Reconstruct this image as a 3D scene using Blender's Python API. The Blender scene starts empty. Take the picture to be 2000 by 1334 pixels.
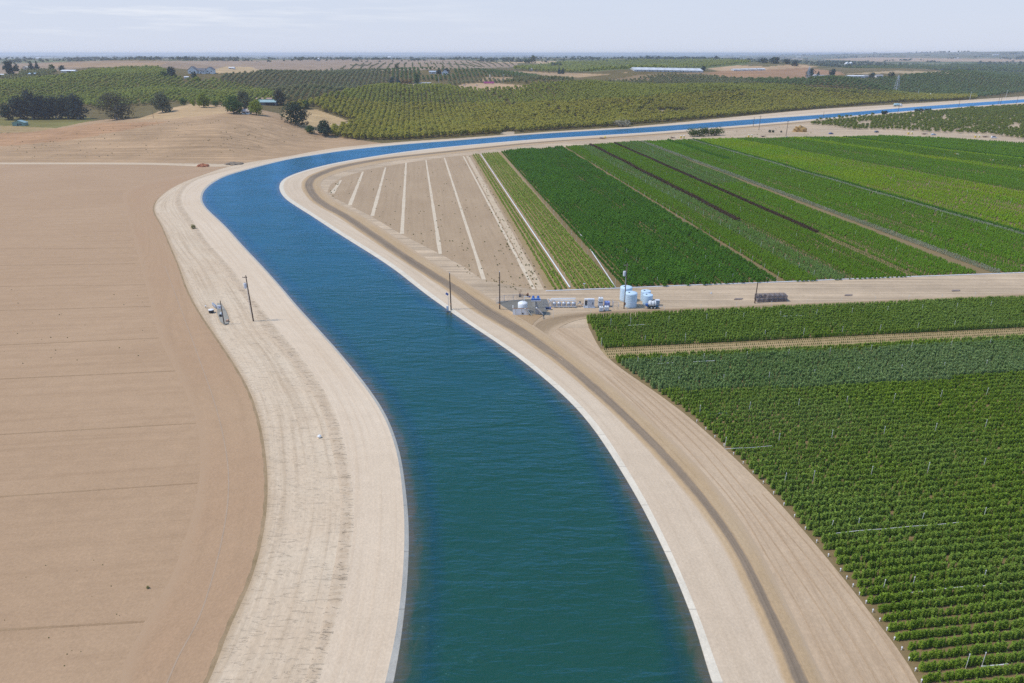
import bpy, bmesh, math, random
import numpy as np
from mathutils import Vector

SC = bpy.context.scene
COL = SC.collection
rnd = random.Random(7)
rng = np.random.default_rng(11)
R = math.radians

# ------------------------------------------------------------------ camera
F, H = 1333.0, 70.0
PITCH = math.atan(563.0 / F)                 # downward tilt, horizon near the top of the frame
cam_d = bpy.data.cameras.new('camera')
cam_d.sensor_width = 36.0
cam_d.lens = 36.0 * F / 2000.0
cam_d.clip_start, cam_d.clip_end = 0.5, 90000.0
cam = bpy.data.objects.new('camera', cam_d)
COL.objects.link(cam)
cam.location = (0, 0, H)
cam.rotation_euler = (math.pi / 2 - PITCH, 0, 0)
SC.camera = cam

# ------------------------------------------------------------------ sky, sun, exposure
SUN_EL, SUN_AZ = R(57), R(-94)               # azimuth from +Y towards +X
w = bpy.data.worlds.new("World")
SC.world = w
w.use_nodes = True
nt = w.node_tree
bg = nt.nodes['Background']
sky = nt.nodes.new('ShaderNodeTexSky')
sky.sky_type = 'NISHITA'
sky.sun_disc = False
sky.sun_elevation = SUN_EL
sky.sun_rotation = SUN_AZ
sky.altitude = 60
sky.air_density = 1.3
sky.dust_density = 0.15
sky.ozone_density = 3.5
tc = nt.nodes.new('ShaderNodeTexCoord')
mp = nt.nodes.new('ShaderNodeMapping')
mp.inputs['Scale'].default_value = (4.0, 4.0, 60.0)
nz = nt.nodes.new('ShaderNodeTexNoise')
nz.inputs['Scale'].default_value = 1.6
nz.inputs['Detail'].default_value = 7
nz.inputs['Roughness'].default_value = 0.62
rp = nt.nodes.new('ShaderNodeValToRGB')
rp.color_ramp.elements[0].position, rp.color_ramp.elements[1].position = 0.48, 0.74
sep = nt.nodes.new('ShaderNodeSeparateXYZ')
elv = nt.nodes.new('ShaderNodeValToRGB')     # a thin band of high cloud a few degrees above the horizon
e = elv.color_ramp.elements
e[0].position, e[0].color = 0.012, (0, 0, 0, 1)
e[1].position, e[1].color = 0.035, (1, 1, 1, 1)
e2 = e.new(0.30); e2.color = (0.55, 0.55, 0.55, 1)
e3 = e.new(0.8); e3.color = (0.1, 0.1, 0.1, 1)
azr = nt.nodes.new('ShaderNodeMapRange')
azr.inputs['From Min'].default_value, azr.inputs['From Max'].default_value = 0.05, -0.45
azr.inputs['To Min'].default_value, azr.inputs['To Max'].default_value = 0.04, 0.75
m1 = nt.nodes.new('ShaderNodeMath'); m1.operation = 'MULTIPLY'
m2 = nt.nodes.new('ShaderNodeMath'); m2.operation = 'MULTIPLY'
mix = nt.nodes.new('ShaderNodeMix'); mix.data_type = 'RGBA'
mix.inputs['B'].default_value = (5.9, 6.05, 6.35, 1)
L = nt.links.new
L(tc.outputs['Generated'], mp.inputs['Vector']); L(mp.outputs[0], nz.inputs['Vector'])
L(nz.outputs['Fac'], rp.inputs[0]); L(tc.outputs['Generated'], sep.inputs[0])
L(sep.outputs['Z'], elv.inputs[0]); L(sep.outputs['X'], azr.inputs['Value'])
L(rp.outputs['Color'], m1.inputs[0]); L(elv.outputs['Color'], m1.inputs[1])
L(m1.outputs[0], m2.inputs[0]); L(azr.outputs[0], m2.inputs[1])
L(m2.outputs[0], mix.inputs['Factor'])
vl = nt.nodes.new('ShaderNodeValToRGB')      # thin veil of high cloud, thickest low over the horizon
e = vl.color_ramp.elements
e[0].position, e[0].color = 0.0, (0.94, 0.94, 0.94, 1)
e[1].position, e[1].color = 1.0, (0.06, 0.06, 0.06, 1)
for p_, c_ in ((0.075, 0.93), (0.14, 0.80), (0.3, 0.52), (0.55, 0.12)):
    q_ = e.new(p_); q_.color = (c_, c_, c_, 1)
vm_ = nt.nodes.new('ShaderNodeMix'); vm_.data_type = 'RGBA'
vc = nt.nodes.new('ShaderNodeValToRGB')      # milky low down, clear blue higher up
e = vc.color_ramp.elements
e[0].position, e[0].color = 0.07, (0.41, 0.452, 0.553, 1)
e[1].position, e[1].color = 0.18, (0.20, 0.385, 0.80, 1)
vs_ = nt.nodes.new('ShaderNodeVectorMath'); vs_.operation = 'SCALE'
vs_.inputs['Scale'].default_value = 10.0
L(sep.outputs['Z'], vc.inputs[0]); L(vc.outputs['Color'], vs_.inputs[0]); L(vs_.outputs[0], vm_.inputs['B'])
L(sep.outputs['Z'], vl.inputs[0]); L(vl.outputs['Color'], vm_.inputs['Factor'])
L(sky.outputs[0], vm_.inputs['A']); L(vm_.outputs['Result'], mix.inputs['A'])
L(mix.outputs['Result'], bg.inputs['Color'])
bg.inputs['Strength'].default_value = 0.15

sd = bpy.data.lights.new('sun', 'SUN')
sd.energy = 3.0
sd.angle = R(7.0)
sd.color = (1.0, 0.945, 0.86)
sun = bpy.data.objects.new('sun', sd)
COL.objects.link(sun)
dvec = Vector((math.sin(SUN_AZ) * math.cos(SUN_EL), math.cos(SUN_AZ) * math.cos(SUN_EL), math.sin(SUN_EL)))
sun.rotation_euler = dvec.to_track_quat('Z', 'Y').to_euler()
sun.location = (-200, 100, 300)

SC.view_settings.view_transform = 'Standard'
SC.view_settings.look = 'None'
SC.view_settings.exposure = 0.05
SC.view_settings.gamma = 1.0
SC.view_settings.use_curve_mapping = False
SC.render.engine = 'CYCLES'
SC.cycles.use_denoising = False
SC.cycles.denoiser = 'OPENIMAGEDENOISE'
SC.cycles.denoising_input_passes = 'RGB_ALBEDO_NORMAL'
SC.cycles.denoising_prefilter = 'ACCURATE'
SC.cycles.max_bounces = 6
SC.cycles.sample_clamp_indirect = 4.0
SC.cycles.sample_clamp_direct = 3.0
SC.cycles.diffuse_bounces = 3
SC.cycles.glossy_bounces = 2
SC.cycles.transmission_bounces = 2
SC.cycles.volume_bounces = 1
SC.cycles.transparent_max_bounces = 4

HAZE_DENSITY = 0.00009
HAZE_COLOR = (0.86, 0.90, 1.0)

# ------------------------------------------------------------------ pixel of the photograph -> place in the world
CP, SP = math.cos(PITCH), math.sin(PITCH)


def ray(px, py):
    dx, dy = (px - 1000.0) / F, (667.0 - py) / F
    return np.array([dx, CP + dy * SP, -SP + dy * CP])


def P(px, py, z=0.0):
    d = ray(px, py)
    t = (z - H) / d[2]
    return Vector((d[0] * t, d[1] * t, z))


def proj(p):
    p = np.asarray(p, float)
    x, y, z = p[..., 0], p[..., 1], p[..., 2] - H
    f = y * CP - z * SP
    u = y * SP + z * CP
    f = np.where(f < 0.1, 0.1, f)
    return 1000 + F * x / f, 667 - F * u / f


def inpoly(px, py, poly):
    px, py = np.asarray(px), np.asarray(py)
    c = np.zeros(px.shape, bool)
    n = len(poly)
    j = n - 1
    for i in range(n):
        xi, yi = poly[i][0], poly[i][1]
        xj, yj = poly[j][0], poly[j][1]
        if yi != yj:
            c ^= ((yi > py) != (yj > py)) & (px < (xj - xi) * (py - yi) / (yj - yi) + xi)
        j = i
    return c


# farm grid: crop rows run along E2 in the far block and along E1 in the near block
GA = R(7.7)
E1 = np.array([math.cos(GA), math.sin(GA)])
E2 = np.array([-math.sin(GA), math.cos(GA)])
GN_ = R(7.0)
N1 = np.array([math.cos(GN_), math.sin(GN_)])
N2 = np.array([-math.sin(GN_), math.cos(GN_)])

# ------------------------------------------------------------------ the canal: matched cross sections, picked along both banks
RIGHT = [  # water edge, lip outer edge, road inner, road outer, shoulder
    [(1462, 1520), (1492, 1520), (1612, 1520), (1668, 1520), (1705, 1520)],
    [(1390, 1334), (1412, 1334), (1547, 1334), (1584, 1334), (1612, 1334)],
    [(1349, 1200), (1364, 1200), (1492, 1200), (1519, 1200), (1548, 1200)],
    [(1289, 1060), (1303, 1060), (1422, 1060), (1446, 1060), (1476, 1060)],
    [(1219, 930), (1234, 930), (1323, 930), (1348, 930), (1382, 930)],
    [(1129, 800), (1144, 800), (1195, 800), (1222, 800), (1250, 800)],
    [(1014, 700), (1028, 700), (1078, 700), (1107, 700), (1130, 700)],
    [(926, 640), (938, 640), (986, 640), (1026, 640), (1050, 640)],
    [(878, 608), (889, 606), (924, 605), (968, 605), (990, 603)],
    [(820, 566), (829, 563), (871, 563), (902, 561), (920, 558)],
    [(757, 517), (766, 514), (795, 514), (820, 512), (838, 508)],
    [(668, 461), (676, 458), (714, 458), (736, 455), (752, 450)],
    [(607, 421), (614, 418), (664, 423), (684, 420), (698, 416)],
    [(575, 401), (583, 398), (621, 400), (641, 396), (655, 392)],
    [(553, 384), (561, 382), (600, 380), (620, 377), (634, 374)],
    [(545, 365), (553, 364), (593, 361), (613, 360), (626, 360)],
    [(556, 348), (563, 348), (601, 347), (621, 348), (633, 350)],
    [(598, 332), (603, 333), (622, 336), (640, 339), (650, 342)],
    [(660, 317), (664, 318.5), (664, 322.5), (678, 326.5), (690, 330)],
    [(740, 303.5), (743, 305), (742, 309), (750, 312.5), (758, 316)],
    [(800, 295), (802, 296.5), (802, 302.5), (806, 305.5), (812, 309)],
    [(880, 286), (882, 287.2), (882, 294), (884, 297), (888, 300)],
    [(1050, 271.5), (1050, 272.6), (1050, 277), (1050, 279.5), (1051, 282)],
    [(1200, 262.5), (1200, 263.6), (1200, 267), (1200, 269), (1200, 271)],
    [(1300, 256), (1300, 257), (1300, 260), (1300, 262), (1300, 264)],
    [(1450, 244.5), (1450, 245.5), (1450, 248), (1450, 250), (1450, 252)],
    [(1600, 231.6), (1600, 232.5), (1600, 235), (1600, 236.5), (1600, 238)],
    [(1800, 214.5), (1800, 215.3), (1800, 217), (1800, 218), (1800, 219)],
    [(2000, 200), (2000, 200.7), (2000, 202), (2000, 203), (2000, 204)],
    [(2200, 185.5), (2200, 186.2), (2200, 187.3), (2200, 188), (2200, 189)],
]
LEFT = [  # water edge, lip outer edge, upper edge of the worn slope, lower edge of it, field side
    [(728, 1520), (706, 1520), (548, 1520), (516, 1520), (310, 1520)],
    [(769, 1334), (752, 1334), (622, 1334), (592, 1334), (407, 1334)],
    [(786, 1230), (774, 1230), (653, 1230), (627, 1230), (447, 1230)],
    [(796, 1130), (786, 1130), (679, 1130), (648, 1130), (492, 1130)],
    [(799, 1040), (790, 1040), (690, 1040), (663, 1040), (515, 1040)],
    [(793, 960), (786, 960), (690, 960), (664, 960), (523, 960)],
    [(780, 880), (774, 880), (676, 880), (649, 880), (518, 880)],
    [(754, 810), (748, 810), (656, 810), (631, 810), (504, 810)],
    [(714, 750), (708, 750), (626, 750), (598, 750), (481, 750)],
    [(665, 690), (660, 690), (584, 690), (557, 690), (444, 690)],
    [(620, 640), (615, 640), (540, 640), (512, 640), (410, 640)],
    [(583, 600), (578, 600), (510, 600), (490, 600), (384, 600)],
    [(549, 560), (545, 560), (479, 560), (461, 560), (364, 560)],
    [(513, 520), (509, 520), (450, 520), (434, 520), (350, 520)],
    [(475, 480), (471, 480), (412, 480), (397, 480), (333, 480)],
    [(439, 440), (435, 440), (384, 440), (368, 440), (316, 440)],
    [(402, 405), (398, 405), (362, 408), (347, 411), (302, 415)],
    [(395, 385), (391, 385), (355, 388), (341, 391), (303, 398)],
    [(405, 366), (401, 365), (362, 368), (350, 370), (315, 382)],
    [(436, 346), (432, 345), (388, 350), (376, 351), (345, 362)],
    [(488, 330), (485, 328.5), (442, 334), (430, 335.5), (392, 343)],
    [(560, 312), (556, 310.5), (526, 314), (515, 316), (462, 321)],
    [(620, 302), (617, 300.5), (600, 301.5), (592, 302), (560, 306)],
    [(690, 292), (688, 290.5), (680, 289.5), (675, 289), (660, 288)],
    [(800, 281), (800, 279.6), (800, 278), (800, 277.5), (800, 276)],
    [(897, 274), (897, 272.8), (897, 271.8), (897, 271.4), (897, 270)],
    [(1050, 262), (1050, 261), (1050, 260), (1050, 259.6), (1050, 258.6)],
    [(1200, 253), (1200, 252), (1200, 251), (1200, 250.6), (1200, 249.6)],
    [(1300, 246), (1300, 245), (1300, 243.5), (1300, 243), (1300, 241.8)],
    [(1450, 234.5), (1450, 233.6), (1450, 231), (1450, 230), (1450, 227)],
    [(1600, 224.5), (1600, 223.6), (1600, 220), (1600, 218), (1600, 213)],
    [(1800, 208), (1800, 207.2), (1800, 204.5), (1800, 203.5), (1800, 201)],
    [(2000, 194), (2000, 193.2), (2000, 191), (2000, 190), (2000, 188)],
    [(2200, 180), (2200, 179.2), (2200, 177), (2200, 176), (2200, 174.5)],
]
ZW = 0.12
ZR = [ZW, 0.55, 0.50, 0.46, 0.05]
ZL = [ZW, 0.55, 0.50, 0.32, 0.05]


def catmull(pts, n):
    pts = np.asarray(pts, float)
    q = np.vstack([2 * pts[0] - pts[1], pts, 2 * pts[-1] - pts[-2]])
    out = []
    for i in range(1, len(q) - 2):
        p0, p1, p2, p3 = q[i - 1], q[i], q[i + 1], q[i + 2]
        for k in range(n):
            t = k / n
            out.append(0.5 * ((2 * p1) + (-p0 + p2) * t + (2 * p0 - 5 * p1 + 4 * p2 - p3) * t * t + (-p0 + 3 * p1 - 3 * p2 + p3) * t ** 3))
    out.append(pts[-1])
    return np.array(out)


def smooth(a, k=2):
    a = a.copy()
    for _ in range(k):
        a[1:-1] = 0.25 * a[:-2] + 0.5 * a[1:-1] + 0.25 * a[2:]
    return a


def columns(rows, zs):
    res = []
    for c in range(len(zs)):
        pts = np.array([P(*r[c], zs[c]) for r in rows])
        res.append(smooth(catmull(smooth(pts, 1) if False else pts, 8), 6))
    return res


CR = columns(RIGHT, ZR)
CL = columns(LEFT, ZL)


def poly_dist(x, y, line):
    """distance from many points to a polyline"""
    best = np.full(x.shape, 1e9)
    for i in range(len(line) - 1):
        ax, ay = line[i][0], line[i][1]
        bx, by = line[i + 1][0] - ax, line[i + 1][1] - ay
        L2 = bx * bx + by * by + 1e-9
        t = np.clip(((x - ax) * bx + (y - ay) * by) / L2, 0, 1)
        best = np.minimum(best, (x - ax - t * bx) ** 2 + (y - ay - t * by) ** 2)
    return np.sqrt(best)


# ------------------------------------------------------------------ relief beyond the canal
CTRL = [  # (px, py, forward distance)
    (-60, 275, 590), (0, 268, 600), (100, 256, 615), (250, 232, 640), (335, 233, 632), (425, 227, 632), (350, 209, 715), (425, 208, 715), (285, 226, 715), (500, 222, 650), (560, 236, 640), (600, 250, 620), (640, 266, 600),
    (100, 240, 700), (0, 236, 700), (190, 236, 690), (620, 225, 720), (690, 238, 720),
    (-60, 215, 800), (0, 215, 790), (100, 215, 790), (200, 212, 800), (330, 205, 800), (560, 205, 780),
    (0, 190, 920), (100, 182, 950), (200, 182, 960), (300, 172, 1000), (420, 180, 950), (540, 196, 860), (660, 200, 880),
    (-60, 160, 1150), (0, 158, 1150), (150, 143, 1250), (300, 132, 1350), (400, 148, 1180), (470, 160, 1120), (600, 168, 1130), (480, 141, 1420), (600, 139, 1500), (720, 140, 1500),
    (700, 172, 1080), (700, 215, 900), (780, 195, 1000), (900, 172, 1090), (830, 164, 1130), (1000, 168, 1090), (940, 166, 1130), (1150, 164, 1200), (1300, 170, 1150), (1060, 205, 900), (1250, 200, 960),
    (1400, 178, 1100), (1450, 167, 1180), (1600, 178, 1150), (1700, 190, 1150), (1620, 200, 1050), (1840, 192, 1250),
    (1180, 158, 1350), (1330, 152, 1400), (1450, 160, 1300), (1040, 152, 1400), (900, 140, 1500), (1060, 146, 1600), (800, 139, 1600),
    (1560, 156, 1500), (1700, 155, 1600), (1850, 160, 1650), (2000, 160, 1700), (2100, 165, 1650), (1720, 178, 1400), (1900, 178, 1500), (2000, 176, 1480),
    (1400, 146, 1800), (1500, 142, 1900), (1560, 131, 2100), (1480, 126, 2300), (1400, 127, 2200), (1640, 144, 2000), (1800, 142, 2300), (2000, 146, 2200),
    (0, 125, 2200), (200, 122, 2300), (400, 124, 2200), (600, 121, 2500), (700, 121, 2500), (900, 121, 2700), (1000, 124, 2400), (1100, 121, 3000), (1200, 119, 3200), (1350, 117, 3300), (1280, 134, 2300),
    (1400, 116, 4200), (1700, 130, 3200), (1900, 128, 3400), (1700, 118, 5200), (1900, 115, 5600), (1600, 118, 5000), (2000, 114, 5600),
    (1750, 103.5, 12000), (1900, 101.5, 12000), (2000, 100.5, 12000), (2150, 100.0, 12000),
    (0, 115, 5200), (300, 115, 5200), (600, 115.5, 5200), (900, 115.5, 5200), (1200, 114, 5500),
]
cx, cy, cz = [], [], []
for (a, b, Y) in CTRL:
    d = ray(a, b); t = Y / d[1]
    cx.append(d[0] * t); cy.append(Y); cz.append(H + d[2] * t)
for az in (-44, -30, -15, 0, 15):
    for rr, zz in ((9000, 4), (16000, 4), (30000, 2)):
        cx.append(rr * math.sin(R(az))); cy.append(rr * math.cos(R(az))); cz.append(zz)
for az in (25, 36, 44):
    cx.append(30000 * math.sin(R(az))); cy.append(30000 * math.cos(R(az))); cz.append(40)
cx, cy, cz = map(np.array, (cx, cy, cz))


def uv_(x, y):
    r = np.hypot(x, y) + 1e-6
    th = np.clip(np.degrees(np.arctan2(x, y)), -46, 46)
    return th / 4.0, np.log(r) / 0.10


cu, cv = uv_(cx, cy)
KC = 0.9
PHI = np.sqrt((cu[:, None] - cu[None]) ** 2 + (cv[:, None] - cv[None]) ** 2 + KC ** 2)
ZM = cz.mean()
WGT = np.linalg.solve(PHI - 0.02 * np.eye(len(cu)), cz - ZM)

# everything on the near side of this line (fields, canal, banks) is flat
FLAT = [tuple(P(-500, 318)[:2]), tuple(P(-200, 318)[:2]), tuple(P(0, 318)[:2]), tuple(P(200, 318.5)[:2]), tuple(P(400, 319)[:2])]
FLAT += [tuple(q[:2]) for q in CL[4][21 * 8::4]]
FLATPOLY = FLAT + [(4000, FLAT[-1][1] + 500), (4000, -2000), (-4000, -2000), (-4000, FLAT[0][1])]


BUMPS = [(-300, 1130, -7, 90), (-160, 1200, -6, 90), (20, 1230, -6, 90), (-420, 1010, -4, 60), (-150, 980, 8, 70), (70, 1030, 9, 75), (300, 1010, 8, 80), (560, 1130, 9, 85), (-330, 1180, 9, 90), (-520, 1000, 8, 80), (-720, 1100, 9, 95), (200, 1380, 9, 90), (480, 1420, 9, 100), (-100, 1380, 8, 95), (820, 1560, 9, 120), (-420, 860, 6, 60), (-640, 860, 6, 70), (-250, 860, 5, 60), (140, 870, 5, 60), (420, 950, 5, 60), (-900, 1500, 9, 130), (700, 1900, 10, 140), (1050, 1800, 9, 150)]


def terrain(x, y):
    x, y = np.atleast_1d(np.asarray(x, float)), np.atleast_1d(np.asarray(y, float))
    z = np.zeros(x.shape)
    out = ~inpoly(x, y, FLATPOLY) & (y > 0)
    if out.any():
        xo, yo = x[out], y[out]
        u, v = uv_(xo, yo)
        h = np.full(xo.shape, ZM)
        for k in range(len(cu)):
            h += WGT[k] * np.sqrt((u - cu[k]) ** 2 + (v - cv[k]) ** 2 + KC ** 2)
        for bx_, by_, bh_, bs_ in BUMPS:
            h += 1.7 * bh_ * np.exp(-((xo - bx_) ** 2 + (yo - by_) ** 2) / (2 * bs_ * bs_))
        d = poly_dist(xo, yo, FLAT)
        far = np.clip((np.hypot(xo, yo) - 3500) / 3000, 0, 1)
        m = np.clip(d / 110.0, 0, 1)
        m = m * m * (3 - 2 * m)
        roll = np.clip((np.hypot(xo, yo) - 620) / 300, 0, 1) * (4.2 * np.sin(xo / 75 + 1.3) * np.sin(yo / 88 + 0.4) + 2.0 * np.sin(xo / 160 + yo / 120)) + 0.8 * np.sin(xo / 33 + yo / 41)
        z[out] = (h + roll * (1 - far)) * m
    return z


def tz(x, y):
    return float(terrain(x, y)[0])


def at(px, py):
    """the place on the land that the pixel shows"""
    d = ray(px, py)
    t = np.geomspace(60, 30000, 1500)
    g = terrain(d[0] * t, d[1] * t)
    below = (H + d[2] * t) < g
    k = int(np.argmax(below)) if below.any() else len(t) - 1
    a, b = t[max(k - 1, 0)], t[k]
    tt = np.linspace(a, b, 12)
    g = terrain(d[0] * tt, d[1] * tt)
    bl = (H + d[2] * tt) < g
    q = tt[int(np.argmax(bl))] if bl.any() else b
    x, y = d[0] * q, d[1] * q
    return Vector((x, y, tz(x, y)))


def mpp(p):
    """metres per photograph pixel at a place"""
    return (p[1] * CP - (p[2] - H) * SP) / F

# ------------------------------------------------------------------ materials
MATS = {}


def new_mat(name):
    m = bpy.data.materials.new(name)
    m.use_nodes = True
    t = m.node_tree
    return m, t, t.nodes['Principled BSDF']


def node(t, kind, **kw):
    n = t.nodes.new(kind)
    for k, v in kw.items():
        setattr(n, k, v)
    return n


def noise(t, vec, scale, detail=4, rough=0.55, dist=0.0):
    n = node(t, 'ShaderNodeTexNoise')
    n.inputs['Scale'].default_value = scale
    n.inputs['Detail'].default_value = detail
    n.inputs['Roughness'].default_value = rough
    n.inputs['Distortion'].default_value = dist
    t.links.new(vec, n.inputs['Vector'])
    return n.outputs['Fac']


def mapping(t, vec, scale=(1, 1, 1), rot=0.0, loc=(0, 0, 0)):
    n = node(t, 'ShaderNodeMapping')
    n.inputs['Scale'].default_value = scale
    n.inputs['Rotation'].default_value = (0, 0, rot)
    n.inputs['Location'].default_value = loc
    t.links.new(vec, n.inputs['Vector'])
    return n.outputs[0]


def mixc(t, fac, a, b, mode='MIX'):
    n = node(t, 'ShaderNodeMix', data_type='RGBA', blend_type=mode)
    for s, v in (('Factor', fac), ('A', a), ('B', b)):
        if hasattr(v, 'links') or isinstance(v, bpy.types.NodeSocket):
            t.links.new(v, n.inputs[s])
        elif isinstance(v, tuple):
            n.inputs[s].default_value = (*v, 1) if len(v) == 3 else v
        else:
            n.inputs[s].default_value = v
    return n.outputs['Result']


def ramp(t, fac, lo, hi, a=0.0, b=1.0):
    n = node(t, 'ShaderNodeMapRange')
    n.inputs['From Min'].default_value, n.inputs['From Max'].default_value = lo, hi
    n.inputs['To Min'].default_value, n.inputs['To Max'].default_value = a, b
    t.links.new(fac, n.inputs['Value'])
    return n.outputs[0]


def math_(t, op, a, b=0.0):
    n = node(t, 'ShaderNodeMath', operation=op)
    for i, v in enumerate((a, b)):
        if isinstance(v, bpy.types.NodeSocket):
            t.links.new(v, n.inputs[i])
        else:
            n.inputs[i].default_value = v
    return n.outputs[0]


def bump(t, h, strength, dist):
    n = node(t, 'ShaderNodeBump')
    n.inputs['Strength'].default_value = strength
    n.inputs['Distance'].default_value = dist
    t.links.new(h, n.inputs['Height'])
    return n.outputs[0]


def obj_vec(t):
    return node(t, 'ShaderNodeTexCoord').outputs['Object']


def uv_vec(t):
    return node(t, 'ShaderNodeTexCoord').outputs['UV']


def paint(name, col, rough=0.5, metal=0.0, var=0.12, scale=2.0):
    """painted, plastic, metal or wood skin with a little wear"""
    if name in MATS:
        return MATS[name]
    m, t, b = new_mat(name)
    v = obj_vec(t)
    f = noise(t, v, scale, 5, 0.6)
    lo = tuple(c * (1 - var) for c in col)
    hi = tuple(min(1, c * (1 + var)) for c in col)
    t.links.new(mixc(t, ramp(t, f, 0.3, 0.7), lo, hi), b.inputs['Base Color'])
    b.inputs['Roughness'].default_value = rough
    b.inputs['Metallic'].default_value = metal
    MATS[name] = m
    return m


WARM = (1.05, 0.975, 0.815)                   # this valley's sand is a warm buff


def earth(name, c1, c2, c3, c4=None, uv=False, streak=(0.02, 0.9), big=0.03, fine=2.2, amount=0.6, rot=0.0, bmp=0.4, marks=0.0, edge0=None, edge1=None, ew=0.2, joints=0.0):
    """bare soil: broad tone, streaks along the working direction, fine grain"""
    c1, c2, c3, c4, edge0, edge1 = (tuple(x * k for x, k in zip(c, WARM)) if c else None for c in (c1, c2, c3, c4, edge0, edge1))
    m, t, b = new_mat(name)
    v = uv_vec(t) if uv else mapping(t, obj_vec(t), (1, 1, 1), -rot)
    f1 = noise(t, v, big, 4, 0.6, 0.6)
    col = mixc(t, ramp(t, f1, 0.32, 0.68), c1, c2)
    s = mapping(t, v, (streak[0], streak[1], 1))
    f2 = noise(t, s, 1.0, 6, 0.62, 0.3)
    col = mixc(t, math_(t, 'MULTIPLY', ramp(t, f2, 0.46, 0.72), amount), col, c3)
    f3 = noise(t, v, fine, 5, 0.65)
    g = ramp(t, f3, 0.25, 0.75, 0.86, 1.12)
    f5 = noise(t, v, 0.35, 5, 0.7, 0.5)
    g = math_(t, 'MULTIPLY', g, ramp(t, f5, 0.25, 0.75, 0.93, 1.06))
    gc = node(t, 'ShaderNodeCombineColor')
    for k in range(3):
        t.links.new(g, gc.inputs[k])
    col = mixc(t, 1.0, col, gc.outputs[0], 'MULTIPLY')
    if c4:
        f4 = noise(t, v, 0.5, 7, 0.75, 0.4)
        col = mixc(t, ramp(t, f4, 0.63, 0.74, 0.0, 0.7), col, c4)
    h = math_(t, 'ADD', math_(t, 'MULTIPLY', f2, 0.8), math_(t, 'MULTIPLY', f3, 0.35))
    if marks > 0:                            # cleat marks across the working direction
        s2 = mapping(t, v, (1.9, 0.42, 1))
        f6 = noise(t, s2, 1.0, 4, 0.7, 1.2)
        k6 = ramp(t, f6, 0.58, 0.72)
        col = mixc(t, math_(t, 'MULTIPLY', k6, marks), col, tuple(c * 0.78 for c in c3))
        h = math_(t, 'SUBTRACT', h, math_(t, 'MULTIPLY', k6, 0.8))
    if edge0 or edge1:                       # ragged, blended margins
        ac = node(t, 'ShaderNodeAttribute', attribute_name='across').outputs['Fac']
        rg = noise(t, mapping(t, v, (0.06, 0.5, 1)), 1.0, 5, 0.7, 0.6)
        rg2 = noise(t, v, 0.9, 5, 0.7, 0.4)
        wob = math_(t, 'ADD', math_(t, 'MULTIPLY', math_(t, 'SUBTRACT', rg, 0.5), ew * 1.5), math_(t, 'MULTIPLY', math_(t, 'SUBTRACT', rg2, 0.5), ew * 1.2))
        if edge0:
            col = mixc(t, ramp(t, math_(t, 'ADD', ac, wob), ew * 1.1, 0.0), col, edge0)
        if edge1:
            col = mixc(t, ramp(t, math_(t, 'SUBTRACT', ac, wob), 1 - ew * 1.1, 1.0), col, edge1)
    if joints:                               # cast joints across the strip
        sx = node(t, 'ShaderNodeSeparateXYZ')
        t.links.new(v, sx.inputs[0])
        fr = math_(t, 'FRACT', math_(t, 'DIVIDE', sx.outputs[0], joints))
        jm = math_(t, 'LESS_THAN', fr, 0.10 / joints * 2.2)
        col = mixc(t, math_(t, 'MULTIPLY', jm, 0.35), col, (0.16, 0.14, 0.12))
    t.links.new(col, b.inputs['Base Color'])
    b.inputs['Roughness'].default_value = 0.95
    b.inputs['Specular IOR Level'].default_value = 0.1
    t.links.new(bump(t, h, bmp, 0.25), b.inputs['Normal'])
    return m


LEAF_GAIN = 2.4                              # single-leaf colour: reflected plus transmitted light


def leafy(name, c1, c2, c3, transl=0.42, nscale=0.35, rv=0.5):
    """foliage: tone drifts within a plant, between plants and between places in the field"""
    c1, c2, c3 = (tuple(min(0.6, x * LEAF_GAIN) for x in c) for c in (c1, c2, c3))
    m, t, b = new_mat(name)
    oi = node(t, 'ShaderNodeObjectInfo')
    geo = node(t, 'ShaderNodeNewGeometry')
    f = noise(t, geo.outputs['Position'], nscale, 3, 0.6)
    f2 = noise(t, geo.outputs['Position'], 0.025, 3, 0.6)
    k = math_(t, 'ADD', math_(t, 'MULTIPLY', oi.outputs['Random'], rv), math_(t, 'MULTIPLY', ramp(t, f, 0.3, 0.7), 1 - rv))
    col = mixc(t, k, c1, c2)
    col = mixc(t, ramp(t, f2, 0.40, 0.68, 0.0, 0.75), col, c3)
    t.links.new(col, b.inputs['Base Color'])
    b.inputs['Roughness'].default_value = 0.7
    b.inputs['Specular IOR Level'].default_value = 0.04
    tr = node(t, 'ShaderNodeBsdfTranslucent')
    t.links.new(col, tr.inputs['Color'])
    mx = node(t, 'ShaderNodeMixShader')
    mx.inputs[0].default_value = transl
    t.links.new(b.outputs[0], mx.inputs[1])
    t.links.new(tr.outputs[0], mx.inputs[2])
    t.links.new(mx.outputs[0], t.nodes['Material Output'].inputs['Surface'])
    return m


# ------------------------------------------------------------------ object helpers
def tag(o, label, cat=None, group=None, kind=None):
    o['label'] = label
    if cat:
        o['category'] = cat
    if group:
        o['group'] = group
    if kind:
        o['kind'] = kind
    return o


def link(name, me, mat=None, parent=None):
    o = bpy.data.objects.new(name, me)
    COL.objects.link(o)
    if mat is not None and me is not None:
        me.materials.append(mat)
    if parent is not None:
        o.parent = parent
    return o


def thing(name, label, cat, loc, rz=0.0, group=None):
    o = bpy.data.objects.new(name, None)
    o.empty_display_size = 0.3
    COL.objects.link(o)
    o.location = loc
    o.rotation_euler = (0, 0, rz)
    return tag(o, label, cat, group)


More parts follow.
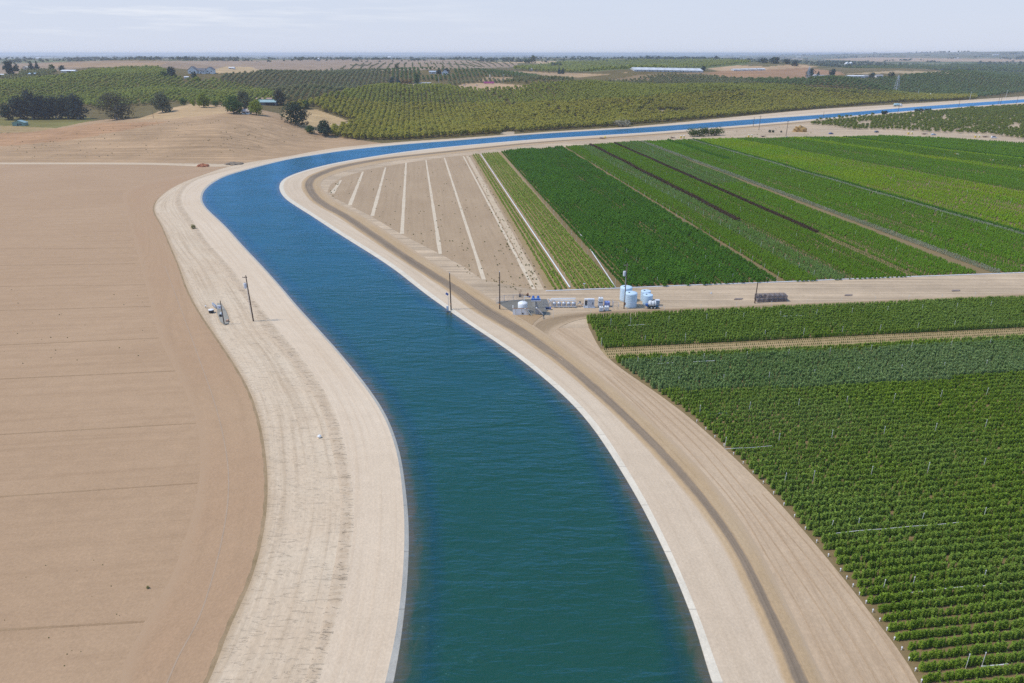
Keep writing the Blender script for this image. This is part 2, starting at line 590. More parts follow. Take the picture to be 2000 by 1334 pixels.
def grid_mesh(name, V, F_, uvs=None):
    me = bpy.data.meshes.new(name)
    me.from_pydata([tuple(v) for v in V], [], F_)
    if uvs is not None:
        lay = me.uv_layers.new(name='UVMap')
        vi = np.empty(len(me.loops), int)
        me.loops.foreach_get('vertex_index', vi)
        lay.data.foreach_set('uv', np.asarray(uvs, np.float32)[vi].ravel())
    me.update()
    return me


def strip(name, A, B, mat, label, nsub=6, sag=0.0, kind='structure', jitter=0.0):
    """a surface ruled between two matched polylines, UVs in metres along and across"""
    A, B = np.asarray(A, float), np.asarray(B, float)
    n = len(A)
    u = np.concatenate([[0], np.cumsum(np.linalg.norm(np.diff((A + B)[:, :2] / 2, axis=0), axis=1))])
    V, UVs, F_, AC = [], [], [], []
    jr = np.random.default_rng(3)
    for k in range(nsub + 1):
        t = k / nsub
        Q = A * (1 - t) + B * t
        wd = np.linalg.norm((B - A)[:, :2], axis=1)
        if jitter and 0 < k < nsub:
            Q = Q.copy()
            Q[:, 2] += jr.normal(0, jitter, n)
        V.append(Q)
        UVs.append(np.stack([u, wd * t], 1))
        AC.append(np.full(n, t))
    for k in range(nsub):
        for i in range(n - 1):
            a = k * n + i
            F_.append((a, a + 1, a + n + 1, a + n))
    me = grid_mesh(name, np.vstack(V), F_, np.vstack(UVs))
    aa = me.attributes.new('across', 'FLOAT', 'POINT')
    aa.data.foreach_set('value', np.concatenate(AC).astype(np.float32))
    if me.polygons[len(me.polygons) // 2].normal.z < 0:
        me.flip_normals()
    for p in me.polygons:
        p.use_smooth = True
    o = link(name, me, mat)
    return tag(o, label, kind=kind)


def sheet(name, pts, mat, label, kind='structure'):
    """a flat patch of land bounded by a polygon of world points"""
    bm = bmesh.new()
    vs = [bm.verts.new(p) for p in pts]
    bm.faces.new(vs)
    bmesh.ops.triangulate(bm, faces=bm.faces[:])
    for f in bm.faces:
        if f.normal.z < 0:
            f.normal_flip()
    me = bpy.data.meshes.new(name)
    bm.to_mesh(me); bm.free()
    o = link(name, me, mat)
    return tag(o, label, kind=kind)


class MB:
    """collects simple solids into one mesh"""

    def __init__(self):
        self.v, self.f = [], []

    def add(self, vs, fs):
        k = len(self.v)
        self.v += [tuple(p) for p in vs]
        self.f += [tuple(i + k for i in f) for f in fs]
        return self

    def box(self, c, s, rz=0.0, ry=0.0, taper=1.0):
        x, y, z = s[0] / 2, s[1] / 2, s[2] / 2
        pts = [(-x, -y, -z), (x, -y, -z), (x, y, -z), (-x, y, -z), (-x * taper, -y * taper, z), (x * taper, -y * taper, z), (x * taper, y * taper, z), (-x * taper, y * taper, z)]
        cr, sr, cy_, sy_ = math.cos(rz), math.sin(rz), math.cos(ry), math.sin(ry)
        out = []
        for (a, b, d) in pts:
            a, d = a * cy_ + d * sy_, -a * sy_ + d * cy_
            out.append((c[0] + a * cr - b * sr, c[1] + a * sr + b * cr, c[2] + d))
        return self.add(out, [(0, 3, 2, 1), (4, 5, 6, 7), (0, 1, 5, 4), (1, 2, 6, 5), (2, 3, 7, 6), (3, 0, 4, 7)])

    def tube(self, a, b, r1, r2=None, n=8, cap=True):
        r2 = r1 if r2 is None else r2
        a, b = Vector(a), Vector(b)
        d = (b - a).normalized()
        s = d.orthogonal().normalized()
        q = d.cross(s)
        vs = []
        for (c, r) in ((a, r1), (b, r2)):
            for i in range(n):
                t = 2 * math.pi * i / n
                vs.append(c + s * math.cos(t) * r + q * math.sin(t) * r)
        fs = [(i, (i + 1) % n, n + (i + 1) % n, n + i) for i in range(n)]
        if cap:
            fs += [tuple(range(n - 1, -1, -1)), tuple(range(n, 2 * n))]
        return self.add(vs, fs)

    def path(self, pts, r, n=8):
        for a, b in zip(pts[:-1], pts[1:]):
            self.tube(a, b, r, r, n)
        return self

    def lathe(self, prof, c=(0, 0, 0), n=24, axis='z'):
        vs, fs = [], []
        for (r, z) in prof:
            for i in range(n):
                t = 2 * math.pi * i / n
                if axis == 'z':
                    vs.append((c[0] + r * math.cos(t), c[1] + r * math.sin(t), c[2] + z))
                elif axis == 'x':
                    vs.append((c[0] + z, c[1] + r * math.cos(t), c[2] + r * math.sin(t)))
                else:
                    vs.append((c[0] + r * math.sin(t), c[1] + z, c[2] + r * math.cos(t)))
        m = len(prof)
        for k in range(m - 1):
            for i in range(n):
                j = (i + 1) % n
                fs.append((k * n + i, k * n + j, (k + 1) * n + j, (k + 1) * n + i))
        fs.append(tuple(range(n - 1, -1, -1)))
        fs.append(tuple((m - 1) * n + i for i in range(n)))
        return self.add(vs, fs)

    def prism(self, prof, y0, y1, c=(0, 0, 0)):
        """an x-z outline pulled along y"""
        n = len(prof)
        vs = [(c[0] + x, c[1] + y0, c[2] + z) for x, z in prof] + [(c[0] + x, c[1] + y1, c[2] + z) for x, z in prof]
        fs = [(i, (i + 1) % n, n + (i + 1) % n, n + i) for i in range(n)] + [tuple(range(n - 1, -1, -1)), tuple(range(n, 2 * n))]
        return self.add(vs, fs)

    def build(self, name, mat, parent=None, smooth=False, bevel=0.0):
        me = bpy.data.meshes.new(name)
        me.from_pydata(self.v, [], self.f)
        bm = bmesh.new(); bm.from_mesh(me)
        bmesh.ops.recalc_face_normals(bm, faces=bm.faces[:])
        if bevel:
            bmesh.ops.bevel(bm, geom=[e for e in bm.edges if e.calc_face_angle(0) > 0.6], offset=bevel, segments=2, affect='EDGES', clamp_overlap=True)
        bm.to_mesh(me); bm.free()
        if smooth:
            for p in me.polygons:
                p.use_smooth = True
            me.set_sharp_from_angle(angle=R(40))
        return link(name, me, mat, parent)


def leaf_mesh(name, C, N, S, asp=1.0, bend=0.25):
    """many small leaf-spray faces: centres, facing, sizes"""
    C, N, S = np.asarray(C), np.asarray(N), np.asarray(S)
    n = len(C)
    N = N / (np.linalg.norm(N, axis=1, keepdims=True) + 1e-9)
    up = rng.normal(size=(n, 3))
    T = np.cross(N, up); T /= (np.linalg.norm(T, axis=1, keepdims=True) + 1e-9)
    B = np.cross(N, T)
    s = S[:, None]
    V = np.empty((n, 5, 3))
    V[:, 0] = C - T * s * 0.5 * asp - B * s * 0.35
    V[:, 1] = C + T * s * 0.15 - B * s * 0.5
    V[:, 2] = C + T * s * 0.55 * asp + N * s * bend
    V[:, 3] = C + T * s * 0.1 + B * s * 0.5
    V[:, 4] = C - T * s * 0.5 * asp + B * s * 0.3
    me = bpy.data.meshes.new(name)
    base = np.arange(n) * 5
    me.vertices.add(n * 5)
    me.vertices.foreach_set('co', V.reshape(-1).astype(np.float32))
    loops = (base[:, None] + np.arange(5)[None]).ravel()
    me.loops.add(n * 5)
    me.loops.foreach_set('vertex_index', loops.astype(np.int32))
    me.polygons.add(n)
    me.polygons.foreach_set('loop_start', (np.arange(n) * 5).astype(np.int32))
    me.update(calc_edges=True)
    me.validate()
    return me


def scatter(name, pts, rot, scl, idx, sources, mat, label):
    """one object that plants copies of the source plants on its points"""
    me = bpy.data.meshes.new(name)
    n = len(pts)
    me.vertices.add(n)
    me.vertices.foreach_set('co', np.asarray(pts, np.float32).ravel())
    a = me.attributes.new('turn', 'FLOAT_VECTOR', 'POINT'); a.data.foreach_set('vector', np.asarray(rot, np.float32).ravel())
    a = me.attributes.new('size', 'FLOAT_VECTOR', 'POINT'); a.data.foreach_set('vector', np.asarray(scl, np.float32).ravel())
    a = me.attributes.new('pick', 'INT', 'POINT'); a.data.foreach_set('value', np.asarray(idx, np.int32))
    me.update()
    o = link(name, me, mat)
    g = bpy.data.node_groups.new(name, 'GeometryNodeTree')
    g.interface.new_socket('Geometry', in_out='INPUT', socket_type='NodeSocketGeometry')
    g.interface.new_socket('Geometry', in_out='OUTPUT', socket_type='NodeSocketGeometry')
    gi, go = g.nodes.new('NodeGroupInput'), g.nodes.new('NodeGroupOutput')
    jn = g.nodes.new('GeometryNodeJoinGeometry')
    for s in sources:
        oi = g.nodes.new('GeometryNodeObjectInfo')
        oi.inputs['Object'].default_value = s
        oi.inputs['As Instance'].default_value = False
        sm = g.nodes.new('GeometryNodeSetMaterial')
        sm.inputs['Material'].default_value = mat
        gi2 = g.nodes.new('GeometryNodeGeometryToInstance')
        g.links.new(oi.outputs['Geometry'], sm.inputs['Geometry'])
        g.links.new(sm.outputs[0], gi2.inputs[0])
        g.links.new(gi2.outputs[0], jn.inputs[0])
    ip = g.nodes.new('GeometryNodeInstanceOnPoints')
    ip.inputs['Pick Instance'].default_value = True
    for nm, dt, sock in (('turn', 'FLOAT_VECTOR', 'Rotation'), ('size', 'FLOAT_VECTOR', 'Scale'), ('pick', 'INT', 'Instance Index')):
        na = g.nodes.new('GeometryNodeInputNamedAttribute')
        na.data_type = dt
        na.inputs['Name'].default_value = nm
        g.links.new(na.outputs['Attribute'], ip.inputs[sock])
    g.links.new(gi.outputs[0], ip.inputs['Points'])
    g.links.new(jn.outputs[0], ip.inputs['Instance'])
    g.links.new(ip.outputs[0], go.inputs[0])
    md = o.modifiers.new('planting', 'NODES')
    md.node_group = g
    return tag(o, label, kind='stuff')


# ------------------------------------------------------------------ ground: one sheet out to the horizon
ths = np.concatenate([np.arange(-180, -47, 3.0), np.arange(-46, 46.01, 0.125), np.arange(48, 180, 3.0)])
rs = [5.0]
while rs[-1] < 30000:
    r = rs[-1]
    k = 1.06 if r < 45 else 1.0075 if r < 400 else 1.006 if r < 1600 else 1.011 if r < 6000 else 1.03
    rs.append(r * k)
rs = np.array(rs)
TH, RR = np.meshgrid(np.radians(ths), rs, indexing='ij')
GX, GY = (RR * np.sin(TH)).ravel(), (RR * np.cos(TH)).ravel()
GZ = terrain(GX, GY)
wl = [tuple(q[:2]) for q in CL[1]]
wr = [tuple(q[:2]) for q in CR[1]]
CANAL = wl + wr[::-1]
in_canal = inpoly(GX, GY, CANAL)
GZ = np.where(in_canal, -3.0, GZ)
GPX, GPY = proj(np.stack([GX, GY, np.where(in_canal, 0, GZ)], 1))

SAND = (0.50, 0.405, 0.32)
soil = np.tile(np.array(SAND), (len(GX), 1))
patch = np.zeros(len(GX))
RG = np.hypot(GX, GY)
beyond = ~inpoly(GX, GY, FLATPOLY)


def zone(poly, col, dmin=0, dmax=1e9, pt=None, only_far=True):
    m = inpoly(GPX, GPY, poly) & (RG > dmin) & (RG < dmax) & (GY > 0)
    if only_far:
        m &= beyond
    soil[m] = col
    if pt is not None:
        patch[m] = pt


OLIVE_SOIL = (0.15, 0.125, 0.062)
zone([(-900, 330), (3000, 330), (3000, 90), (-900, 90)], OLIVE_SOIL)
m = beyond & (GPY < 152) | (RG > 2600)
patch[m] = np.clip((RG[m] - 1700) / 1000, 0, 1)
soil[RG > 2600] = (0.14, 0.13, 0.085)
zone([(-100, 133), (40, 124), (200, 118), (420, 119), (640, 116), (900, 117), (1010, 122), (1010, 131), (900, 134), (780, 138), (700, 137), (560, 139), (470, 134), (430, 142), (330, 132), (180, 131), (100, 140), (-100, 150)], (0.33, 0.255, 0.205), 1000, 6000, 0.0)
zone([(100, 124), (330, 122), (300, 131), (110, 131)], (0.40, 0.29, 0.21), 1000, 6000, 0.0)
zone([(1180, 158), (1250, 146), (1400, 140), (1500, 136), (1480, 150), (1380, 156), (1290, 158)], (0.27, 0.2, 0.13), 1000, 3000, 0.0)
zone([(930, 160), (950, 150), (1060, 152), (1130, 151), (1240, 140), (1180, 145), (1060, 140), (950, 138), (1080, 150)], (0.40, 0.29, 0.19), 1000, 3000, 0.0)
zone([(1405, 152), (1380, 143), (1420, 136), (1500, 131), (1570, 132), (1640, 140), (1650, 146), (1590, 152), (1500, 155)], (0.34, 0.215, 0.14), 1200, 3500, 0.0)
zone([(1380, 133), (1430, 127), (1500, 130), (1560, 125), (1600, 131), (1500, 136), (1400, 138)], (0.47, 0.34, 0.23), 1200, 4500, 0.0)
zone([(1000, 134), (1100, 122), (1200, 119), (1420, 117), (1470, 124), (1380, 134), (1250, 140), (1100, 140)], (0.15, 0.19, 0.09), 1400, 4500, 0.0)
zone([(1640, 145), (1750, 138), (2100, 146), (2100, 150), (1760, 143)], (0.47, 0.37, 0.25), 1500, 4000, 0.0)
zone([(1460, 112), (1640, 107), (1660, 110), (1500, 114)], (0.55, 0.44, 0.30), 2500, 9000, 0.0)
zone([(1600, 116), (1700, 112), (2100, 117), (2100, 121), (1700, 120)], (0.45, 0.34, 0.26), 2500, 9000, 0.0)
zone([(950, 122), (1060, 119), (1150, 120), (1080, 125)], (0.47, 0.36, 0.24), 2000, 6000, 0.0)
# the bare worked hill on the left and what stands on it
zone([(-600, 325), (-600, 262), (0, 262), (90, 252), (150, 240), (210, 233), (280, 231), (320, 213), (380, 200), (500, 212), (545, 222), (580, 240), (640, 262), (720, 276), (760, 282), (700, 295), (500, 330), (-100, 330)], (0.43, 0.305, 0.205), 0, 800)
zone([(-50, 262), (60, 258), (200, 240), (330, 238), (240, 255), (130, 275), (-50, 290)], (0.43, 0.27, 0.17), 0, 800)
zone([(270, 232), (330, 212), (370, 203), (445, 210), (440, 222), (330, 232)], (0.48, 0.35, 0.22), 0, 900)
zone([(545, 225), (560, 214), (620, 214), (680, 236), (640, 250), (610, 258), (580, 245)], (0.52, 0.38, 0.22), 0, 900)
zone([(-300, 248), (-300, 228), (0, 230), (170, 228), (190, 234), (110, 250), (60, 254), (0, 252)], (0.20, 0.19, 0.075), 0, 900)
zone([(-100, 262), (-100, 246), (20, 246), (60, 248), (110, 250), (60, 258)], (0.40, 0.30, 0.17), 0, 800)
zone([(650, 244), (690, 236), (697, 241), (655, 250)], (0.46, 0.36, 0.26), 0, 900)
zone([(880, 172), (905, 163), (960, 162), (1000, 165), (1042, 169), (1015, 174), (940, 177)], (0.46, 0.33, 0.23), 0, 1500)
zone([(755, 166), (770, 163), (845, 163), (860, 167), (800, 170)], (0.46, 0.36, 0.27), 0, 1500)
zone([(1265, 219), (1300, 215), (1360, 217), (1335, 222), (1270, 223)], (0.5, 0.42, 0.34), 0, 1500)
zone([(975, 262), (985, 257), (1006, 257), (1005, 263)], (0.5, 0.42, 0.34), 0, 1500)
zone([(395, 141), (440, 130), (490, 131), (520, 141), (430, 143)], (0.5, 0.38, 0.24), 900, 2200, 0.0)
zone([(104, 149), (160, 143), (175, 145), (110, 152)], (0.5, 0.4, 0.27), 800, 1700)
zone([(0, 160), (0, 148), (30, 150), (60, 158)], (0.33, 0.25, 0.17), 800, 1700)

me = bpy.data.meshes.new('ground')
nT, nR = len(ths), len(rs)
me.vertices.add(nT * nR)
me.vertices.foreach_set('co', np.stack([GX, GY, GZ], 1).astype(np.float32).ravel())
ii, jj = np.meshgrid(np.arange(nT), np.arange(nR - 1), indexing='ij')
i2 = (ii + 1) % nT
quads = np.stack([ii * nR + jj, ii * nR + jj + 1, i2 * nR + jj + 1, i2 * nR + jj], -1).reshape(-1, 4)
nq = len(quads)
me.loops.add(nq * 4)
me.loops.foreach_set('vertex_index', quads.astype(np.int32).ravel())
me.polygons.add(nq)
me.polygons.foreach_set('loop_start', (np.arange(nq) * 4).astype(np.int32))
me.update(calc_edges=True)
me.polygons.foreach_set('use_smooth', np.ones(nq, bool))
ca = me.color_attributes.new('soil', 'FLOAT_COLOR', 'POINT')
ca.data.foreach_set('color', np.concatenate([soil * np.array(WARM), patch[:, None]], 1).astype(np.float32).ravel())
if me.polygons[nq // 2].normal.z < 0:
    me.flip_normals()

gm, t, b = new_mat('land')
v = obj_vec(t)
at_ = node(t, 'ShaderNodeVertexColor', layer_name='soil')
col = at_.outputs['Color']
# patchwork of far fields
vor = node(t, 'ShaderNodeTexVoronoi', distance='CHEBYCHEV')
vor.inputs['Scale'].default_value = 1.0
t.links.new(mapping(t, v, (1 / 620.0, 1 / 620.0, 1), -0.13), vor.inputs['Vector'])
sepc = node(t, 'ShaderNodeSeparateColor')
t.links.new(vor.outputs['Color'], sepc.inputs[0])
cr_ = node(t, 'ShaderNodeValToRGB')
cr_.color_ramp.interpolation = 'CONSTANT'
els = cr_.color_ramp.elements
els[0].position, els[0].color = 0.0, (0.10, 0.115, 0.05, 1)
els[1].position, els[1].color = 0.30, (0.15, 0.15, 0.08, 1)
for p_, c_ in ((0.5, (0.09, 0.11, 0.05, 1)), (0.63, (0.33, 0.26, 0.17, 1)), (0.74, (0.16, 0.19, 0.08, 1)), (0.9, (0.24, 0.19, 0.13, 1))):
    x_ = els.new(p_); x_.color = c_
t.links.new(sepc.outputs[0], cr_.inputs[0])
col = mixc(t, at_.outputs['Alpha'], col, cr_.outputs['Color'])
f1 = noise(t, v, 0.02, 5, 0.6, 0.5)
f2 = noise(t, mapping(t, v, (0.012, 0.35, 0.35), -0.12), 1.0, 6, 0.65, 0.4)
f3 = noise(t, v, 1.3, 6, 0.7)
f4 = noise(t, v, 0.16, 6, 0.72, 0.3)
g = math_(t, 'MULTIPLY', ramp(t, f1, 0.3, 0.7, 0.86, 1.12), ramp(t, f2, 0.3, 0.7, 0.74, 1.2))
f6 = noise(t, mapping(t, v, (0.006, 0.55, 0.55), 0.05), 1.0, 5, 0.7, 0.8)
g = math_(t, 'MULTIPLY', g, ramp(t, f6, 0.38, 0.62, 0.84, 1.12))
g = math_(t, 'MULTIPLY', g, ramp(t, f3, 0.25, 0.75, 0.86, 1.12))
g = math_(t, 'MULTIPLY', g, ramp(t, f4, 0.25, 0.75, 0.88, 1.10))
gc = node(t, 'ShaderNodeCombineColor')
for k in range(3):
    t.links.new(g, gc.inputs[k])
col = mixc(t, 1.0, col, gc.outputs[0], 'MULTIPLY')
f5 = noise(t, v, 0.22, 7, 0.78, 0.5)                     # dry weeds
wk = ramp(t, f5, 0.62, 0.72, 0.0, 0.6)
col = mixc(t, wk, col, mixc(t, 0.55, col, (0.14, 0.11, 0.05)))
t.links.new(col, b.inputs['Base Color'])
b.inputs['Roughness'].default_value = 0.97
b.inputs['Specular IOR Level'].default_value = 0.08
t.links.new(bump(t, math_(t, 'ADD', f2, math_(t, 'MULTIPLY', f3, 0.4)), 0.5, 0.4), b.inputs['Normal'])
tag(link('ground', me, gm), 'sandy ground running to rolling hills and a flat hazy plain', kind='structure')

# ------------------------------------------------------------------ canal: water, concrete lip, banks
m_conc = earth('canal_concrete', (0.63, 0.60, 0.57), (0.57, 0.545, 0.515), (0.42, 0.40, 0.37), uv=True, streak=(0.25, 0.8), big=0.3, fine=3.0, amount=0.35, bmp=0.2, edge0=(0.20, 0.14, 0.09), ew=0.08, joints=11.7)
m_bankl = earth('pale_track', (0.61, 0.51, 0.425), (0.65, 0.555, 0.475), (0.50, 0.39, 0.30), uv=True, streak=(0.012, 0.75), big=0.02, fine=2.5, amount=0.5, bmp=0.4)
m_slope = earth('worn_slope', (0.51, 0.42, 0.345), (0.55, 0.46, 0.38), (0.37, 0.28, 0.20), uv=True, streak=(0.9, 0.22), big=0.12, fine=1.6, amount=0.6, bmp=0.8, marks=0.22, edge0=(0.60, 0.51, 0.43), edge1=(0.57, 0.465, 0.375), ew=0.28)
m_sandl = earth('worked_sand', (0.57, 0.465, 0.375), (0.62, 0.53, 0.445), (0.42, 0.33, 0.25), (0.64, 0.56, 0.48), uv=True, streak=(0.014, 0.6), big=0.05, fine=1.6, amount=0.8, bmp=0.6, marks=0.16, edge1=(0.46, 0.36, 0.27), ew=0.09)
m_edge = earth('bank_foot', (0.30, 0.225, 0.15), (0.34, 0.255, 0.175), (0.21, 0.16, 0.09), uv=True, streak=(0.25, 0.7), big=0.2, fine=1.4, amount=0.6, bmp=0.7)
m_bankr = earth('pale_bank', (0.56, 0.465, 0.385), (0.60, 0.51, 0.43), (0.44, 0.35, 0.27), uv=True, streak=(0.012, 0.5), big=0.02, fine=2.5, amount=0.5, bmp=0.35)
m_road = earth('oiled_road', (0.235, 0.190, 0.155), (0.285, 0.228, 0.183), (0.150, 0.122, 0.103), (0.33, 0.26, 0.20), uv=True, streak=(0.006, 1.3), big=0.05, fine=2.5, amount=0.9, bmp=0.3, edge0=(0.47, 0.345, 0.225), edge1=(0.47, 0.345, 0.225), ew=0.2)
m_should = earth('road_shoulder', (0.47, 0.345, 0.225), (0.50, 0.385, 0.27), (0.37, 0.265, 0.165), uv=True, streak=(0.015, 0.7), big=0.04, fine=2.2, amount=0.6, bmp=0.35, edge0=(0.55, 0.45, 0.365), ew=0.45)
m_should2 = earth('field_shoulder', (0.47, 0.345, 0.225), (0.50, 0.385, 0.27), (0.37, 0.265, 0.165), uv=True, streak=(0.015, 0.7), big=0.04, fine=2.2, amount=0.6, bmp=0.35, edge1=(0.475, 0.37, 0.28), ew=0.5)
m_tracks = earth('tracked_sand', (0.475, 0.365, 0.275), (0.52, 0.415, 0.325), (0.33, 0.235, 0.16), (0.57, 0.47, 0.38), uv=True, streak=(0.012, 0.6), big=0.03, fine=1.8, amount=0.8, bmp=0.6)

strip('canal_lining', CL[0], CL[1], m_conc, 'pale concrete lip along the left bank of the canal', 2)
strip('canal_lining', CR[0], CR[1], m_conc, 'white concrete lip along the right bank of the canal', 2)
LS = CL[1] + (CL[2] - CL[1]) * 1.0
strip('bank', CL[1], CL[2], m_bankl, 'pale smooth track on the left canal bank', 6)
strip('bank', CL[2], CL[3], m_slope, 'worn slope with wash marks on the left canal bank', 4, jitter=0.03)
strip('bank', CL[3], CL[4], m_sandl, 'worked sand with tyre and cleat marks beside the left field', 8, jitter=0.03)
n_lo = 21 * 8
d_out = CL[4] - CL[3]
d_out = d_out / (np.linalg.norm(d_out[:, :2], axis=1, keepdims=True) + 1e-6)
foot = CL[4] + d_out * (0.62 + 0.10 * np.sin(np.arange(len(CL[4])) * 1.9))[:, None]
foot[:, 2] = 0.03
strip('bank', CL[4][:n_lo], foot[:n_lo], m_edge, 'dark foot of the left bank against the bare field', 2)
SH = CR[1] + (CR[2] - CR[1]) * 0.86
strip('bank', CR[1], SH, m_bankr, 'pale sandy strip between the right canal lip and the road', 5)
strip('road_shoulder', SH, CR[2], m_should, 'tan shoulder on the canal side of the dark road', 2)
strip('road', CR[2], CR[3], m_road, 'dark oiled dirt road following the right canal bank', 4)
strip('road_shoulder', CR[3], CR[4], m_should2, 'tan shoulder on the field side of the dark road', 3)

# tracked sand between the road and the near crop field
edge_px = [(1850, 1520), (1795, 1334), (1702, 1200), (1590, 1060), (1472, 930), (1328, 800), (1188, 700), (1150, 640)]
TE = smooth(catmull([P(*q, 0.04) for q in edge_px], 8), 3)
strip('tracked_sand', CR[4][:len(TE)] * [1, 1, 0.9], TE, m_tracks, 'pale sand with tyre tracks between the dark road and the green field', 8)



def wheel_tracks(pts, label, gap=1.7, w_=0.22, z=0.075, mat=None):
    L0 = catmull([P(*q, z) for q in pts], 14)
    d = np.gradient(L0[:, :2], axis=0)
    d /= np.linalg.norm(d, axis=1, keepdims=True) + 1e-9
    nn = np.stack([-d[:, 1], d[:, 0], np.zeros(len(d))], 1)
    for k, sg in enumerate((-1, 1)):
        wv = nn * (w_ * (0.7 + 0.6 * rng.random((len(L0), 1)))) / 2
        c = L0 + nn * gap / 2 * sg
        strip('wheel_track', c - wv, c + wv, mat or m_rut, label, 1)


m_rut = earth('rut_soil', (0.41, 0.305, 0.22), (0.45, 0.345, 0.255), (0.32, 0.23, 0.16), (0.50, 0.40, 0.31), uv=True, streak=(0.3, 0.8), big=0.3, amount=0.6)
wheel_tracks([(1655, 1400), (1600, 1290), (1545, 1180), (1490, 1090), (1430, 990), (1345, 890), (1262, 800), (1190, 735)], 'tyre track along the sand right of the dark road')
wheel_tracks([(1730, 1380), (1665, 1270), (1600, 1170), (1530, 1070), (1455, 970), (1370, 870), (1290, 795), (1210, 728)], 'tyre track on the middle of the sand by the green field')
wheel_tracks([(1790, 1370), (1715, 1250), (1640, 1150), (1560, 1055), (1480, 965)], 'tyre track close to the green field edge')


# water: one sheet between the lips; murk thins where the lining is close below the surface
n = len(CL[0])
D_ = np.linalg.norm(CL[0][:, None, :2] - CR[0][None, :, :2], axis=2)
par = np.maximum.accumulate(D_.argmin(1).astype(float))
par[0], par[-1] = 0, len(CR[0]) - 1
for _ in range(30):
    par[1:-1] = 0.25 * par[:-2] + 0.5 * par[1:-1] + 0.25 * par[2:]
ix = np.arange(len(CR[0]))
CR0 = np.stack([np.interp(par, ix, CR[0][:, k]) for k in range(3)], 1)
CR1 = np.stack([np.interp(par, ix, CR[1][:, k]) for k in range(3)], 1)
NS = 24
V, UVs, F_, depth = [], [], [], []
tt = 0.5 - 0.5 * np.cos(np.linspace(0, math.pi, NS + 1))
wid = np.linalg.norm((CR0 - CL[0])[:, :2], axis=1)
for k in range(NS + 1):
    Q = CL[0] * (1 - tt[k]) + CR0 * tt[k]
    if k == 0:
        Q = Q + (CL[1] - CL[0]) * 0.15
    if k == NS:
        Q = Q + (CR1 - CR0) * 0.15
    Q[:, 2] = ZW + 0.01
    V.append(Q)
    depth.append(np.minimum(tt[k], 1 - tt[k]) * wid)
for k in range(NS):
    for i in range(n - 1):
        a = k * n + i
        F_.append((a, a + n, a + n + 1, a + 1))
me = grid_mesh('water', np.vstack(V), F_)
if me.polygons[100].normal.z < 0:
    me.flip_normals()
da = me.attributes.new('shelf', 'FLOAT', 'POINT')
da.data.foreach_set('value', np.concatenate(depth).astype(np.float32))
wm, t, b = new_mat('canal_water')
v = obj_vec(t)
dn = node(t, 'ShaderNodeAttribute', attribute_name='shelf')
rag = noise(t, mapping(t, v, (0.35, 0.12, 1)), 1.0, 5, 0.7, 1.0)
dd = math_(t, 'ADD', dn.outputs['Fac'], math_(t, 'MULTIPLY', math_(t, 'SUBTRACT', rag, 0.5), 3.5))
cr_ = node(t, 'ShaderNodeValToRGB')
els = cr_.color_ramp.elements
els[0].position, els[0].color = 0.0, (0.115, 0.085, 0.030, 1)
els[1].position, els[1].color = 1.0, (0.012, 0.058, 0.013, 1)
x_ = els.new(0.14); x_.color = (0.085, 0.075, 0.020, 1)
x_ = els.new(0.32); x_.color = (0.026, 0.058, 0.012, 1)
x_ = els.new(0.62); x_.color = (0.009, 0.046, 0.026, 1)
t.links.new(ramp(t, dd, 0.0, 6.0), cr_.inputs[0])
f1 = noise(t, mapping(t, v, (0.05, 0.05, 1)), 1.0, 3, 0.6)
wcol = mixc(t, ramp(t, f1, 0.35, 0.7, 0, 0.25), cr_.outputs['Color'], (0.012, 0.068, 0.017))
h1 = noise(t, mapping(t, v, (0.16, 0.62, 1), 0.10), 1.0, 3, 0.5, 0.4)
h2 = noise(t, mapping(t, v, (0.5, 1.5, 1), -0.18), 1.0, 3, 0.55, 0.3)
h3 = noise(t, mapping(t, v, (0.035, 0.06, 1)), 1.0, 3, 0.6, 0.5)
hh = math_(t, 'ADD', math_(t, 'MULTIPLY', h1, 1.0), math_(t, 'MULTIPLY', h2, 0.42))
hh = math_(t, 'MULTIPLY', hh, ramp(t, h3, 0.32, 0.68, 0.3, 1.15))
nrm = bump(t, hh, 1.0, 0.5)
t.nodes.remove(b)
body = node(t, 'ShaderNodeBsdfDiffuse')
t.links.new(wcol, body.inputs['Color'])
gl_ = node(t, 'ShaderNodeBsdfGlossy')
gl_.inputs['Color'].default_value = (0.29, 0.64, 1.0, 1)
gl_.inputs['Roughness'].default_value = 0.22
fr_ = node(t, 'ShaderNodeFresnel')
fr_.inputs['IOR'].default_value = 1.9
for q_ in (body, gl_, fr_):
    t.links.new(nrm, q_.inputs['Normal'])
mx_ = node(t, 'ShaderNodeMixShader')
t.links.new(fr_.outputs[0], mx_.inputs[0])
t.links.new(body.outputs[0], mx_.inputs[1])
t.links.new(gl_.outputs[0], mx_.inputs[2])
t.links.new(mx_.outputs[0], t.nodes['Material Output'].inputs['Surface'])
tag(link('water', me, wm), 'blue green canal water rippled by the wind', kind='structure')

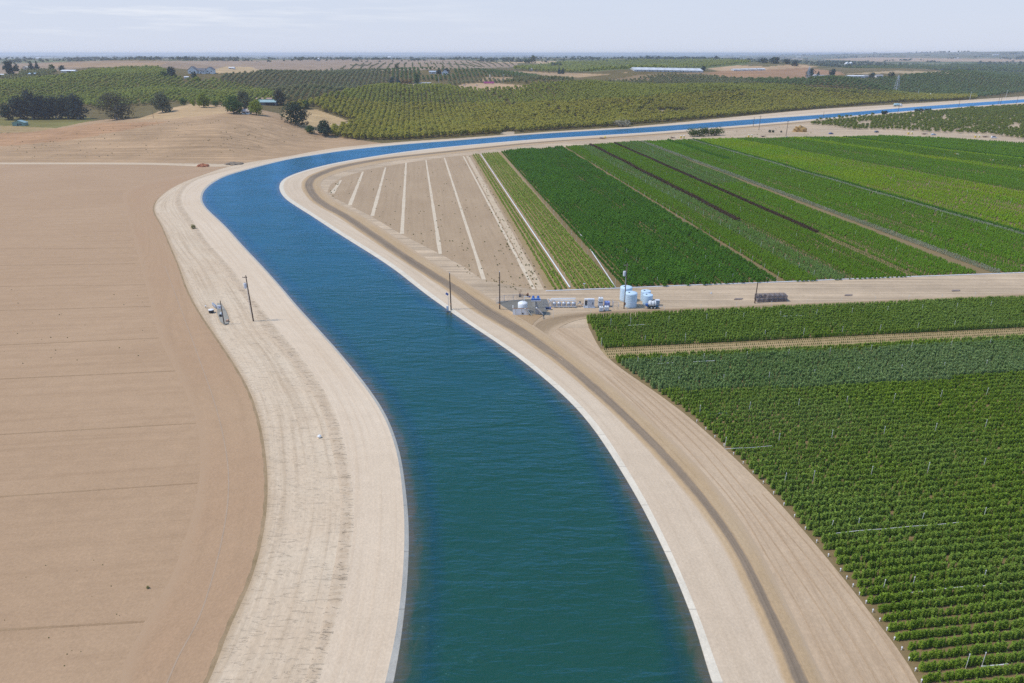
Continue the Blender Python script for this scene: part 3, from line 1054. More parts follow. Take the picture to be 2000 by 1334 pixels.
# ------------------------------------------------------------------ bare fields, tracks and drip lines
m_fieldL = earth('bare_field', (0.405, 0.285, 0.200), (0.44, 0.315, 0.225), (0.34, 0.235, 0.162), rot=GN_, streak=(0.02, 0.5), big=0.018, fine=2.4, amount=0.55, bmp=0.25)
m_head = earth('field_headland', (0.41, 0.28, 0.195), (0.43, 0.305, 0.215), (0.35, 0.245, 0.17), uv=True, streak=(0.012, 0.3), big=0.02, fine=2.4, amount=0.5, bmp=0.2, edge1=(0.42, 0.30, 0.215), ew=0.18)
m_furrow = earth('furrow_soil', (0.32, 0.22, 0.15), (0.35, 0.25, 0.17), (0.28, 0.20, 0.135), big=0.2)
m_dirt = earth('fallow_dirt', (0.375, 0.285, 0.208), (0.42, 0.325, 0.24), (0.32, 0.24, 0.17), rot=GA + math.pi / 2, streak=(0.02, 0.55), big=0.03, fine=1.6, amount=0.6, bmp=0.4)
m_line = earth('pale_drip_line', (0.64, 0.57, 0.49), (0.58, 0.50, 0.42), (0.50, 0.42, 0.34), big=0.2, amount=0.4)
m_soilg = earth('crop_soil', (0.20, 0.155, 0.085), (0.25, 0.19, 0.115), (0.16, 0.13, 0.065), big=0.05, rot=GA)
m_soily = earth('vine_soil', (0.35, 0.26, 0.165), (0.31, 0.24, 0.14), (0.26, 0.21, 0.11), big=0.08, rot=GA + math.pi / 2)
m_hillroad = earth('hill_road', (0.60, 0.50, 0.40), (0.55, 0.45, 0.36), (0.44, 0.35, 0.27), uv=True, streak=(0.02, 0.8), big=0.05)

fl = [tuple(q) for q in foot[:n_lo + 1:2]]
field_poly = [(x, y, 0.018) for x, y, z in fl] + [tuple(P(q, 321, 0.018)) for q in (430, 380, 200, 0, -300, -700)] + [tuple(P(-700, 1000, 0.018)), tuple(P(-500, 1520, 0.018))]
sheet('field', field_poly, m_fieldL, 'bare harrowed field left of the canal')
hl_px = [(290, 1520), (235, 1334), (285, 1215), (345, 1100), (388, 944), (384, 827), (350, 740), (312, 660), (285, 560), (262, 470), (243, 400), (245, 375), (300, 352), (395, 336), (450, 328)]
HL = catmull([P(*q, 0.03) for q in hl_px], 12)
idx = np.linspace(0, 19.6 * 8, len(HL)).astype(int)
strip('headland', foot[idx] * [1, 1, 0] + [0, 0, 0.035], HL, m_head, 'turning strip round the edge of the bare field', 5)
for (a, b_, wd) in (((-60, 1234), (282, 1214), 0.2), ((-60, 974), (385, 943.5), 0.2), ((-60, 852), (382, 826.5), 0.2), ((-60, 743), (348, 724), 0.22), ((-60, 677), (310, 660), 0.25), ((-60, 608), (300, 598), 0.2), ((-60, 560), (285, 556), 0.2), ((-60, 519), (265, 515), 0.22), ((-60, 487), (262, 484), 0.2)):
    A, B = P(*a, 0.03), P(*b_, 0.03)
    q = np.linspace(0, 1, 60)[:, None]
    L1 = np.array(A)[None] * (1 - q) + np.array(B)[None] * q
    wv = (wd * (0.6 + 0.5 * rng.random(60)))[:, None] * np.array([-N1[1], N1[0], 0])[None]
    strip('furrow', L1 - wv, L1 + wv, m_furrow, 'thin dark furrow across the bare field', 1)
# curved wheel track along the headland
trk = [P(*q, 0.044) for q in [(300, 1400), (345, 1290), (395, 1190), (432, 1060), (446, 960), (441, 880), (420, 790), (385, 690), (352, 600), (322, 520)]]
TK = catmull(trk, 12)
strip('wheel_track', TK + np.array([-0.11, 0, 0]), TK + np.array([0.11, 0, 0]), paint('track_soil', (0.405, 0.285, 0.185), 0.95, var=0.1, scale=0.6), 'pale curved wheel track on the turning strip', 1)
# farm road at the far end of the bare field
RA = catmull([P(*q, 0.05) for q in [(-700, 318), (-200, 318), (0, 317.5), (150, 317.5), (300, 318), (410, 321), (450, 320)]], 8)
RB = catmull([P(*q, 0.05) for q in [(-700, 321.5), (-200, 321.5), (0, 321), (150, 321), (300, 322), (400, 325.5), (450, 325)]], 8)
strip('dirt_road', RB, RA, m_hillroad, 'pale dirt road between the bare field and the hill', 2)

DIRT = [(640, 375), (644, 362), (668, 346), (722, 330), (800, 317), (868, 307), (922, 302), (1072, 566), (1042, 566), (990, 556), (942, 546), (905, 520), (860, 496), (785, 458), (725, 422), (683, 401), (652, 386)]
sheet('fallow_field', [P(*q, 0.022) for q in DIRT], m_dirt, 'bare fallow block with pale lines inside the canal bend')


def line_strip(a, b_, w0, w1, mat, label, name, z=0.03, n=26, wob=0.13):
    A, B = P(*a, z), P(*b_, z)
    q = np.linspace(0, 1, n)[:, None]
    L1 = np.array(A)[None] * (1 - q) + np.array(B)[None] * q
    ww = (w0 + (w1 - w0) * q) * (1 + wob * rng.normal(0, 1, (n, 1)).clip(-1.5, 1.5))
    return strip(name, L1 - ww * np.array([*E1, 0]) / 2, L1 + ww * np.array([*E1, 0]) / 2, mat, label, 1)


for a, b_, w0, w1 in (((709, 335), (683, 401), 1.5, 2.6), ((753, 327), (727, 422), 1.5, 2.2), ((793, 318), (785, 457), 1.5, 2.0), ((832, 313), (860, 496), 1.3, 1.9), ((868, 308), (945, 546), 1.3, 1.7), ((666, 352), (648, 378), 1.6, 3.2)):
    line_strip(a, b_, w0 * 0.75, w1 * 0.8, m_line, 'pale sandy line across the fallow block', 'sand_line')
line_strip((905, 305), (1043, 565), 0.9, 1.2, m_line, 'pale sandy line beside the vine rows', 'sand_line')
m_weedy = earth('weedy_sand', (0.57, 0.48, 0.39), (0.52, 0.43, 0.34), (0.42, 0.34, 0.24), (0.26, 0.23, 0.12), big=0.1, fine=1.2)
line_strip((913, 304), (1056, 566), 2.6, 2.6, m_weedy, 'weedy sand strip beside the vine rows', 'sand_strip', z=0.026)

YG = [(920, 302.5), (979, 297), (1203, 563), (1070, 567)]
sheet('vine_field', [P(*q, 0.024) for q in YG], m_soily, 'bare soil between the yellow green rows')
MIDF = [(979, 296.5), (1240, 277), (1440, 271.5), (1620, 269), (1720, 267), (1840, 271), (2000, 281), (2300, 302), (2300, 522), (2000, 531), (1593, 548), (1202, 563)]
sheet('crop_field', [P(*q, 0.02) for q in MIDF], m_soilg, 'soil under the striped crop blocks across the farm road')
NEARF = [(1147, 627), (1300, 618), (1600, 607), (2000, 591), (2500, 570), (2500, 1520)]
near_poly = [tuple(P(*q, 0.05)) for q in NEARF] + [(x, y, 0.05) for x, y, z in TE[::2]]
sheet('crop_field', near_poly, m_soilg, 'soil under the near green field')
sheet('gravel_pad', [P(*q, 0.045) for q in [(961, 592), (980, 588), (1030, 584), (1068, 584), (1073, 598), (1064, 616), (1040, 618), (1006, 617), (985, 610)]], earth('dark_gravel', (0.17, 0.175, 0.18), (0.21, 0.21, 0.21), (0.13, 0.13, 0.135), (0.30, 0.29, 0.28), big=0.3), 'dark grey gravel pad under the pump station')
J = [((2300, 561), (2300, 578)), ((2050, 570), (2050, 586)), ((1800, 582), (1800, 593)), ((1550, 592), (1550, 602)), ((1395, 598), (1395, 608)), ((1250, 603), (1250, 614)), ((1150, 608), (1150, 621)), ((1085, 614), (1110, 631)), ((1045, 625), (1085, 645)), ((1030, 645), (1072, 662)), ((1040, 668), (1082, 686)), ((1066, 690), (1100, 708))]
JA, JB = catmull([P(*q[0], 0.06) for q in J], 8), catmull([P(*q[1], 0.06) for q in J], 8)
for q in (JA, JB):
    q[-16:, 2] = np.linspace(0.06, 0.52, 16)
m_road2 = earth('farm_road', (0.285, 0.212, 0.15), (0.32, 0.245, 0.175), (0.23, 0.172, 0.122), (0.38, 0.295, 0.215), uv=True, streak=(0.012, 0.6), big=0.04, amount=0.7, edge0=(0.48, 0.38, 0.29), edge1=(0.46, 0.36, 0.27), ew=0.3)
strip('road', JA, JB, m_road2, 'brown dirt road branching between the two green fields', 5)
sheet('road_fork', [P(*q, 0.1) for q in [(962, 603), (1000, 613), (1062, 614), (1045, 628), (1032, 645), (1022, 640)]], earth('fork_soil', (0.36, 0.265, 0.175), (0.40, 0.30, 0.21), (0.29, 0.21, 0.14), big=0.1), 'brown churned soil where the two roads fork')

# ------------------------------------------------------------------ crop plants


def plant_mesh(name, n, hgt, wid, size, seed, kind='whip'):
    q = np.random.default_rng(seed)
    C, N = [], []
    if kind == 'whip':                       # a bushy seedling: several upright leafy shoots
        shoots = [(q.normal(0, wid * 0.09), q.normal(0, wid * 0.09), q.uniform(0.7, 1.08), q.normal(0, 0.12), q.normal(0, 0.12)) for _ in range(6)]
        for i in range(n):
            x, y, hh, lx, ly = shoots[i % 6]
            t = q.uniform(0.12, 1.0)
            rad = wid * 0.5 * (1 - 0.75 * t ** 1.5) * q.uniform(0.55, 1)
            a = q.uniform(0, 2 * math.pi)
            C.append((x + lx * t + rad * math.cos(a), y + ly * t + rad * math.sin(a), hgt * hh * t))
            N.append((math.cos(a) * 0.55, math.sin(a) * 0.55, q.uniform(0.5, 1.1)))
    else:                                    # a rounded bush
        for i in range(n):
            a = q.uniform(0, 2 * math.pi)
            z = q.uniform(-0.4, 1.0)
            rr = math.sqrt(max(0, 1 - z * z))
            k = q.uniform(0.7, 1.05) * (1 + 0.16 * math.sin(3 * a + seed) + 0.12 * math.sin(5 * z + a * 2))
            C.append((wid / 2 * rr * math.cos(a) * k, wid / 2 * rr * math.sin(a) * k, hgt * 0.42 + hgt * 0.58 * z * k))
            N.append((rr * math.cos(a), rr * math.sin(a), z + 0.7 + q.normal(0, 0.25)))
    if kind == 'whip':                       # leafy spine that ties the shoots together
        for k in range(24):
            t = (k + 0.5) / 24
            C.append((0, 0, hgt * 0.95 * t)); N.append((math.cos(k * 2.4), math.sin(k * 2.4), 0.5))
        n += 24
        big = np.ones(n); big[-24:] = 2.4
    C = np.array(C) + q.normal(0, 0.02, (n, 3))
    C[:, 2] = np.maximum(C[:, 2], 0.03)
    N = np.array(N) + q.normal(0, 0.3, (n, 3))
    S_ = size * q.uniform(0.7, 1.3, n)
    if kind == 'whip':
        S_ = S_ * big
    return leaf_mesh(name, C, N, S_)


m_near = leafy('nursery_green', (0.078, 0.128, 0.014), (0.145, 0.196, 0.025), (0.130, 0.175, 0.045))
m_dark = leafy('dark_green', (0.027, 0.072, 0.008), (0.066, 0.136, 0.016), (0.042, 0.094, 0.012))
m_yg = leafy('yellow_green', (0.105, 0.150, 0.024), (0.150, 0.190, 0.034), (0.140, 0.165, 0.038))
m_bright = leafy('bright_green', (0.060, 0.115, 0.009), (0.085, 0.150, 0.012), (0.085, 0.135, 0.016))
m_grey = leafy('grey_green', (0.075, 0.125, 0.030), (0.110, 0.158, 0.050), (0.075, 0.130, 0.022))
m_pale = leafy('pale_grass', (0.17, 0.18, 0.12), (0.23, 0.235, 0.165), (0.15, 0.17, 0.10))
m_green = leafy('leaf_green', (0.063, 0.130, 0.009), (0.098, 0.170, 0.013), (0.085, 0.14, 0.016))
m_lime = leafy('lime_green', (0.100, 0.175, 0.008), (0.140, 0.215, 0.012), (0.165, 0.205, 0.012))
m_dead = leafy('dead_brown', (0.030, 0.018, 0.013), (0.045, 0.028, 0.019), (0.04, 0.027, 0.017), transl=0.1)
m_ylime = leafy('yellow_lime', (0.095, 0.140, 0.018), (0.120, 0.165, 0.024), (0.075, 0.13, 0.02))

PROJ_T = np.array


def rows_near():
    """row plants of the near field in its own grid: positions and heading"""
    out = []
    aa_edge = np.array([(q[0] * N1[0] + q[1] * N1[1], q[0] * N2[0] + q[1] * N2[1]) for q in TE])
    o = np.argsort(aa_edge[:, 1])
    eb, ea = aa_edge[o, 1], aa_edge[o, 0]
    for k, b0 in enumerate(np.arange(43.8, 179.2, 1.6)):
        if 150.6 < b0 < 156.2:
            continue
        a0 = np.interp(b0, eb, ea) + 0.9 + rnd.uniform(-0.3, 0.5)
        a = np.arange(a0, a0 + 175, 0.40)
        a = a + rng.normal(0, 0.08, len(a))
        keep = rng.random(len(a)) > 0.04
        a = a[keep]
        bb = b0 + rng.normal(0, 0.05, len(a))
        out.append(np.stack([a * N1[0] + bb * N2[0], a * N1[1] + bb * N2[1]], 1))
    return np.vstack(out)


def in_frame(p, mx=320):
    q = np.concatenate([p, np.full((len(p), 1), 0.8)], 1)
    px, py = proj(q)
    return (px > -mx) & (px < 2000 + mx) & (py < 1334 + mx) & (p[:, 1] > 5)


def field_noise(p, s, seed=0):
    x, y = p[:, 0] / s, p[:, 1] / s
    return 0.5 + 0.25 * (np.sin(x + 1.7 * np.sin(y * 0.7 + seed)) + np.sin(y * 1.3 + 1.3 * np.sin(x * 0.8 + seed * 2)))


def plant_field(p2, z, sizes, variants, mat, n_single, single_name, single_label, cat, group, stuff_name, stuff_label, sources=None, zs=1.0):
    """the plants that show largest as things, the rest as one object"""
    p2 = np.asarray(p2)[:, :2]
    zz = np.full(len(p2), z) if np.isscalar(z) else np.asarray(z)
    rot = rng.uniform(0, 6.28, len(p2))
    pick = rng.integers(0, len(variants), len(p2))
    d = np.hypot(p2[:, 0], p2[:, 1])
    px, py = proj(np.concatenate([p2, zz[:, None] + 0.5], 1))
    vis = (px > 15) & (px < 1985) & (py > 0) & (py < 1325)
    order = np.argsort(np.where(vis, d, d + 1e6))
    single = order[:n_single]
    used = np.zeros(len(p2), bool); used[single] = True
    firsts = {}
    for i in single:
        k = int(pick[i])
        o = bpy.data.objects.new(single_name, variants[k])
        COL.objects.link(o)
        o.location = (p2[i, 0], p2[i, 1], zz[i])
        o.rotation_euler = (0, 0, rot[i])
        s = sizes[i]
        o.scale = (s, s, s * zs)
        tag(o, single_label, cat, group)
        firsts.setdefault(k, o)
    src = [firsts[k] for k in sorted(firsts)] if firsts else sources
    r = ~used
    if r.any():
        pts = np.concatenate([p2[r], zz[r][:, None]], 1)
        rots = np.stack([np.zeros(r.sum()), np.zeros(r.sum()), rot[r]], 1)
        ss = sizes[r][:, None] * np.array([[1, 1, zs]])
        scatter(stuff_name, pts, rots, ss, pick[r] % len(src), src, mat, stuff_label)
    return src


def with_mat(me, mat):
    me.materials.append(mat)
    return me


near_v = [with_mat(plant_mesh('nursery_plant', 300, 1.5, 0.56, 0.105, 20 + k), m_near) for k in range(5)]
pn = rows_near()
pn = pn[in_frame(pn)]
sn = (0.78 + 0.28 * field_noise(pn, 9.0, 1) + 0.10 * field_noise(pn, 2.1, 3)) * rng.uniform(0.85, 1.15, len(pn))
pb = pn @ N2
silver = (pb > 129 + 1.5 * np.sin(pn[:, 0] / 17)) & (pb < 146.5)
m_silver = leafy('silver_green', (0.105, 0.152, 0.052), (0.155, 0.200, 0.080), (0.110, 0.165, 0.045))
SRC_NEAR = plant_field(pn[~silver], 0.04, sn[~silver], near_v, m_near, 300, 'nursery_plant', 'leafy green young plant in the nearest rows of the near field', 'plant', 'young plants in the nearest crop rows', 'nursery_rows', 'long leafy rows of young plants in the near green field')

ns_ = int(silver.sum())
scatter('nursery_rows', np.concatenate([pn[silver], np.full((ns_, 1), 0.04)], 1), np.stack([np.zeros(ns_), np.zeros(ns_), rng.uniform(0, 6.28, ns_)], 1), sn[silver][:, None] * np.array([[0.95, 0.95, 1.15]]), rng.integers(0, 5, ns_), SRC_NEAR, m_silver, 'taller silvery green rows below the bare gap of the near field')

# thin grass lines in the bare gap of the near field
m_grassline = leafy('line_grass', (0.075, 0.10, 0.022), (0.11, 0.13, 0.035), (0.10, 0.11, 0.04))
gp = []
for b0 in (151.2, 152.9, 154.6, 156.0):
    a = np.arange(43, 175, 0.55)
    gp.append(np.stack([a * N1[0] + b0 * N2[0], a * N1[1] + b0 * N2[1]], 1))
gp = np.vstack(gp)
scatter('grass', np.concatenate([gp, np.full((len(gp), 1), 0.04)], 1), np.stack([0 * gp[:, 0], 0 * gp[:, 0], rng.uniform(0, 6, len(gp))], 1), np.full((len(gp), 3), 0.42) * rng.uniform(0.7, 1.2, (len(gp), 1)) * [1, 1, 0.7], rng.integers(0, 5, len(gp)), SRC_NEAR, m_grassline, 'thin lines of grass in the bare gap across the near field')
GAP = [tuple(np.array([*(a * N1 + bb * N2), 0.056])) for a, bb in ((42.6, 150.6), (185, 150.6), (185, 156.6), (42.0, 156.6))]
sheet('sand_strip', GAP, earth('gap_soil', (0.40, 0.31, 0.19), (0.36, 0.28, 0.165), (0.29, 0.22, 0.12), rot=GN_, big=0.1), 'bare tan gap with grass lines across the near field')

# far block: strips of different crops
MFP = [(922, 302), (1240, 276.5), (1440, 271.5), (1620, 269), (1720, 267), (1840, 271), (2000, 281), (2300, 302), (2300, 522), (2000, 532), (1593, 549), (1202, 563), (1072, 566)]


def block(lo, hi, step, gap, jit=0.12, skip=0.03, bmax=None, bmin=None):
    """rows between two slightly fanning lines: lo, hi = (position at the far end, drift towards the near end)"""
    w_ = hi[0] - lo[0]
    nrow = max(1, int(round(w_ / step)))
    out = []
    for k in range(nrow):
        f = (k + 0.5) / nrow
        a0 = lo[0] + f * w_
        dr = lo[1] + f * (hi[1] - lo[1])
        b0 = np.arange(195, 660, gap)
        b0 = b0[rng.random(len(b0)) > skip] if skip else b0
        b0 = b0 + rng.normal(0, jit, len(b0))
        a = a0 + dr * (590 - b0) + rng.normal(0, jit, len(b0))
        out.append(np.stack([a * E1[0] + b0 * E2[0], a * E1[1] + b0 * E2[1], b0, np.full(len(b0), rnd.choice([0.7, 0.85, 1, 1, 1.08, 1.15]))], 1))
    p = np.vstack(out)
    px, py = proj(np.concatenate([p[:, :2], np.zeros((len(p), 1))], 1))
    k = inpoly(px, py, MFP) & (px < 2300)
    if bmin is not None:
        k &= p[:, 2] > bmin
    if bmax is not None:
        k &= p[:, 2] < bmax
    return p[k][:, [0, 1, 3]]


def sz(p, base, var=0.25, s=14.0, seed=2):
    return base * (p[:, 2] if p.shape[1] > 2 else 1.0) * (1 - var / 2 + var * field_noise(p, s, seed)) * rng.uniform(0.85, 1.15, len(p))


yg_v = [with_mat(plant_mesh('vine_plant', 70, 1.0, 0.95, 0.34, 60 + k, 'bush'), m_yg) for k in range(3)]
p = np.vstack([block((40.9, 0), (46.2, 0), 1.75, 0.75), block((47.9, 0), (61.5, 0), 1.75, 0.75)])
plant_field(p, 0.03, sz(p, 0.85), yg_v, m_yg, 200, 'vine_plant', 'small yellow green plant in the open rows left of the dark green block', 'plant', 'plants in the open yellow green rows', 'vine_rows', 'open rows of small yellow green plants')
dk_v = [with_mat(plant_mesh('dark_bush', 130, 1.9, 1.3, 0.33, 70 + k, 'bush'), m_dark) for k in range(4)]
p = block((63.6, 0.0), (116.2, 0.0), 1.85, 1.35)
SRC_DK = plant_field(p, 0.02, sz(p, 0.92, 0.35, 9.0), dk_v, m_dark, 300, 'dark_bush', 'round dark green bush at the near end of the dense dark block', 'bush', 'bushes at the near end of the dark green block', 'dark_bush_rows', 'dense rows of round dark green bushes')
for lo, hi, step, gap, base, mt, nm, lab, kw in (
    ((119.2, 0), (130.0, 0), 1.55, 0.9, 0.62, m_bright, 'bright_rows', 'bright green hedge like rows beside the dark block', {}),
    ((130.6, 0), (140.8, 0), 1.7, 1.0, 0.56, m_grey, 'grey_green_rows', 'grey green flecked rows left of the first brown row', {}),
    ((140.8, 0), (143.2, 0), 1.1, 0.7, 0.68, m_dead, 'dead_row', 'dead brown row ending halfway down the field', {'bmin': 289}),
    ((141.0, 0), (142.6, 0), 1.6, 0.9, 0.5, m_grey, 'grey_green_rows', 'grey green row carrying on from the dead brown row', {'bmax': 288}),
    ((143.0, 0), (164.4, 0), 1.7, 1.0, 0.58, m_bright, 'field_rows', 'green rows between the two dead brown rows', {}),
    ((164.5, 0), (167.0, 0), 1.1, 0.7, 0.68, m_dead, 'dead_row', 'longer dead brown row in the middle of the field', {'bmin': 264}),
    ((164.8, 0), (166.6, 0), 1.7, 0.9, 0.5, m_green, 'field_rows', 'green row carrying on from the longer brown row', {'bmax': 263}),
    ((167.0, 0), (189.0, 0), 1.75, 1.05, 0.60, m_grey, 'grey_green_rows', 'wide band of grey green rows right of the longer brown row', {'bmin': 380}),
    ((167.0, 0), (189.0, 0), 1.75, 1.05, 0.60, m_green, 'field_rows', 'dark green rows at the near end of the wide band', {'bmax': 381}),
    ((190.0, 0.012), (192.6, 0.014), 0.8, 0.5, 0.55, m_pale, 'dry_grass_strip', 'pale dry grass strip running down the field', {}),
    ((193.0, 0.014), (236.0, 0.03), 1.8, 1.1, 0.62, m_green, 'field_rows', 'broad green block right of the dry grass strip', {}),
    ((214.2, 0.02), (217.6, 0.02), 1.7, 1.0, 0.95, m_dark, 'dark_hedge_rows', 'short dark hedge rows at the far end of the field', {'bmin': 470}),
    ((235.6, 0.03), (238.4, 0.03), 0.8, 0.5, 0.5, m_pale, 'dry_grass_strip', 'pale dry grass strip beside the long dark hedge row', {}),
    ((238.6, 0.03), (241.4, 0.03), 1.5, 0.9, 0.85, m_dark, 'dark_hedge_rows', 'long dark hedge row beside the lime green block', {}),
    ((241.8, 0.03), (279.0, 0.19), 1.9, 1.2, 0.68, m_lime, 'lime_rows', 'lime green block right of the long dark hedge row', {}),
    ((279.5, 0.19), (330.0, 0.26), 2.0, 1.3, 0.72, m_green, 'field_rows', 'green block beyond the lime green block', {}),
    ((330.5, 0.26), (340.0, 0.28), 2.0, 1.3, 0.70, m_lime, 'lime_rows', 'narrow lime green stripe in the far green block', {}),
    ((340.5, 0.28), (372.0, 0.35), 2.0, 1.3, 0.74, m_bright, 'bright_rows', 'bright green rows near the far end of the field', {}),
    ((372.5, 0.35), (381.0, 0.36), 2.0, 1.3, 0.70, m_lime, 'lime_rows', 'narrow lime green stripe before the last dark rows', {}),
    ((381.4, 0.36), (384.0, 0.36), 1.5, 1.0, 0.95, m_dark, 'dark_hedge_rows', 'dark hedge row near the far right corner of the field', {}),
    ((384.5, 0.36), (640.0, 0.7), 2.2, 1.5, 0.85, m_green, 'field_rows', 'mid green rows in the far right corner of the field', {}),
):
    p = block(lo, hi, step, gap, **kw)
    src = SRC_DK if base > 0.5 and mt is not m_pale else SRC_NEAR
    if len(p):
        s = sz(p, base * (1.0 if src is SRC_DK else 1.3), 0.3)
        if mt is m_dead or mt is m_pale:
            s = s * 1.05
        scatter(nm, np.concatenate([p[:, :2], np.full((len(p), 1), 0.02)], 1), np.stack([0 * s, 0 * s, rng.uniform(0, 6.28, len(p))], 1), np.stack([s, s, s], 1), rng.integers(0, len(src), len(p)), src, mt, lab)

# ------------------------------------------------------------------ sprinkler posts and irrigation pipes
m_post = paint('white_post', (0.66, 0.64, 0.60), 0.5, var=0.1)
m_pvc = paint('white_pipe', (0.78, 0.78, 0.77), 0.4, var=0.06)
pm = MB().tube((0, 0, 0), (0, 0, 2.25), 0.045, 0.035, 6).tube((0, 0, 2.25), (0, 0, 2.42), 0.075, 0.055, 6).build('sprinkler_post', m_post)
post_me = pm.data
first = True
posts = []
k = 0
LB = [(171.5, 48.6), (158.3, 42.8), (145.5, 48.6), (133.6, 54.6), (120.2, 54.4), (107.2, 54.4), (94.4, 59.9), (81.0, 60.7), (67.8, 60.8), (54.6, 63.1)]
for b0, astart in LB:
    for a in [astart] + [54.3 + 10.95 * i for i in range(0, 13)]:
        if a < astart + 2.0 and a != astart:
            continue
        posts.append((a * N1 + b0 * N2, 0.05))
for b0 in (184.5,):
    for i in range(14):
        posts.append(((23 + 10.95 * i) * N1 + 179.9 * N2, 0.05))
mid_posts = []
for a0, dr in ((46.9, 0), (61.9, 0), (118.0, 0), (131, 0)):
    for b0 in np.arange(206, 470, 9.6):
        mid_posts.append((a0 * E1 + b0 * E2, 0.03))
for a0 in (76, 89, 102):
    for b0 in (206, 217, 229, 241):
        mid_posts.append((a0 * E1 + b0 * E2, 0.03))
for a0, dr in ((152, 0), (178, 0), (206, 0.02), (228, 0.03), (262, 0.12), (300, 0.2), (345, 0.28)):
    for b0 in np.arange(230, 560, 26):
        mid_posts.append(((a0 + dr * (590 - b0)) * E1 + b0 * E2, 0.03))
for lst, lab, grp in ((posts, 'thin white sprinkler post standing in the near green field', 'sprinkler posts of the near field'), (mid_posts, 'thin white sprinkler post standing in the striped crop blocks', 'sprinkler posts of the striped blocks')):
    for q, z in lst:
        px, py = proj(np.array([q[0], q[1], 1.0]))
        if not (8 < px < 1992 and py < 1330):
            continue
        o = pm if first else bpy.data.objects.new('sprinkler_post', post_me)
        if not first:
            COL.objects.link(o)
        first = False
        o.location = (q[0], q[1], z)
        o.rotation_euler = (rnd.uniform(-0.03, 0.03), rnd.uniform(-0.03, 0.03), 0)
        tag(o, lab, 'sprinkler post', grp)


def pipe(pts, r, label, mat=None, name='irrigation_pipe'):
    o = MB().path([Vector(q) for q in pts], r, 6).build(name, mat or m_pvc)
    return tag(o, label, 'pipe')


def seg(frame, a0, a1, b0, z, n=6, wob=0.12):
    A, B = (N1, N2) if frame == 'N' else (E1, E2)
    return [(*(a * A + (b0 + rnd.uniform(-wob, wob)) * B), z) for a in np.linspace(a0, a1, n)]


pipe(seg('N', 60.6, 82, 79.9, 0.85), 0.045, 'long white pipe lying across the rows of the near field')
pipe(seg('N', 62.5, 78, 66.6, 0.9), 0.05, 'white pipe half hidden in the near rows by the tracked sand')
pipe(seg('N', 64.5, 68, 54.0, 0.9), 0.06, 'short white pipe in the rows nearest the viewer')
pipe(seg('N', 53.6, 63, 105.5, 0.9), 0.035, 'white pipe lying in the middle rows of the near field')
pipe(seg('N', 56, 60, 119.0, 0.9), 0.05, 'short white pipe by the field edge in the middle rows')
pipe(seg('N', 62, 67.5, 144.3, 1.0), 0.06, 'short white pipe below the bare gap of the near field')
pipe(seg('N', 53, 57, 144.3, 1.0), 0.06, 'short white pipe near the left end of the rows below the bare gap')
pipe(seg('N', 53, 58, 169.6, 1.0), 0.045, 'white pipe lying in the far rows of the near field')
pipe(seg('N', 98, 104, 170.4, 1.3), 0.06, 'white pipe farther right in the far rows of the near field')
pipe([P(1066, 568, 0.12), P(1200, 563, 0.12), P(1330, 557.5, 0.12), P(1513, 551, 0.12), P(1700, 543, 0.12), P(2010, 532, 0.12)], 0.17, 'long white supply pipe along the near edge of the striped crop blocks')
pipe([P(939, 301, 0.3), P(1025, 430, 0.3), P(1113, 561, 0.3)], 0.22, 'white pipe running down between the yellow green rows')
pipe([P(1130, 452, 0.3), P(1165, 505, 0.3), P(1202, 561, 0.3)], 0.16, 'white pipe on the right edge of the yellow green rows')
line_strip((1100, 289), (1168, 331), 1.2, 0.9, m_line, 'pale sand beside the far corner of the dark green block', 'sand_line', z=0.03)
line_strip((1490, 535), (1515, 550), 1.4, 1.6, m_line, 'pale sand at the near corner of the dark green block', 'sand_line', z=0.03)

# drip valves at the row ends
vm = MB().tube((0, 0, 0), (0, 0, 0.42), 0.05, 0.05, 6).tube((0, 0, 0.42), (0, 0, 0.56), 0.11, 0.08, 8).build('drip_valve', m_pvc)
ve = np.array([(q[0] * N1[0] + q[1] * N1[1], q[0] * N2[0] + q[1] * N2[1]) for q in TE])
o_ = np.argsort(ve[:, 1])
for k, b0 in enumerate(np.arange(53.4, 120, 1.6)):
    if k > 12 and k % 2:
        continue
    a = np.interp(b0, ve[o_, 1], ve[o_, 0]) + 0.35
    o = vm if k == 0 else bpy.data.objects.new('drip_valve', vm.data)
    if k:
        COL.objects.link(o)
    o.location = (*(a * N1 + b0 * N2), 0.05)
    tag(o, 'small white drip valve at the end of a near crop row', 'valve', 'drip valves along the field edge')

# ------------------------------------------------------------------ weeds on the sand
wp = []


def weeds(poly, n, s0, s1, z=0.02):
    xs, ys = [q[0] for q in poly], [q[1] for q in poly]
    c = 0
    while c < n:
        px, py = rnd.uniform(min(xs), max(xs)), rnd.uniform(min(ys), max(ys))
        if inpoly(np.array([px]), np.array([py]), poly)[0]:
            q = P(px, py, z) if z is not None else at(px, py)
            wp.append((q[0], q[1], q[2], rnd.uniform(s0, s1)))
            c += 1


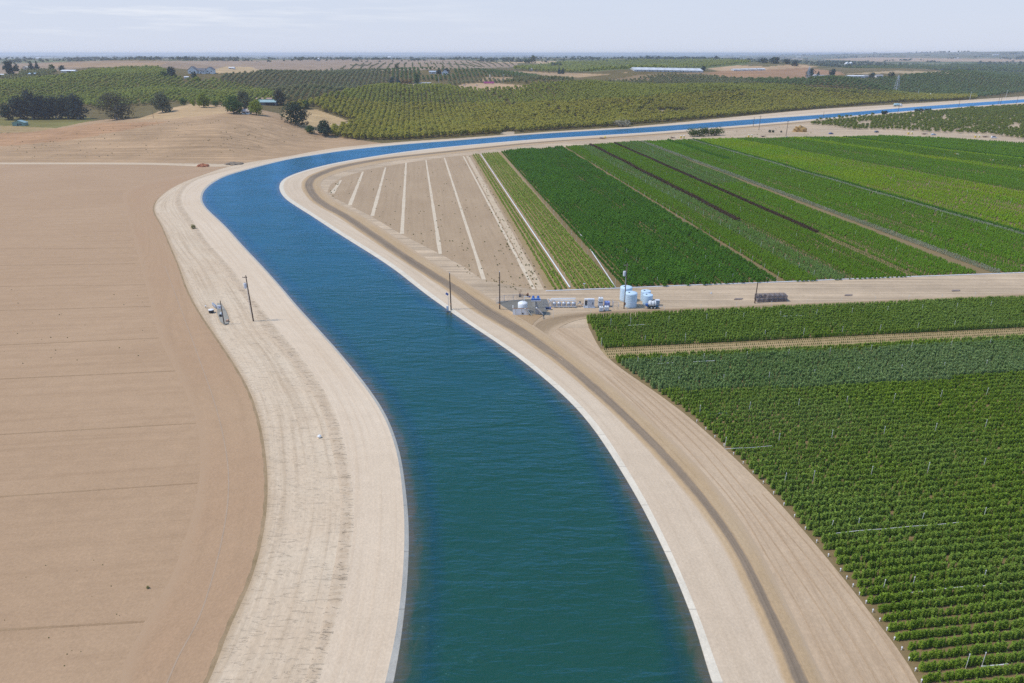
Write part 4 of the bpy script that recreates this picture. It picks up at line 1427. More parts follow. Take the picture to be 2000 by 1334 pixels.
weeds(DIRT, 210, 0.25, 0.75)
weeds([(906, 304), (922, 303), (1068, 562), (1030, 562)], 130, 0.3, 0.9)
weeds([(880, 500), (940, 540), (1040, 560), (1030, 572), (975, 560), (900, 530)], 34, 0.25, 0.6)
weeds([(640, 372), (668, 346), (660, 366), (650, 385)], 14, 0.4, 1.0)
weeds([(740, 290), (1000, 276), (1000, 283), (760, 300)], 25, 0.3, 0.7)
weeds([(0, 560), (300, 555), (320, 700), (0, 720)], 26, 0.15, 0.4)
weeds([(0, 1050), (250, 1040), (230, 1300), (0, 1330)], 16, 0.1, 0.22)
weeds([(1290, 262), (1560, 245), (1600, 262), (1450, 270), (1310, 272)], 60, 0.4, 1.3)
weeds([(1000, 600), (1080, 600), (1090, 606), (1070, 612)], 6, 0.2, 0.5)
weeds([(10, 275), (250, 240), (500, 228), (640, 268), (600, 290), (420, 305), (50, 312)], 170, 0.3, 1.1, None)
wp = np.array(wp)
m_weed = leafy('weed_green', (0.11, 0.105, 0.042), (0.18, 0.155, 0.075), (0.14, 0.135, 0.05))
nw = len(wp)
scatter('weeds', wp[:, :3], np.stack([0 * wp[:, 0], 0 * wp[:, 0], rng.uniform(0, 6, nw)], 1), wp[:, 3:4] * np.array([[0.5, 0.5, 0.3]]), rng.integers(0, 4, nw), SRC_DK, m_weed, 'scattered low weeds on the bare soil')
m_dry = leafy('dry_weed', (0.17, 0.125, 0.07), (0.23, 0.17, 0.10), (0.2, 0.15, 0.085), transl=0.1)
for q, s, lab in (((378, 447), 1.3, 'lone low green shrub on the left canal bank'), ((289, 1149), 0.28, 'small lone dark weed in the near part of the bare field'), ((1503, 259), 1.9, 'dark round shrub, left one of a pair on the bare flat'), ((1509.5, 259), 1.7, 'dark round shrub, right one of a pair on the bare flat'), ((1525.5, 259), 1.3, 'small dark shrub standing alone on the bare flat by the straw heap')):
    o = bpy.data.objects.new('shrub', dk_v[1].copy())
    o.data.materials.clear(); o.data.materials.append(m_dry if q[1] == 1290 else m_weed if q[1] > 300 else leafy('shrub_dark', (0.02, 0.03, 0.015), (0.03, 0.04, 0.02), (0.025, 0.035, 0.02)))
    COL.objects.link(o)
    o.location = P(*q, 0.25 if q[0] < 470 and q[1] > 300 and q[0] != 289 else 0.02)
    o.scale = (s, s, s * (0.22 if q[1] == 1290 else 0.75))
    tag(o, lab, 'shrub')

# ------------------------------------------------------------------ orchards


def orchard_mesh(name, n, hgt, wid, leaf, seed, mat):
    q = np.random.default_rng(seed)
    lob = [(q.normal(0, wid * 0.17), q.normal(0, wid * 0.17), hgt * q.uniform(0.42, 0.78), wid * q.uniform(0.26, 0.36)) for _ in range(7)]
    C, N, S = [], [], []
    for i in range(n):
        lx, ly, lz, lr = lob[i % 7]
        d = q.normal(size=3); d /= np.linalg.norm(d)
        if d[2] < -0.5:
            d[2] *= -1
        C.append(np.array([lx, ly, lz]) + d * lr * q.uniform(0.75, 1.1))
        N.append(d + [0, 0, 0.75] + q.normal(0, 0.3, 3))
        S.append(leaf * q.uniform(0.7, 1.3))
    C = np.array(C); C[:, 2] = np.maximum(C[:, 2], hgt * 0.16)
    me = leaf_mesh(name, C, N, np.array(S))
    me.materials.append(mat)
    return me


m_olive = leafy('orchard_olive', (0.135, 0.122, 0.022), (0.190, 0.170, 0.032), (0.172, 0.168, 0.029), rv=0.45, nscale=0.12)
m_hillgr = leafy('orchard_green', (0.115, 0.134, 0.028), (0.165, 0.184, 0.040), (0.15, 0.145, 0.04), rv=0.45, nscale=0.12)
m_drab = leafy('orchard_drab', (0.095, 0.095, 0.045), (0.140, 0.135, 0.065), (0.100, 0.115, 0.050), rv=0.45, nscale=0.12)
m_deep = leafy('orchard_deep', (0.062, 0.085, 0.030), (0.092, 0.118, 0.042), (0.080, 0.105, 0.038), rv=0.45, nscale=0.12)
m_young = leafy('orchard_young', (0.060, 0.075, 0.014), (0.105, 0.118, 0.022), (0.085, 0.105, 0.020), rv=0.5, nscale=0.3)
orch_v = [orchard_mesh('orchard_tree', 100, 4.6, 4.5, 0.95, 90 + k, m_olive) for k in range(4)]
young_v = [orchard_mesh('young_orchard_tree', 120, 3.1, 3.1, 0.65, 110 + k, m_young) for k in range(4)]


def orchard_points(polys, s1, s2, ymax, xr, yr, ang=GA, jit=0.35, skip=0.02, holes=()):
    A = np.array([math.cos(ang), math.sin(ang)]); B = np.array([-A[1], A[0]])
    a, b_ = np.meshgrid(np.arange(xr[0], xr[1], s1), np.arange(yr[0], yr[1], s2))
    a = a.ravel() + rng.normal(0, jit, a.size); b_ = b_.ravel() + rng.normal(0, jit, b_.size)
    x, y = a * A[0] + b_ * B[0], a * A[1] + b_ * B[1]
    k = (np.abs(x) < y * 0.85 + 60) & (y > 150) & (np.hypot(x, y) < ymax) & (rng.random(len(x)) > skip)
    x, y = x[k], y[k]
    z = terrain(x, y)
    px, py = proj(np.stack([x, y, z], 1))
    k = np.zeros(len(x), bool)
    for pl in polys:
        k |= inpoly(px, py, pl)
    for h in holes:
        k &= ~inpoly(px, py, h)
    return np.stack([x[k], y[k], z[k]], 1)


O1 = [(640, 266), (700, 274), (770, 274), (900, 266), (1000, 259), (1215, 245), (1420, 228), (1600, 212), (1740, 200), (1830, 197), (1905, 194), (1905, 188), (1790, 185), (1700, 180), (1600, 174), (1500, 167), (1420, 167), (1300, 168), (1150, 162), (1040, 166), (960, 172), (905, 176), (860, 168), (790, 167), (740, 168), (690, 178), (640, 188), (600, 203), (560, 212), (560, 216), (620, 214), (680, 232), (698, 240), (650, 255)]
HOLE1 = [[(1265, 219), (1300, 215), (1360, 217), (1335, 222), (1270, 223)], [(975, 262), (985, 257), (1006, 257), (1005, 263)], [(596, 209), (612, 207), (630, 212), (625, 222), (600, 220)], [(992, 208), (1004, 206), (1010, 210), (998, 212)]]
HOLE_HILL = [(270, 233), (330, 210), (380, 200), (450, 208), (545, 208), (560, 214), (640, 212), (640, 260), (400, 260)]
CLEAR_A = [(880, 173), (905, 162), (960, 161), (1000, 164), (1042, 168), (1015, 174), (940, 177)]
CLEAR_B = [(755, 167), (765, 158), (845, 158), (860, 168), (800, 171)]
near_can = lambda p, d: poly_dist(p[:, 0], p[:, 1], [tuple(q[:2]) for q in CL[4][22 * 8::4]]) > d
LANE = [(545, 211), (640, 194), (700, 201), (780, 205), (860, 207), (1000, 207), (1130, 201), (1240, 197), (1330, 187), (1450, 181), (1600, 182), (1740, 188), (1800, 189)]
LANES = [[(x, y - 0.9) for x, y in LANE] + [(x, y + 0.9) for x, y in LANE[::-1]], [(930, 170), (935, 170), (1000, 205), (994, 205)], [(1060, 207), (1066, 207), (1150, 240), (1141, 240)], [(1290, 190), (1294, 190), (1240, 230), (1234, 230)]]
O1U = [q for q in O1 if q[1] < 195 or q[0] < 570] 
p = orchard_points([O1], 5.4, 5.4, 1700, (-500, 1500), (350, 1600), holes=HOLE1 + [CLEAR_A, CLEAR_B] + LANES)
p = p[near_can(p, 5.0)]
qx, qy = proj(p)
upper = qy < np.interp(qx, [a_[0] for a_ in LANE], [a_[1] for a_ in LANE])
pu = p[upper]
p = p[~upper]
pz = p[:, 2]
SRC_OR = plant_field(p[:, :2], pz - 0.1, rng.uniform(1.0, 1.32, len(p)), orch_v, m_olive, 300, 'orchard_tree', 'olive green orchard tree in the rows facing the far canal bank', 'orchard tree', 'orchard trees facing the far canal bank', 'orchard_rows', 'rows of olive green orchard trees beyond the canal')


m_olive2 = leafy('orchard_olive_green', (0.115, 0.120, 0.024), (0.162, 0.165, 0.035), (0.15, 0.16, 0.031), rv=0.45, nscale=0.12)
su = rng.uniform(0.85, 1.15, len(pu))
scatter('orchard_rows', pu - [0, 0, 0.1], np.stack([0 * su, 0 * su, rng.uniform(0, 6.28, len(pu))], 1), np.stack([su, su, su], 1), rng.integers(0, 4, len(pu)), SRC_OR, m_olive2, 'greener orchard rows on the rise above the olive green ones')


def grove(polys, mat, label, s1=6.6, s2=6.6, ymax=2600, scale=1.0, holes=(), skip=0.02, ang=GA, rng_=((-1700, 1700), (500, 2700)), name='orchard_rows'):
    p = orchard_points(polys, s1, s2, ymax, rng_[0], rng_[1], ang=ang, holes=holes, skip=skip)
    s = rng.uniform(0.85, 1.15, len(p)) * scale
    if len(p):
        scatter(name, p - [0, 0, 0.1], np.stack([0 * s, 0 * s, rng.uniform(0, 6.28, len(p))], 1), np.stack([s, s, s], 1), rng.integers(0, 4, len(p)), SRC_OR, mat, label)


HOUSES_L = [(345, 152), (380, 142), (440, 130), (500, 130), (520, 140), (440, 146), (408, 157), (385, 160)]
grove([[(-120, 225), (30, 206), (170, 208), (205, 215), (330, 200), (440, 208), (545, 200), (545, 186), (480, 170), (425, 158), (405, 148), (360, 158), (310, 133), (250, 133), (180, 140), (110, 152), (30, 158), (-120, 172)]], m_hillgr, 'green orchard covering the hill behind the left tree belt', 7.0, 7.0, holes=[HOLE_HILL, HOUSES_L])
grove([[(-120, 160), (0, 140), (100, 138), (190, 137), (110, 152), (30, 160), (-120, 174)]], m_drab, 'sparse orchard round the farmsteads on the far left', 9.0, 9.0, holes=[[(100, 150), (120, 132), (165, 134), (180, 145)], [(-20, 152), (40, 150), (40, 128), (-20, 128)]])
grove([[(425, 157), (440, 148), (520, 141), (620, 143), (700, 139), (760, 143), (765, 160), (700, 173), (640, 187), (600, 200), (545, 200), (545, 186), (480, 170)]], m_drab, 'drab green orchard in the valley behind the hill', 7.2, 7.2)
grove([[(600, 140), (740, 138), (760, 143), (700, 140), (620, 144)]], m_drab, 'thin young orchard on the pale slope', 11, 15, skip=0.1)
grove([[(745, 139), (800, 136), (900, 136), (1000, 142), (1062, 152), (1000, 152), (940, 150), (880, 158), (850, 160), (765, 160), (760, 145)]], m_deep, 'green orchard round the white farmhouse in the middle distance', 7.5, 7.5, holes=[CLEAR_B, [(820, 150), (820, 138), (885, 138), (885, 148)]])
grove([[(870, 170), (880, 160), (940, 156), (1000, 158), (1100, 164), (1060, 166), (1000, 162), (930, 162)], [(1000, 152), (1062, 152), (1130, 156), (1100, 160), (1000, 158)]], m_drab, 'dark scrubby tree rows round the bare yard', 8, 8)
grove([[(1090, 163), (1180, 160), (1300, 156), (1400, 152), (1470, 158), (1480, 166), (1420, 166), (1300, 168), (1180, 164)], [(1240, 154), (1300, 147), (1400, 150), (1430, 157), (1300, 160)]], m_drab, 'drab orchard on the far rise right of centre', 7.2, 7.2, ymax=2200)
grove([[(1430, 157), (1560, 157), (1640, 153), (1700, 156), (1760, 150), (1870, 140), (2120, 145), (2120, 182), (2000, 181), (1905, 192), (1790, 184), (1700, 179), (1600, 172), (1500, 166)]], m_deep, 'dark green orchard plain beyond the canal on the right', 8.5, 8.5, ymax=2900, scale=1.25, rng_=((0, 2700), (600, 2900)), holes=[[(1575, 153), (1590, 140), (1640, 140), (1760, 144), (1760, 153), (1640, 154)]])
grove([[(1000, 136), (1100, 124), (1200, 120), (1420, 118), (1465, 124), (1380, 133), (1240, 139), (1120, 143), (1060, 142)]], m_hillgr, 'pale green orchard on the smooth far hills', 13, 13, ymax=4200, scale=1.7, rng_=((-100, 1600), (1400, 4200)))
grove([[(1640, 138), (1700, 132), (1900, 128), (2120, 132), (2120, 145), (1960, 141), (1760, 138)]], m_deep, 'dark far orchard belt before the pale strip field', 14, 14, ymax=5000, scale=2.0, rng_=((800, 4000), (1800, 4200)))
grove([[(640, 137), (700, 125), (900, 121), (1010, 123), (1000, 130), (900, 134), (780, 137)]], m_drab, 'young orchard rows on the pale brown far slope', 20, 12, ymax=3600, scale=0.75, rng_=((-1000, 400), (1500, 3600)))

O7 = [(1566, 240), (1640, 231), (1760, 222), (1870, 214), (2010, 206.5), (2110, 200), (2110, 283), (2000, 273), (1930, 262), (1850, 260), (1780, 256), (1720, 253.5), (1670, 254), (1640, 249), (1600, 246)]
holes7 = [[(1672, 240), (1700, 237), (1702, 245), (1680, 248)], [(1765, 246), (1790, 244), (1788, 248)], [(1835, 232), (1850, 226), (1845, 238)], [(1968, 247), (1990, 243), (1992, 252), (1970, 254)], [(1860, 256), (1912, 246), (1912, 249), (1870, 258)]]
p = orchard_points([O7], 4.6, 6.4, 1400, (100, 1200), (400, 1100), jit=0.5, skip=0.07, holes=holes7)
p[:, 2] = 0.0
k = poly_dist(p[:, 0], p[:, 1], [tuple(q[:2]) for q in CR[4][140:]]) > 6
p = p[k]
plant_field(p[:, :2], 0.0, rng.uniform(0.75, 1.25, len(p)), young_v, m_young, 300, 'young_orchard_tree', 'small rounded orchard tree in the young orchard beyond the striped fields', 'orchard tree', 'nearest trees of the young orchard', 'young_orchard_rows', 'young orchard rows running back to the canal on the right')

# far-off woods and hedges on the plain
fp = []
for _ in range(620):
    az = R(rnd.uniform(-40, 40)); r = rnd.choice([2900, 3400, 4200, 5200, 6500, 8000, 10000, 13000, 9000, 11000, 15000, 18000]) * rnd.uniform(0.9, 1.15)
    if az > R(12) and rnd.random() < 0.5:
        r = rnd.uniform(2700, 4300)
    n_ = rnd.randint(3, 26); dx = rnd.choice([1, 1, 0.2])
    c = np.array([r * math.sin(az), r * math.cos(az)])
    for i in range(n_):
        q = c + np.array([rnd.uniform(-1, 1) * 9 * n_ * dx, rnd.uniform(-1, 1) * 14])
        fp.append((q[0], q[1], rnd.uniform(0.9, 2.2) * (0.8 + r / 11000)))
fp = np.array(fp)
k = np.hypot(fp[:, 0], fp[:, 1]) > 2600
fp = fp[k]
fz = terrain(fp[:, 0], fp[:, 1])
m_wood = leafy('far_wood', (0.028, 0.042, 0.026), (0.045, 0.060, 0.034), (0.035, 0.05, 0.03), transl=0.15)
scatter('far_trees', np.stack([fp[:, 0], fp[:, 1], fz - 0.3], 1), np.stack([0 * fz, 0 * fz, rng.uniform(0, 6, len(fp))], 1), np.stack([fp[:, 2] * 1.1, fp[:, 2] * 1.1, fp[:, 2]], 1), rng.integers(0, 4, len(fp)), SRC_OR, m_wood, 'distant woods and hedgerows scattered over the hazy plain')

# ------------------------------------------------------------------ standing trees


def crown_mesh(name, lobes, n, leaf, seed, mat, droop=0.0):
    q = np.random.default_rng(seed)
    vol = np.array([l[3] ** 2 for l in lobes]); vol /= vol.sum()
    ids = q.choice(len(lobes), n, p=vol)
    D = q.normal(size=(n, 3)); D /= np.linalg.norm(D, axis=1, keepdims=True)
    C0 = np.array([l[:3] for l in lobes])[ids]
    Rr = np.array([(l[3], l[3], l[4]) for l in lobes])[ids]
    k = q.uniform(0.62, 1.08, (n, 1)) * (1 + 0.18 * np.sin(D[:, :1] * 7 + D[:, 2:3] * 5 + seed))
    C = C0 + D * Rr * k
    C[:, 2] -= droop * np.maximum(0, -D[:, 2]) * q.uniform(0, 1, n)
    C[:, 2] = np.maximum(C[:, 2], 0.25)
    N = D + [0, 0, 0.5] + q.normal(0, 0.35, (n, 3))
    me = leaf_mesh(name, C, N, leaf * q.uniform(0.6, 1.35, n))
    me.materials.append(mat)
    return me


m_bark = paint('bark', (0.16, 0.125, 0.095), 0.9, var=0.3, scale=1.5)
m_palebark = paint('pale_bark', (0.46, 0.42, 0.37), 0.85, var=0.25, scale=1.2)
LEAF = {
    'euc': leafy('eucalyptus_leaf', (0.016, 0.022, 0.017), (0.030, 0.038, 0.030), (0.024, 0.032, 0.026), transl=0.2),
    'brown': leafy('dusky_leaf', (0.030, 0.032, 0.018), (0.052, 0.050, 0.030), (0.042, 0.04, 0.024), transl=0.25),
    'dark': leafy('oak_leaf', (0.012, 0.020, 0.012), (0.022, 0.034, 0.018), (0.018, 0.026, 0.014), transl=0.2),
    'mid': leafy('shade_leaf', (0.024, 0.045, 0.012), (0.044, 0.070, 0.018), (0.034, 0.055, 0.015)),
    'bush': leafy('bushy_leaf', (0.034, 0.050, 0.013), (0.060, 0.078, 0.018), (0.045, 0.06, 0.016)),
    'lime': leafy('lime_leaf', (0.080, 0.100, 0.012), (0.120, 0.140, 0.018), (0.1, 0.115, 0.016)),
    'grey': leafy('grey_leaf', (0.048, 0.055, 0.030), (0.075, 0.082, 0.046), (0.06, 0.066, 0.036)),
    'conifer': leafy('conifer_needle', (0.014, 0.026, 0.022), (0.024, 0.038, 0.030), (0.018, 0.03, 0.025), transl=0.15),
    'rust': leafy('rusty_leaf', (0.085, 0.055, 0.018), (0.120, 0.078, 0.026), (0.1, 0.065, 0.022)),
    'greybrush': leafy('grey_brush', (0.10, 0.092, 0.062), (0.15, 0.135, 0.095), (0.12, 0.11, 0.075), transl=0.2),
}
tree_no = [0]


def tree(name, label, px, base, top, wpx, leaf, shape='round', bark=None, group=None, trunk=None):
    p = at(px, base)
    s = mpp(p)
    h = (base - top) * s * 1.04
    wd = wpx * s
    tree_no[0] += 1
    q = np.random.default_rng(500 + tree_no[0])
    root = thing(name, label, 'tree', p, 0.0, group)
    lobes = []
    if shape == 'cone':
        for k in range(6):
            f = k / 5
            lobes.append((q.normal(0, wd * 0.03), q.normal(0, wd * 0.03), h * (0.12 + 0.78 * f), wd * 0.5 * (1 - 0.86 * f), h * 0.13))
    elif shape == 'column':
        for k in range(6):
            f = k / 5
            lobes.append((q.normal(0, wd * 0.06), q.normal(0, wd * 0.06), h * (0.14 + 0.74 * f), wd * 0.46 * (1 - 0.35 * f), h * 0.14))
    elif shape == 'low':
        h *= 1.45
        for k in range(9):
            a = q.uniform(0, 6.28)
            lobes.append((wd * 0.34 * math.cos(a), wd * 0.22 * math.sin(a), h * q.uniform(0.3, 0.6), wd * q.uniform(0.20, 0.28), h * 0.34))
    else:
        n_ = {'round': 9, 'tall': 11, 'spread': 13}[shape]
        z0 = {'round': 0.16, 'tall': 0.13, 'spread': 0.12}[shape]
        for k in range(n_):
            f = (k + 0.5) / n_
            a = k * 2.4 + q.uniform(-0.4, 0.4)
            rr = wd * 0.30 * math.sqrt(max(0.05, 1 - abs(2 * f - 0.75) ** 1.7)) * q.uniform(0.7, 1.1)
            lr = wd * q.uniform(0.19, 0.29)
            lobes.append((rr * math.cos(a), rr * math.sin(a), h * (z0 + (0.90 - z0) * f), lr, min(lr, h * 0.17) * 1.1))
        lobes.append((0, 0, h * 0.5, wd * 0.28, h * 0.22))
    area = wpx * (base - top)
    n = int(min(2000, max(150, area * 1.1)))
    ls = max(0.45, 2.3 * s) if area > 250 else 1.9 * s
    th = h * (0.55 if shape not in ('low',) else 0.3)
    tb = MB()
    r0 = max(0.22, wd * 0.035)
    lean = q.normal(0, 0.03, 2) * h
    mid_ = (lean[0], lean[1], th)
    tb.tube((0, 0, -0.4), (lean[0] * 0.5, lean[1] * 0.5, th * 0.5), r0, r0 * 0.75, 8)
    tb.tube((lean[0] * 0.5, lean[1] * 0.5, th * 0.5 - 0.02), mid_, r0 * 0.75, r0 * 0.45, 8)
    if shape not in ('cone', 'column'):
        for l in lobes[:6]:
            tb.tube((lean[0] * 0.5, lean[1] * 0.5, th * 0.45), (l[0] * 0.85, l[1] * 0.85, l[2]), r0 * 0.5, r0 * 0.14, 6)
    else:
        tb.tube(mid_, (0, 0, h * 0.95), r0 * 0.45, r0 * 0.1, 6)
    tb.build('trunk', bark or m_bark, root)
    link('crown', crown_mesh('crown', lobes, n, ls, 40 + tree_no[0], LEAF[leaf], 0.0), None, root)
    return root


G1 = 'eucalyptus belt behind the green lawn'
tree('eucalyptus_tree', 'low dark round tree at the left end of the tree belt behind the lawn', 16, 234, 206, 26, 'dark', 'round')
for i, (px, b_, tp, wd, lab) in enumerate(((41, 232, 193, 34, 'dark eucalyptus beside the low round tree in the belt'), (66, 232, 182, 30, 'tallest narrow eucalyptus of the belt behind the lawn'), (88, 232, 190, 34, 'dark broad eucalyptus right of the tallest one in the belt'), (110, 232, 193, 32, 'greyish eucalyptus in the middle of the belt'), (133, 232, 192, 34, 'eucalyptus with an uneven top in the belt'), (153, 233, 189, 32, 'dark eucalyptus at the right end of the belt'))):
    tree('eucalyptus_tree', lab, px, b_, tp, wd * 1.25, 'euc', 'tall', m_palebark, G1)
tree('eucalyptus_tree', 'large dusky brown green tree with pale trunks beside the hill track', 228, 234, 186, 72, 'brown', 'spread', m_palebark)
tree('shade_tree', 'thin grey green tree behind the dry knoll', 318, 220, 184, 42, 'grey', 'round', m_palebark)
tree('shade_tree', 'small dark round tree on the crest of the dry knoll', 358, 206, 193, 15, 'mid', 'round')
tree('shade_tree', 'bright yellow green tree on the knoll crest', 398, 210, 184, 26, 'lime', 'round')
tree('shade_tree', 'tiny yellow bush tree left of the bright tree on the knoll', 378, 207, 195, 9, 'lime', 'round')
tree('shade_tree', 'dark little tree right of the bright tree on the knoll', 421, 208, 197, 14, 'mid', 'round')
tree('shade_tree', 'broad deep green tree left of the little white farm building', 457, 222, 190, 42, 'mid', 'round')
tree('shade_tree', 'tall thin grey tree behind the deep green tree on the hill', 477, 213, 179, 34, 'grey', 'tall')
tree('shade_tree', 'round light yellow green tree beside the teal roofed barn', 501, 224, 198, 33, 'lime', 'round')
tree('shade_tree', 'tall sparse dark tree behind the teal roofed barn', 547, 205, 176, 26, 'brown', 'tall')
tree('oak_tree', 'very dark wide oak on the dry grass slope', 579, 243, 203, 56, 'dark', 'spread')
tree('shade_tree', 'small green tree by the orchard corner behind the oak', 598, 212, 197, 17, 'mid', 'round')
tree('oak_tree', 'dark dense round oak at the foot of the hill near the canal', 634, 265, 238, 38, 'dark', 'round')
tree('shade_tree', 'small bushy tree left of the dense round oak', 606, 260, 246, 20, 'mid', 'round')
tree('shade_tree', 'big dark tree mass beside the far left shed', 20, 147, 121, 23, 'conifer', 'round')
tree('conifer_tree', 'dark conifer standing against the big dark tree mass', 33, 139, 120, 11, 'conifer', 'cone')
tree('conifer_tree', 'broad pointed conifer above the blue house', 62, 136, 119, 12, 'conifer', 'cone')
tree('conifer_tree', 'narrower pointed conifer right of the broad one', 73, 135, 119, 9, 'conifer', 'cone')
tree('shade_tree', 'dark tree between the conifers and the white roofed barn', 102, 138, 127, 12, 'mid', 'round')
tree('shade_tree', 'dark tree just left of the white roofed barn', 122, 140, 129, 17, 'conifer', 'round')
tree('shade_tree', 'low dark tree left of the white farmhouse', 321, 152, 140, 18, 'mid', 'round')
tree('shade_tree', 'taller dark tree left of the white farmhouse', 336, 152, 133, 20, 'conifer', 'round')
tree('shade_tree', 'dark round tree in front of the white farmhouse', 380, 155, 141, 14, 'conifer', 'round')
tree('shade_tree', 'yellow green tree below the white farmhouse', 385, 161, 150, 16, 'lime', 'round')
tree('conifer_tree', 'lone dark conifer on the hazy brown hills', 365, 117, 109, 7, 'conifer', 'cone')
tree('shade_tree', 'dark round tree left of the flat roofed white house', 765, 165, 152, 14, 'conifer', 'round')
tree('conifer_tree', 'dark pointed tree beside the round one left of the flat roofed house', 777, 165, 149, 13, 'conifer', 'cone')
for k, (px, wd) in enumerate(((790, 14), (799, 13))):
    tree('rusty_tree', ('rusty brown tree row, left half, beside the flat roofed house', 'rusty brown tree row, right half, beside the flat roofed house')[k], px, 164, 156, wd, 'rust', 'low')
tree('cypress_tree', 'dark columnar cypress in front of the flat roofed white house', 814, 166, 145, 13, 'mid', 'column')
tree('shade_tree', 'grey upright tree on the edge of the brown slope', 775, 138, 126, 11, 'grey', 'tall')
tree('shade_tree', 'dark tree between two white houses in the middle distance', 857, 144, 137, 11, 'conifer', 'round')
tree('shade_tree', 'dark tree behind the gabled house in the middle distance', 872, 142, 134, 13, 'conifer', 'round')
tree('shade_tree', 'large lone tree rising above the horizon', 1041, 123, 109, 14, 'grey', 'round')
tree('shade_tree', 'low trees at the foot of the large lone tree', 1029, 123, 117, 12, 'mid', 'low')
tree('shade_tree', 'dark tree clump on the far green hills', 1086, 132, 124, 20, 'conifer', 'low')
tree('conifer_tree', 'left one of two dark conifers on the far hills', 1092, 144, 132, 7, 'conifer', 'cone')
tree('conifer_tree', 'right one of two dark conifers on the far hills', 1099, 144, 132, 7, 'conifer', 'cone')
tree('shade_tree', 'dark tree beside the tiny far cottage', 1044, 138, 132, 7, 'conifer', 'round')
tree('shade_tree', 'dark grove under the horizon right of centre', 1271, 118, 111, 27, 'conifer', 'low')
tree('shade_tree', 'single dark far tree right of the grove', 1398, 119, 110, 9, 'conifer', 'round')
tree('shade_tree', 'dark tree at the end of the white greenhouse roofs', 1373, 138, 130, 11, 'conifer', 'round')
for k, (px, b_, tp, wd) in enumerate(((1490, 123, 114, 20), (1512, 124, 113, 24), (1536, 125, 116, 20), (1552, 129, 119, 18))):
    tree('shade_tree', ('leftmost dark tree of the far grove above the brown mounds', 'highest dark tree of the far grove above the brown mounds', 'third dark tree of the far grove above the brown mounds', 'rightmost dark tree of the far grove above the brown mounds')[k], px, b_, tp, wd, 'conifer', 'round', None, 'far grove above the brown mounds')
tree('shade_tree', 'dark round tree left of the grey roofed far house', 1581, 151, 136, 19, 'conifer', 'round')
tree('conifer_tree', 'small pointed tree behind the grey roofed far house', 1598, 148, 139, 6, 'conifer', 'cone')
tree('shade_tree', 'dark tree at the right end of the grey roofed far house', 1625, 151, 136, 15, 'conifer', 'round')
tree('shade_tree', 'dark tree between the long white shed and the white cottages', 1703, 152, 143, 14, 'conifer', 'round')
tree('shade_tree', 'dark tree right of the white cottages beside the pylon', 1740, 152, 141, 15, 'dark', 'round')
tree('grey_shrub', 'wide grey leafless looking shrub on the far canal bank', 1216, 248, 238, 33, 'greybrush', 'low')
tree('shade_tree', 'dark lone bush tree in the orchard dip', 1287, 179, 173, 13, 'dark', 'low')
for k, px in enumerate((1352, 1362, 1373, 1384, 1396, 1405)):
    tree('bushy_tree', ('leftmost tree of the bushy green row on the sand flat', 'second tree from the left of the bushy row on the sand flat', 'third tree from the left of the bushy row on the sand flat', 'fourth tree from the left of the bushy row on the sand flat', 'fifth tree from the left of the bushy row on the sand flat', 'rightmost tree of the bushy green row on the sand flat')[k], px, 267 - 0.55 * k, 254 - 0.3 * k, 19, 'bush', 'low', None, 'bushy tree row on the sand flat')
for k, (px, b_, wd, lab) in enumerate(((1727, 224, 12, 'small dark shrub by the canal road pole'), (1795, 220, 16, 'left half of the dark shrubs at the young orchard edge'), (1812, 219, 14, 'right half of the dark shrubs at the young orchard edge'))):
    tree('dark_shrub', lab, px, b_, b_ - 6, wd, 'dark', 'low')

# ------------------------------------------------------------------ houses, barns and sheds
m_white = paint('white_wall', (0.74, 0.73, 0.70), 0.7, var=0.06, scale=0.4)
m_cream = paint('cream_wall', (0.62, 0.56, 0.46), 0.75, var=0.08, scale=0.4)
m_dkroof = paint('dark_roof', (0.13, 0.13, 0.145), 0.8, var=0.2, scale=0.5)
m_greyroof = paint('grey_roof', (0.30, 0.29, 0.29), 0.7, var=0.15, scale=0.5)
m_teal = paint('teal_metal', (0.30, 0.43, 0.42), 0.45, var=0.15, scale=0.5)
m_tealwall = paint('teal_wall', (0.16, 0.30, 0.25), 0.6, var=0.15, scale=0.5)
m_whroof = paint('white_roof', (0.78, 0.78, 0.78), 0.5, var=0.08, scale=0.5)
m_ghouse = paint('greenhouse_skin', (0.58, 0.58, 0.57), 0.5, var=0.25, scale=0.15)
m_blue = paint('blue_wall', (0.18, 0.34, 0.58), 0.6, var=0.1, scale=0.5)
m_dkopen = paint('dark_opening', (0.025, 0.025, 0.028), 0.9)
m_glass = paint('window_glass', (0.04, 0.05, 0.06), 0.1)
m_brick = paint('tan_wall', (0.40, 0.31, 0.23), 0.8, var=0.12, scale=0.5)
m_rust = paint('rusty_roof', (0.42, 0.28, 0.20), 0.8, var=0.25, scale=0.3)


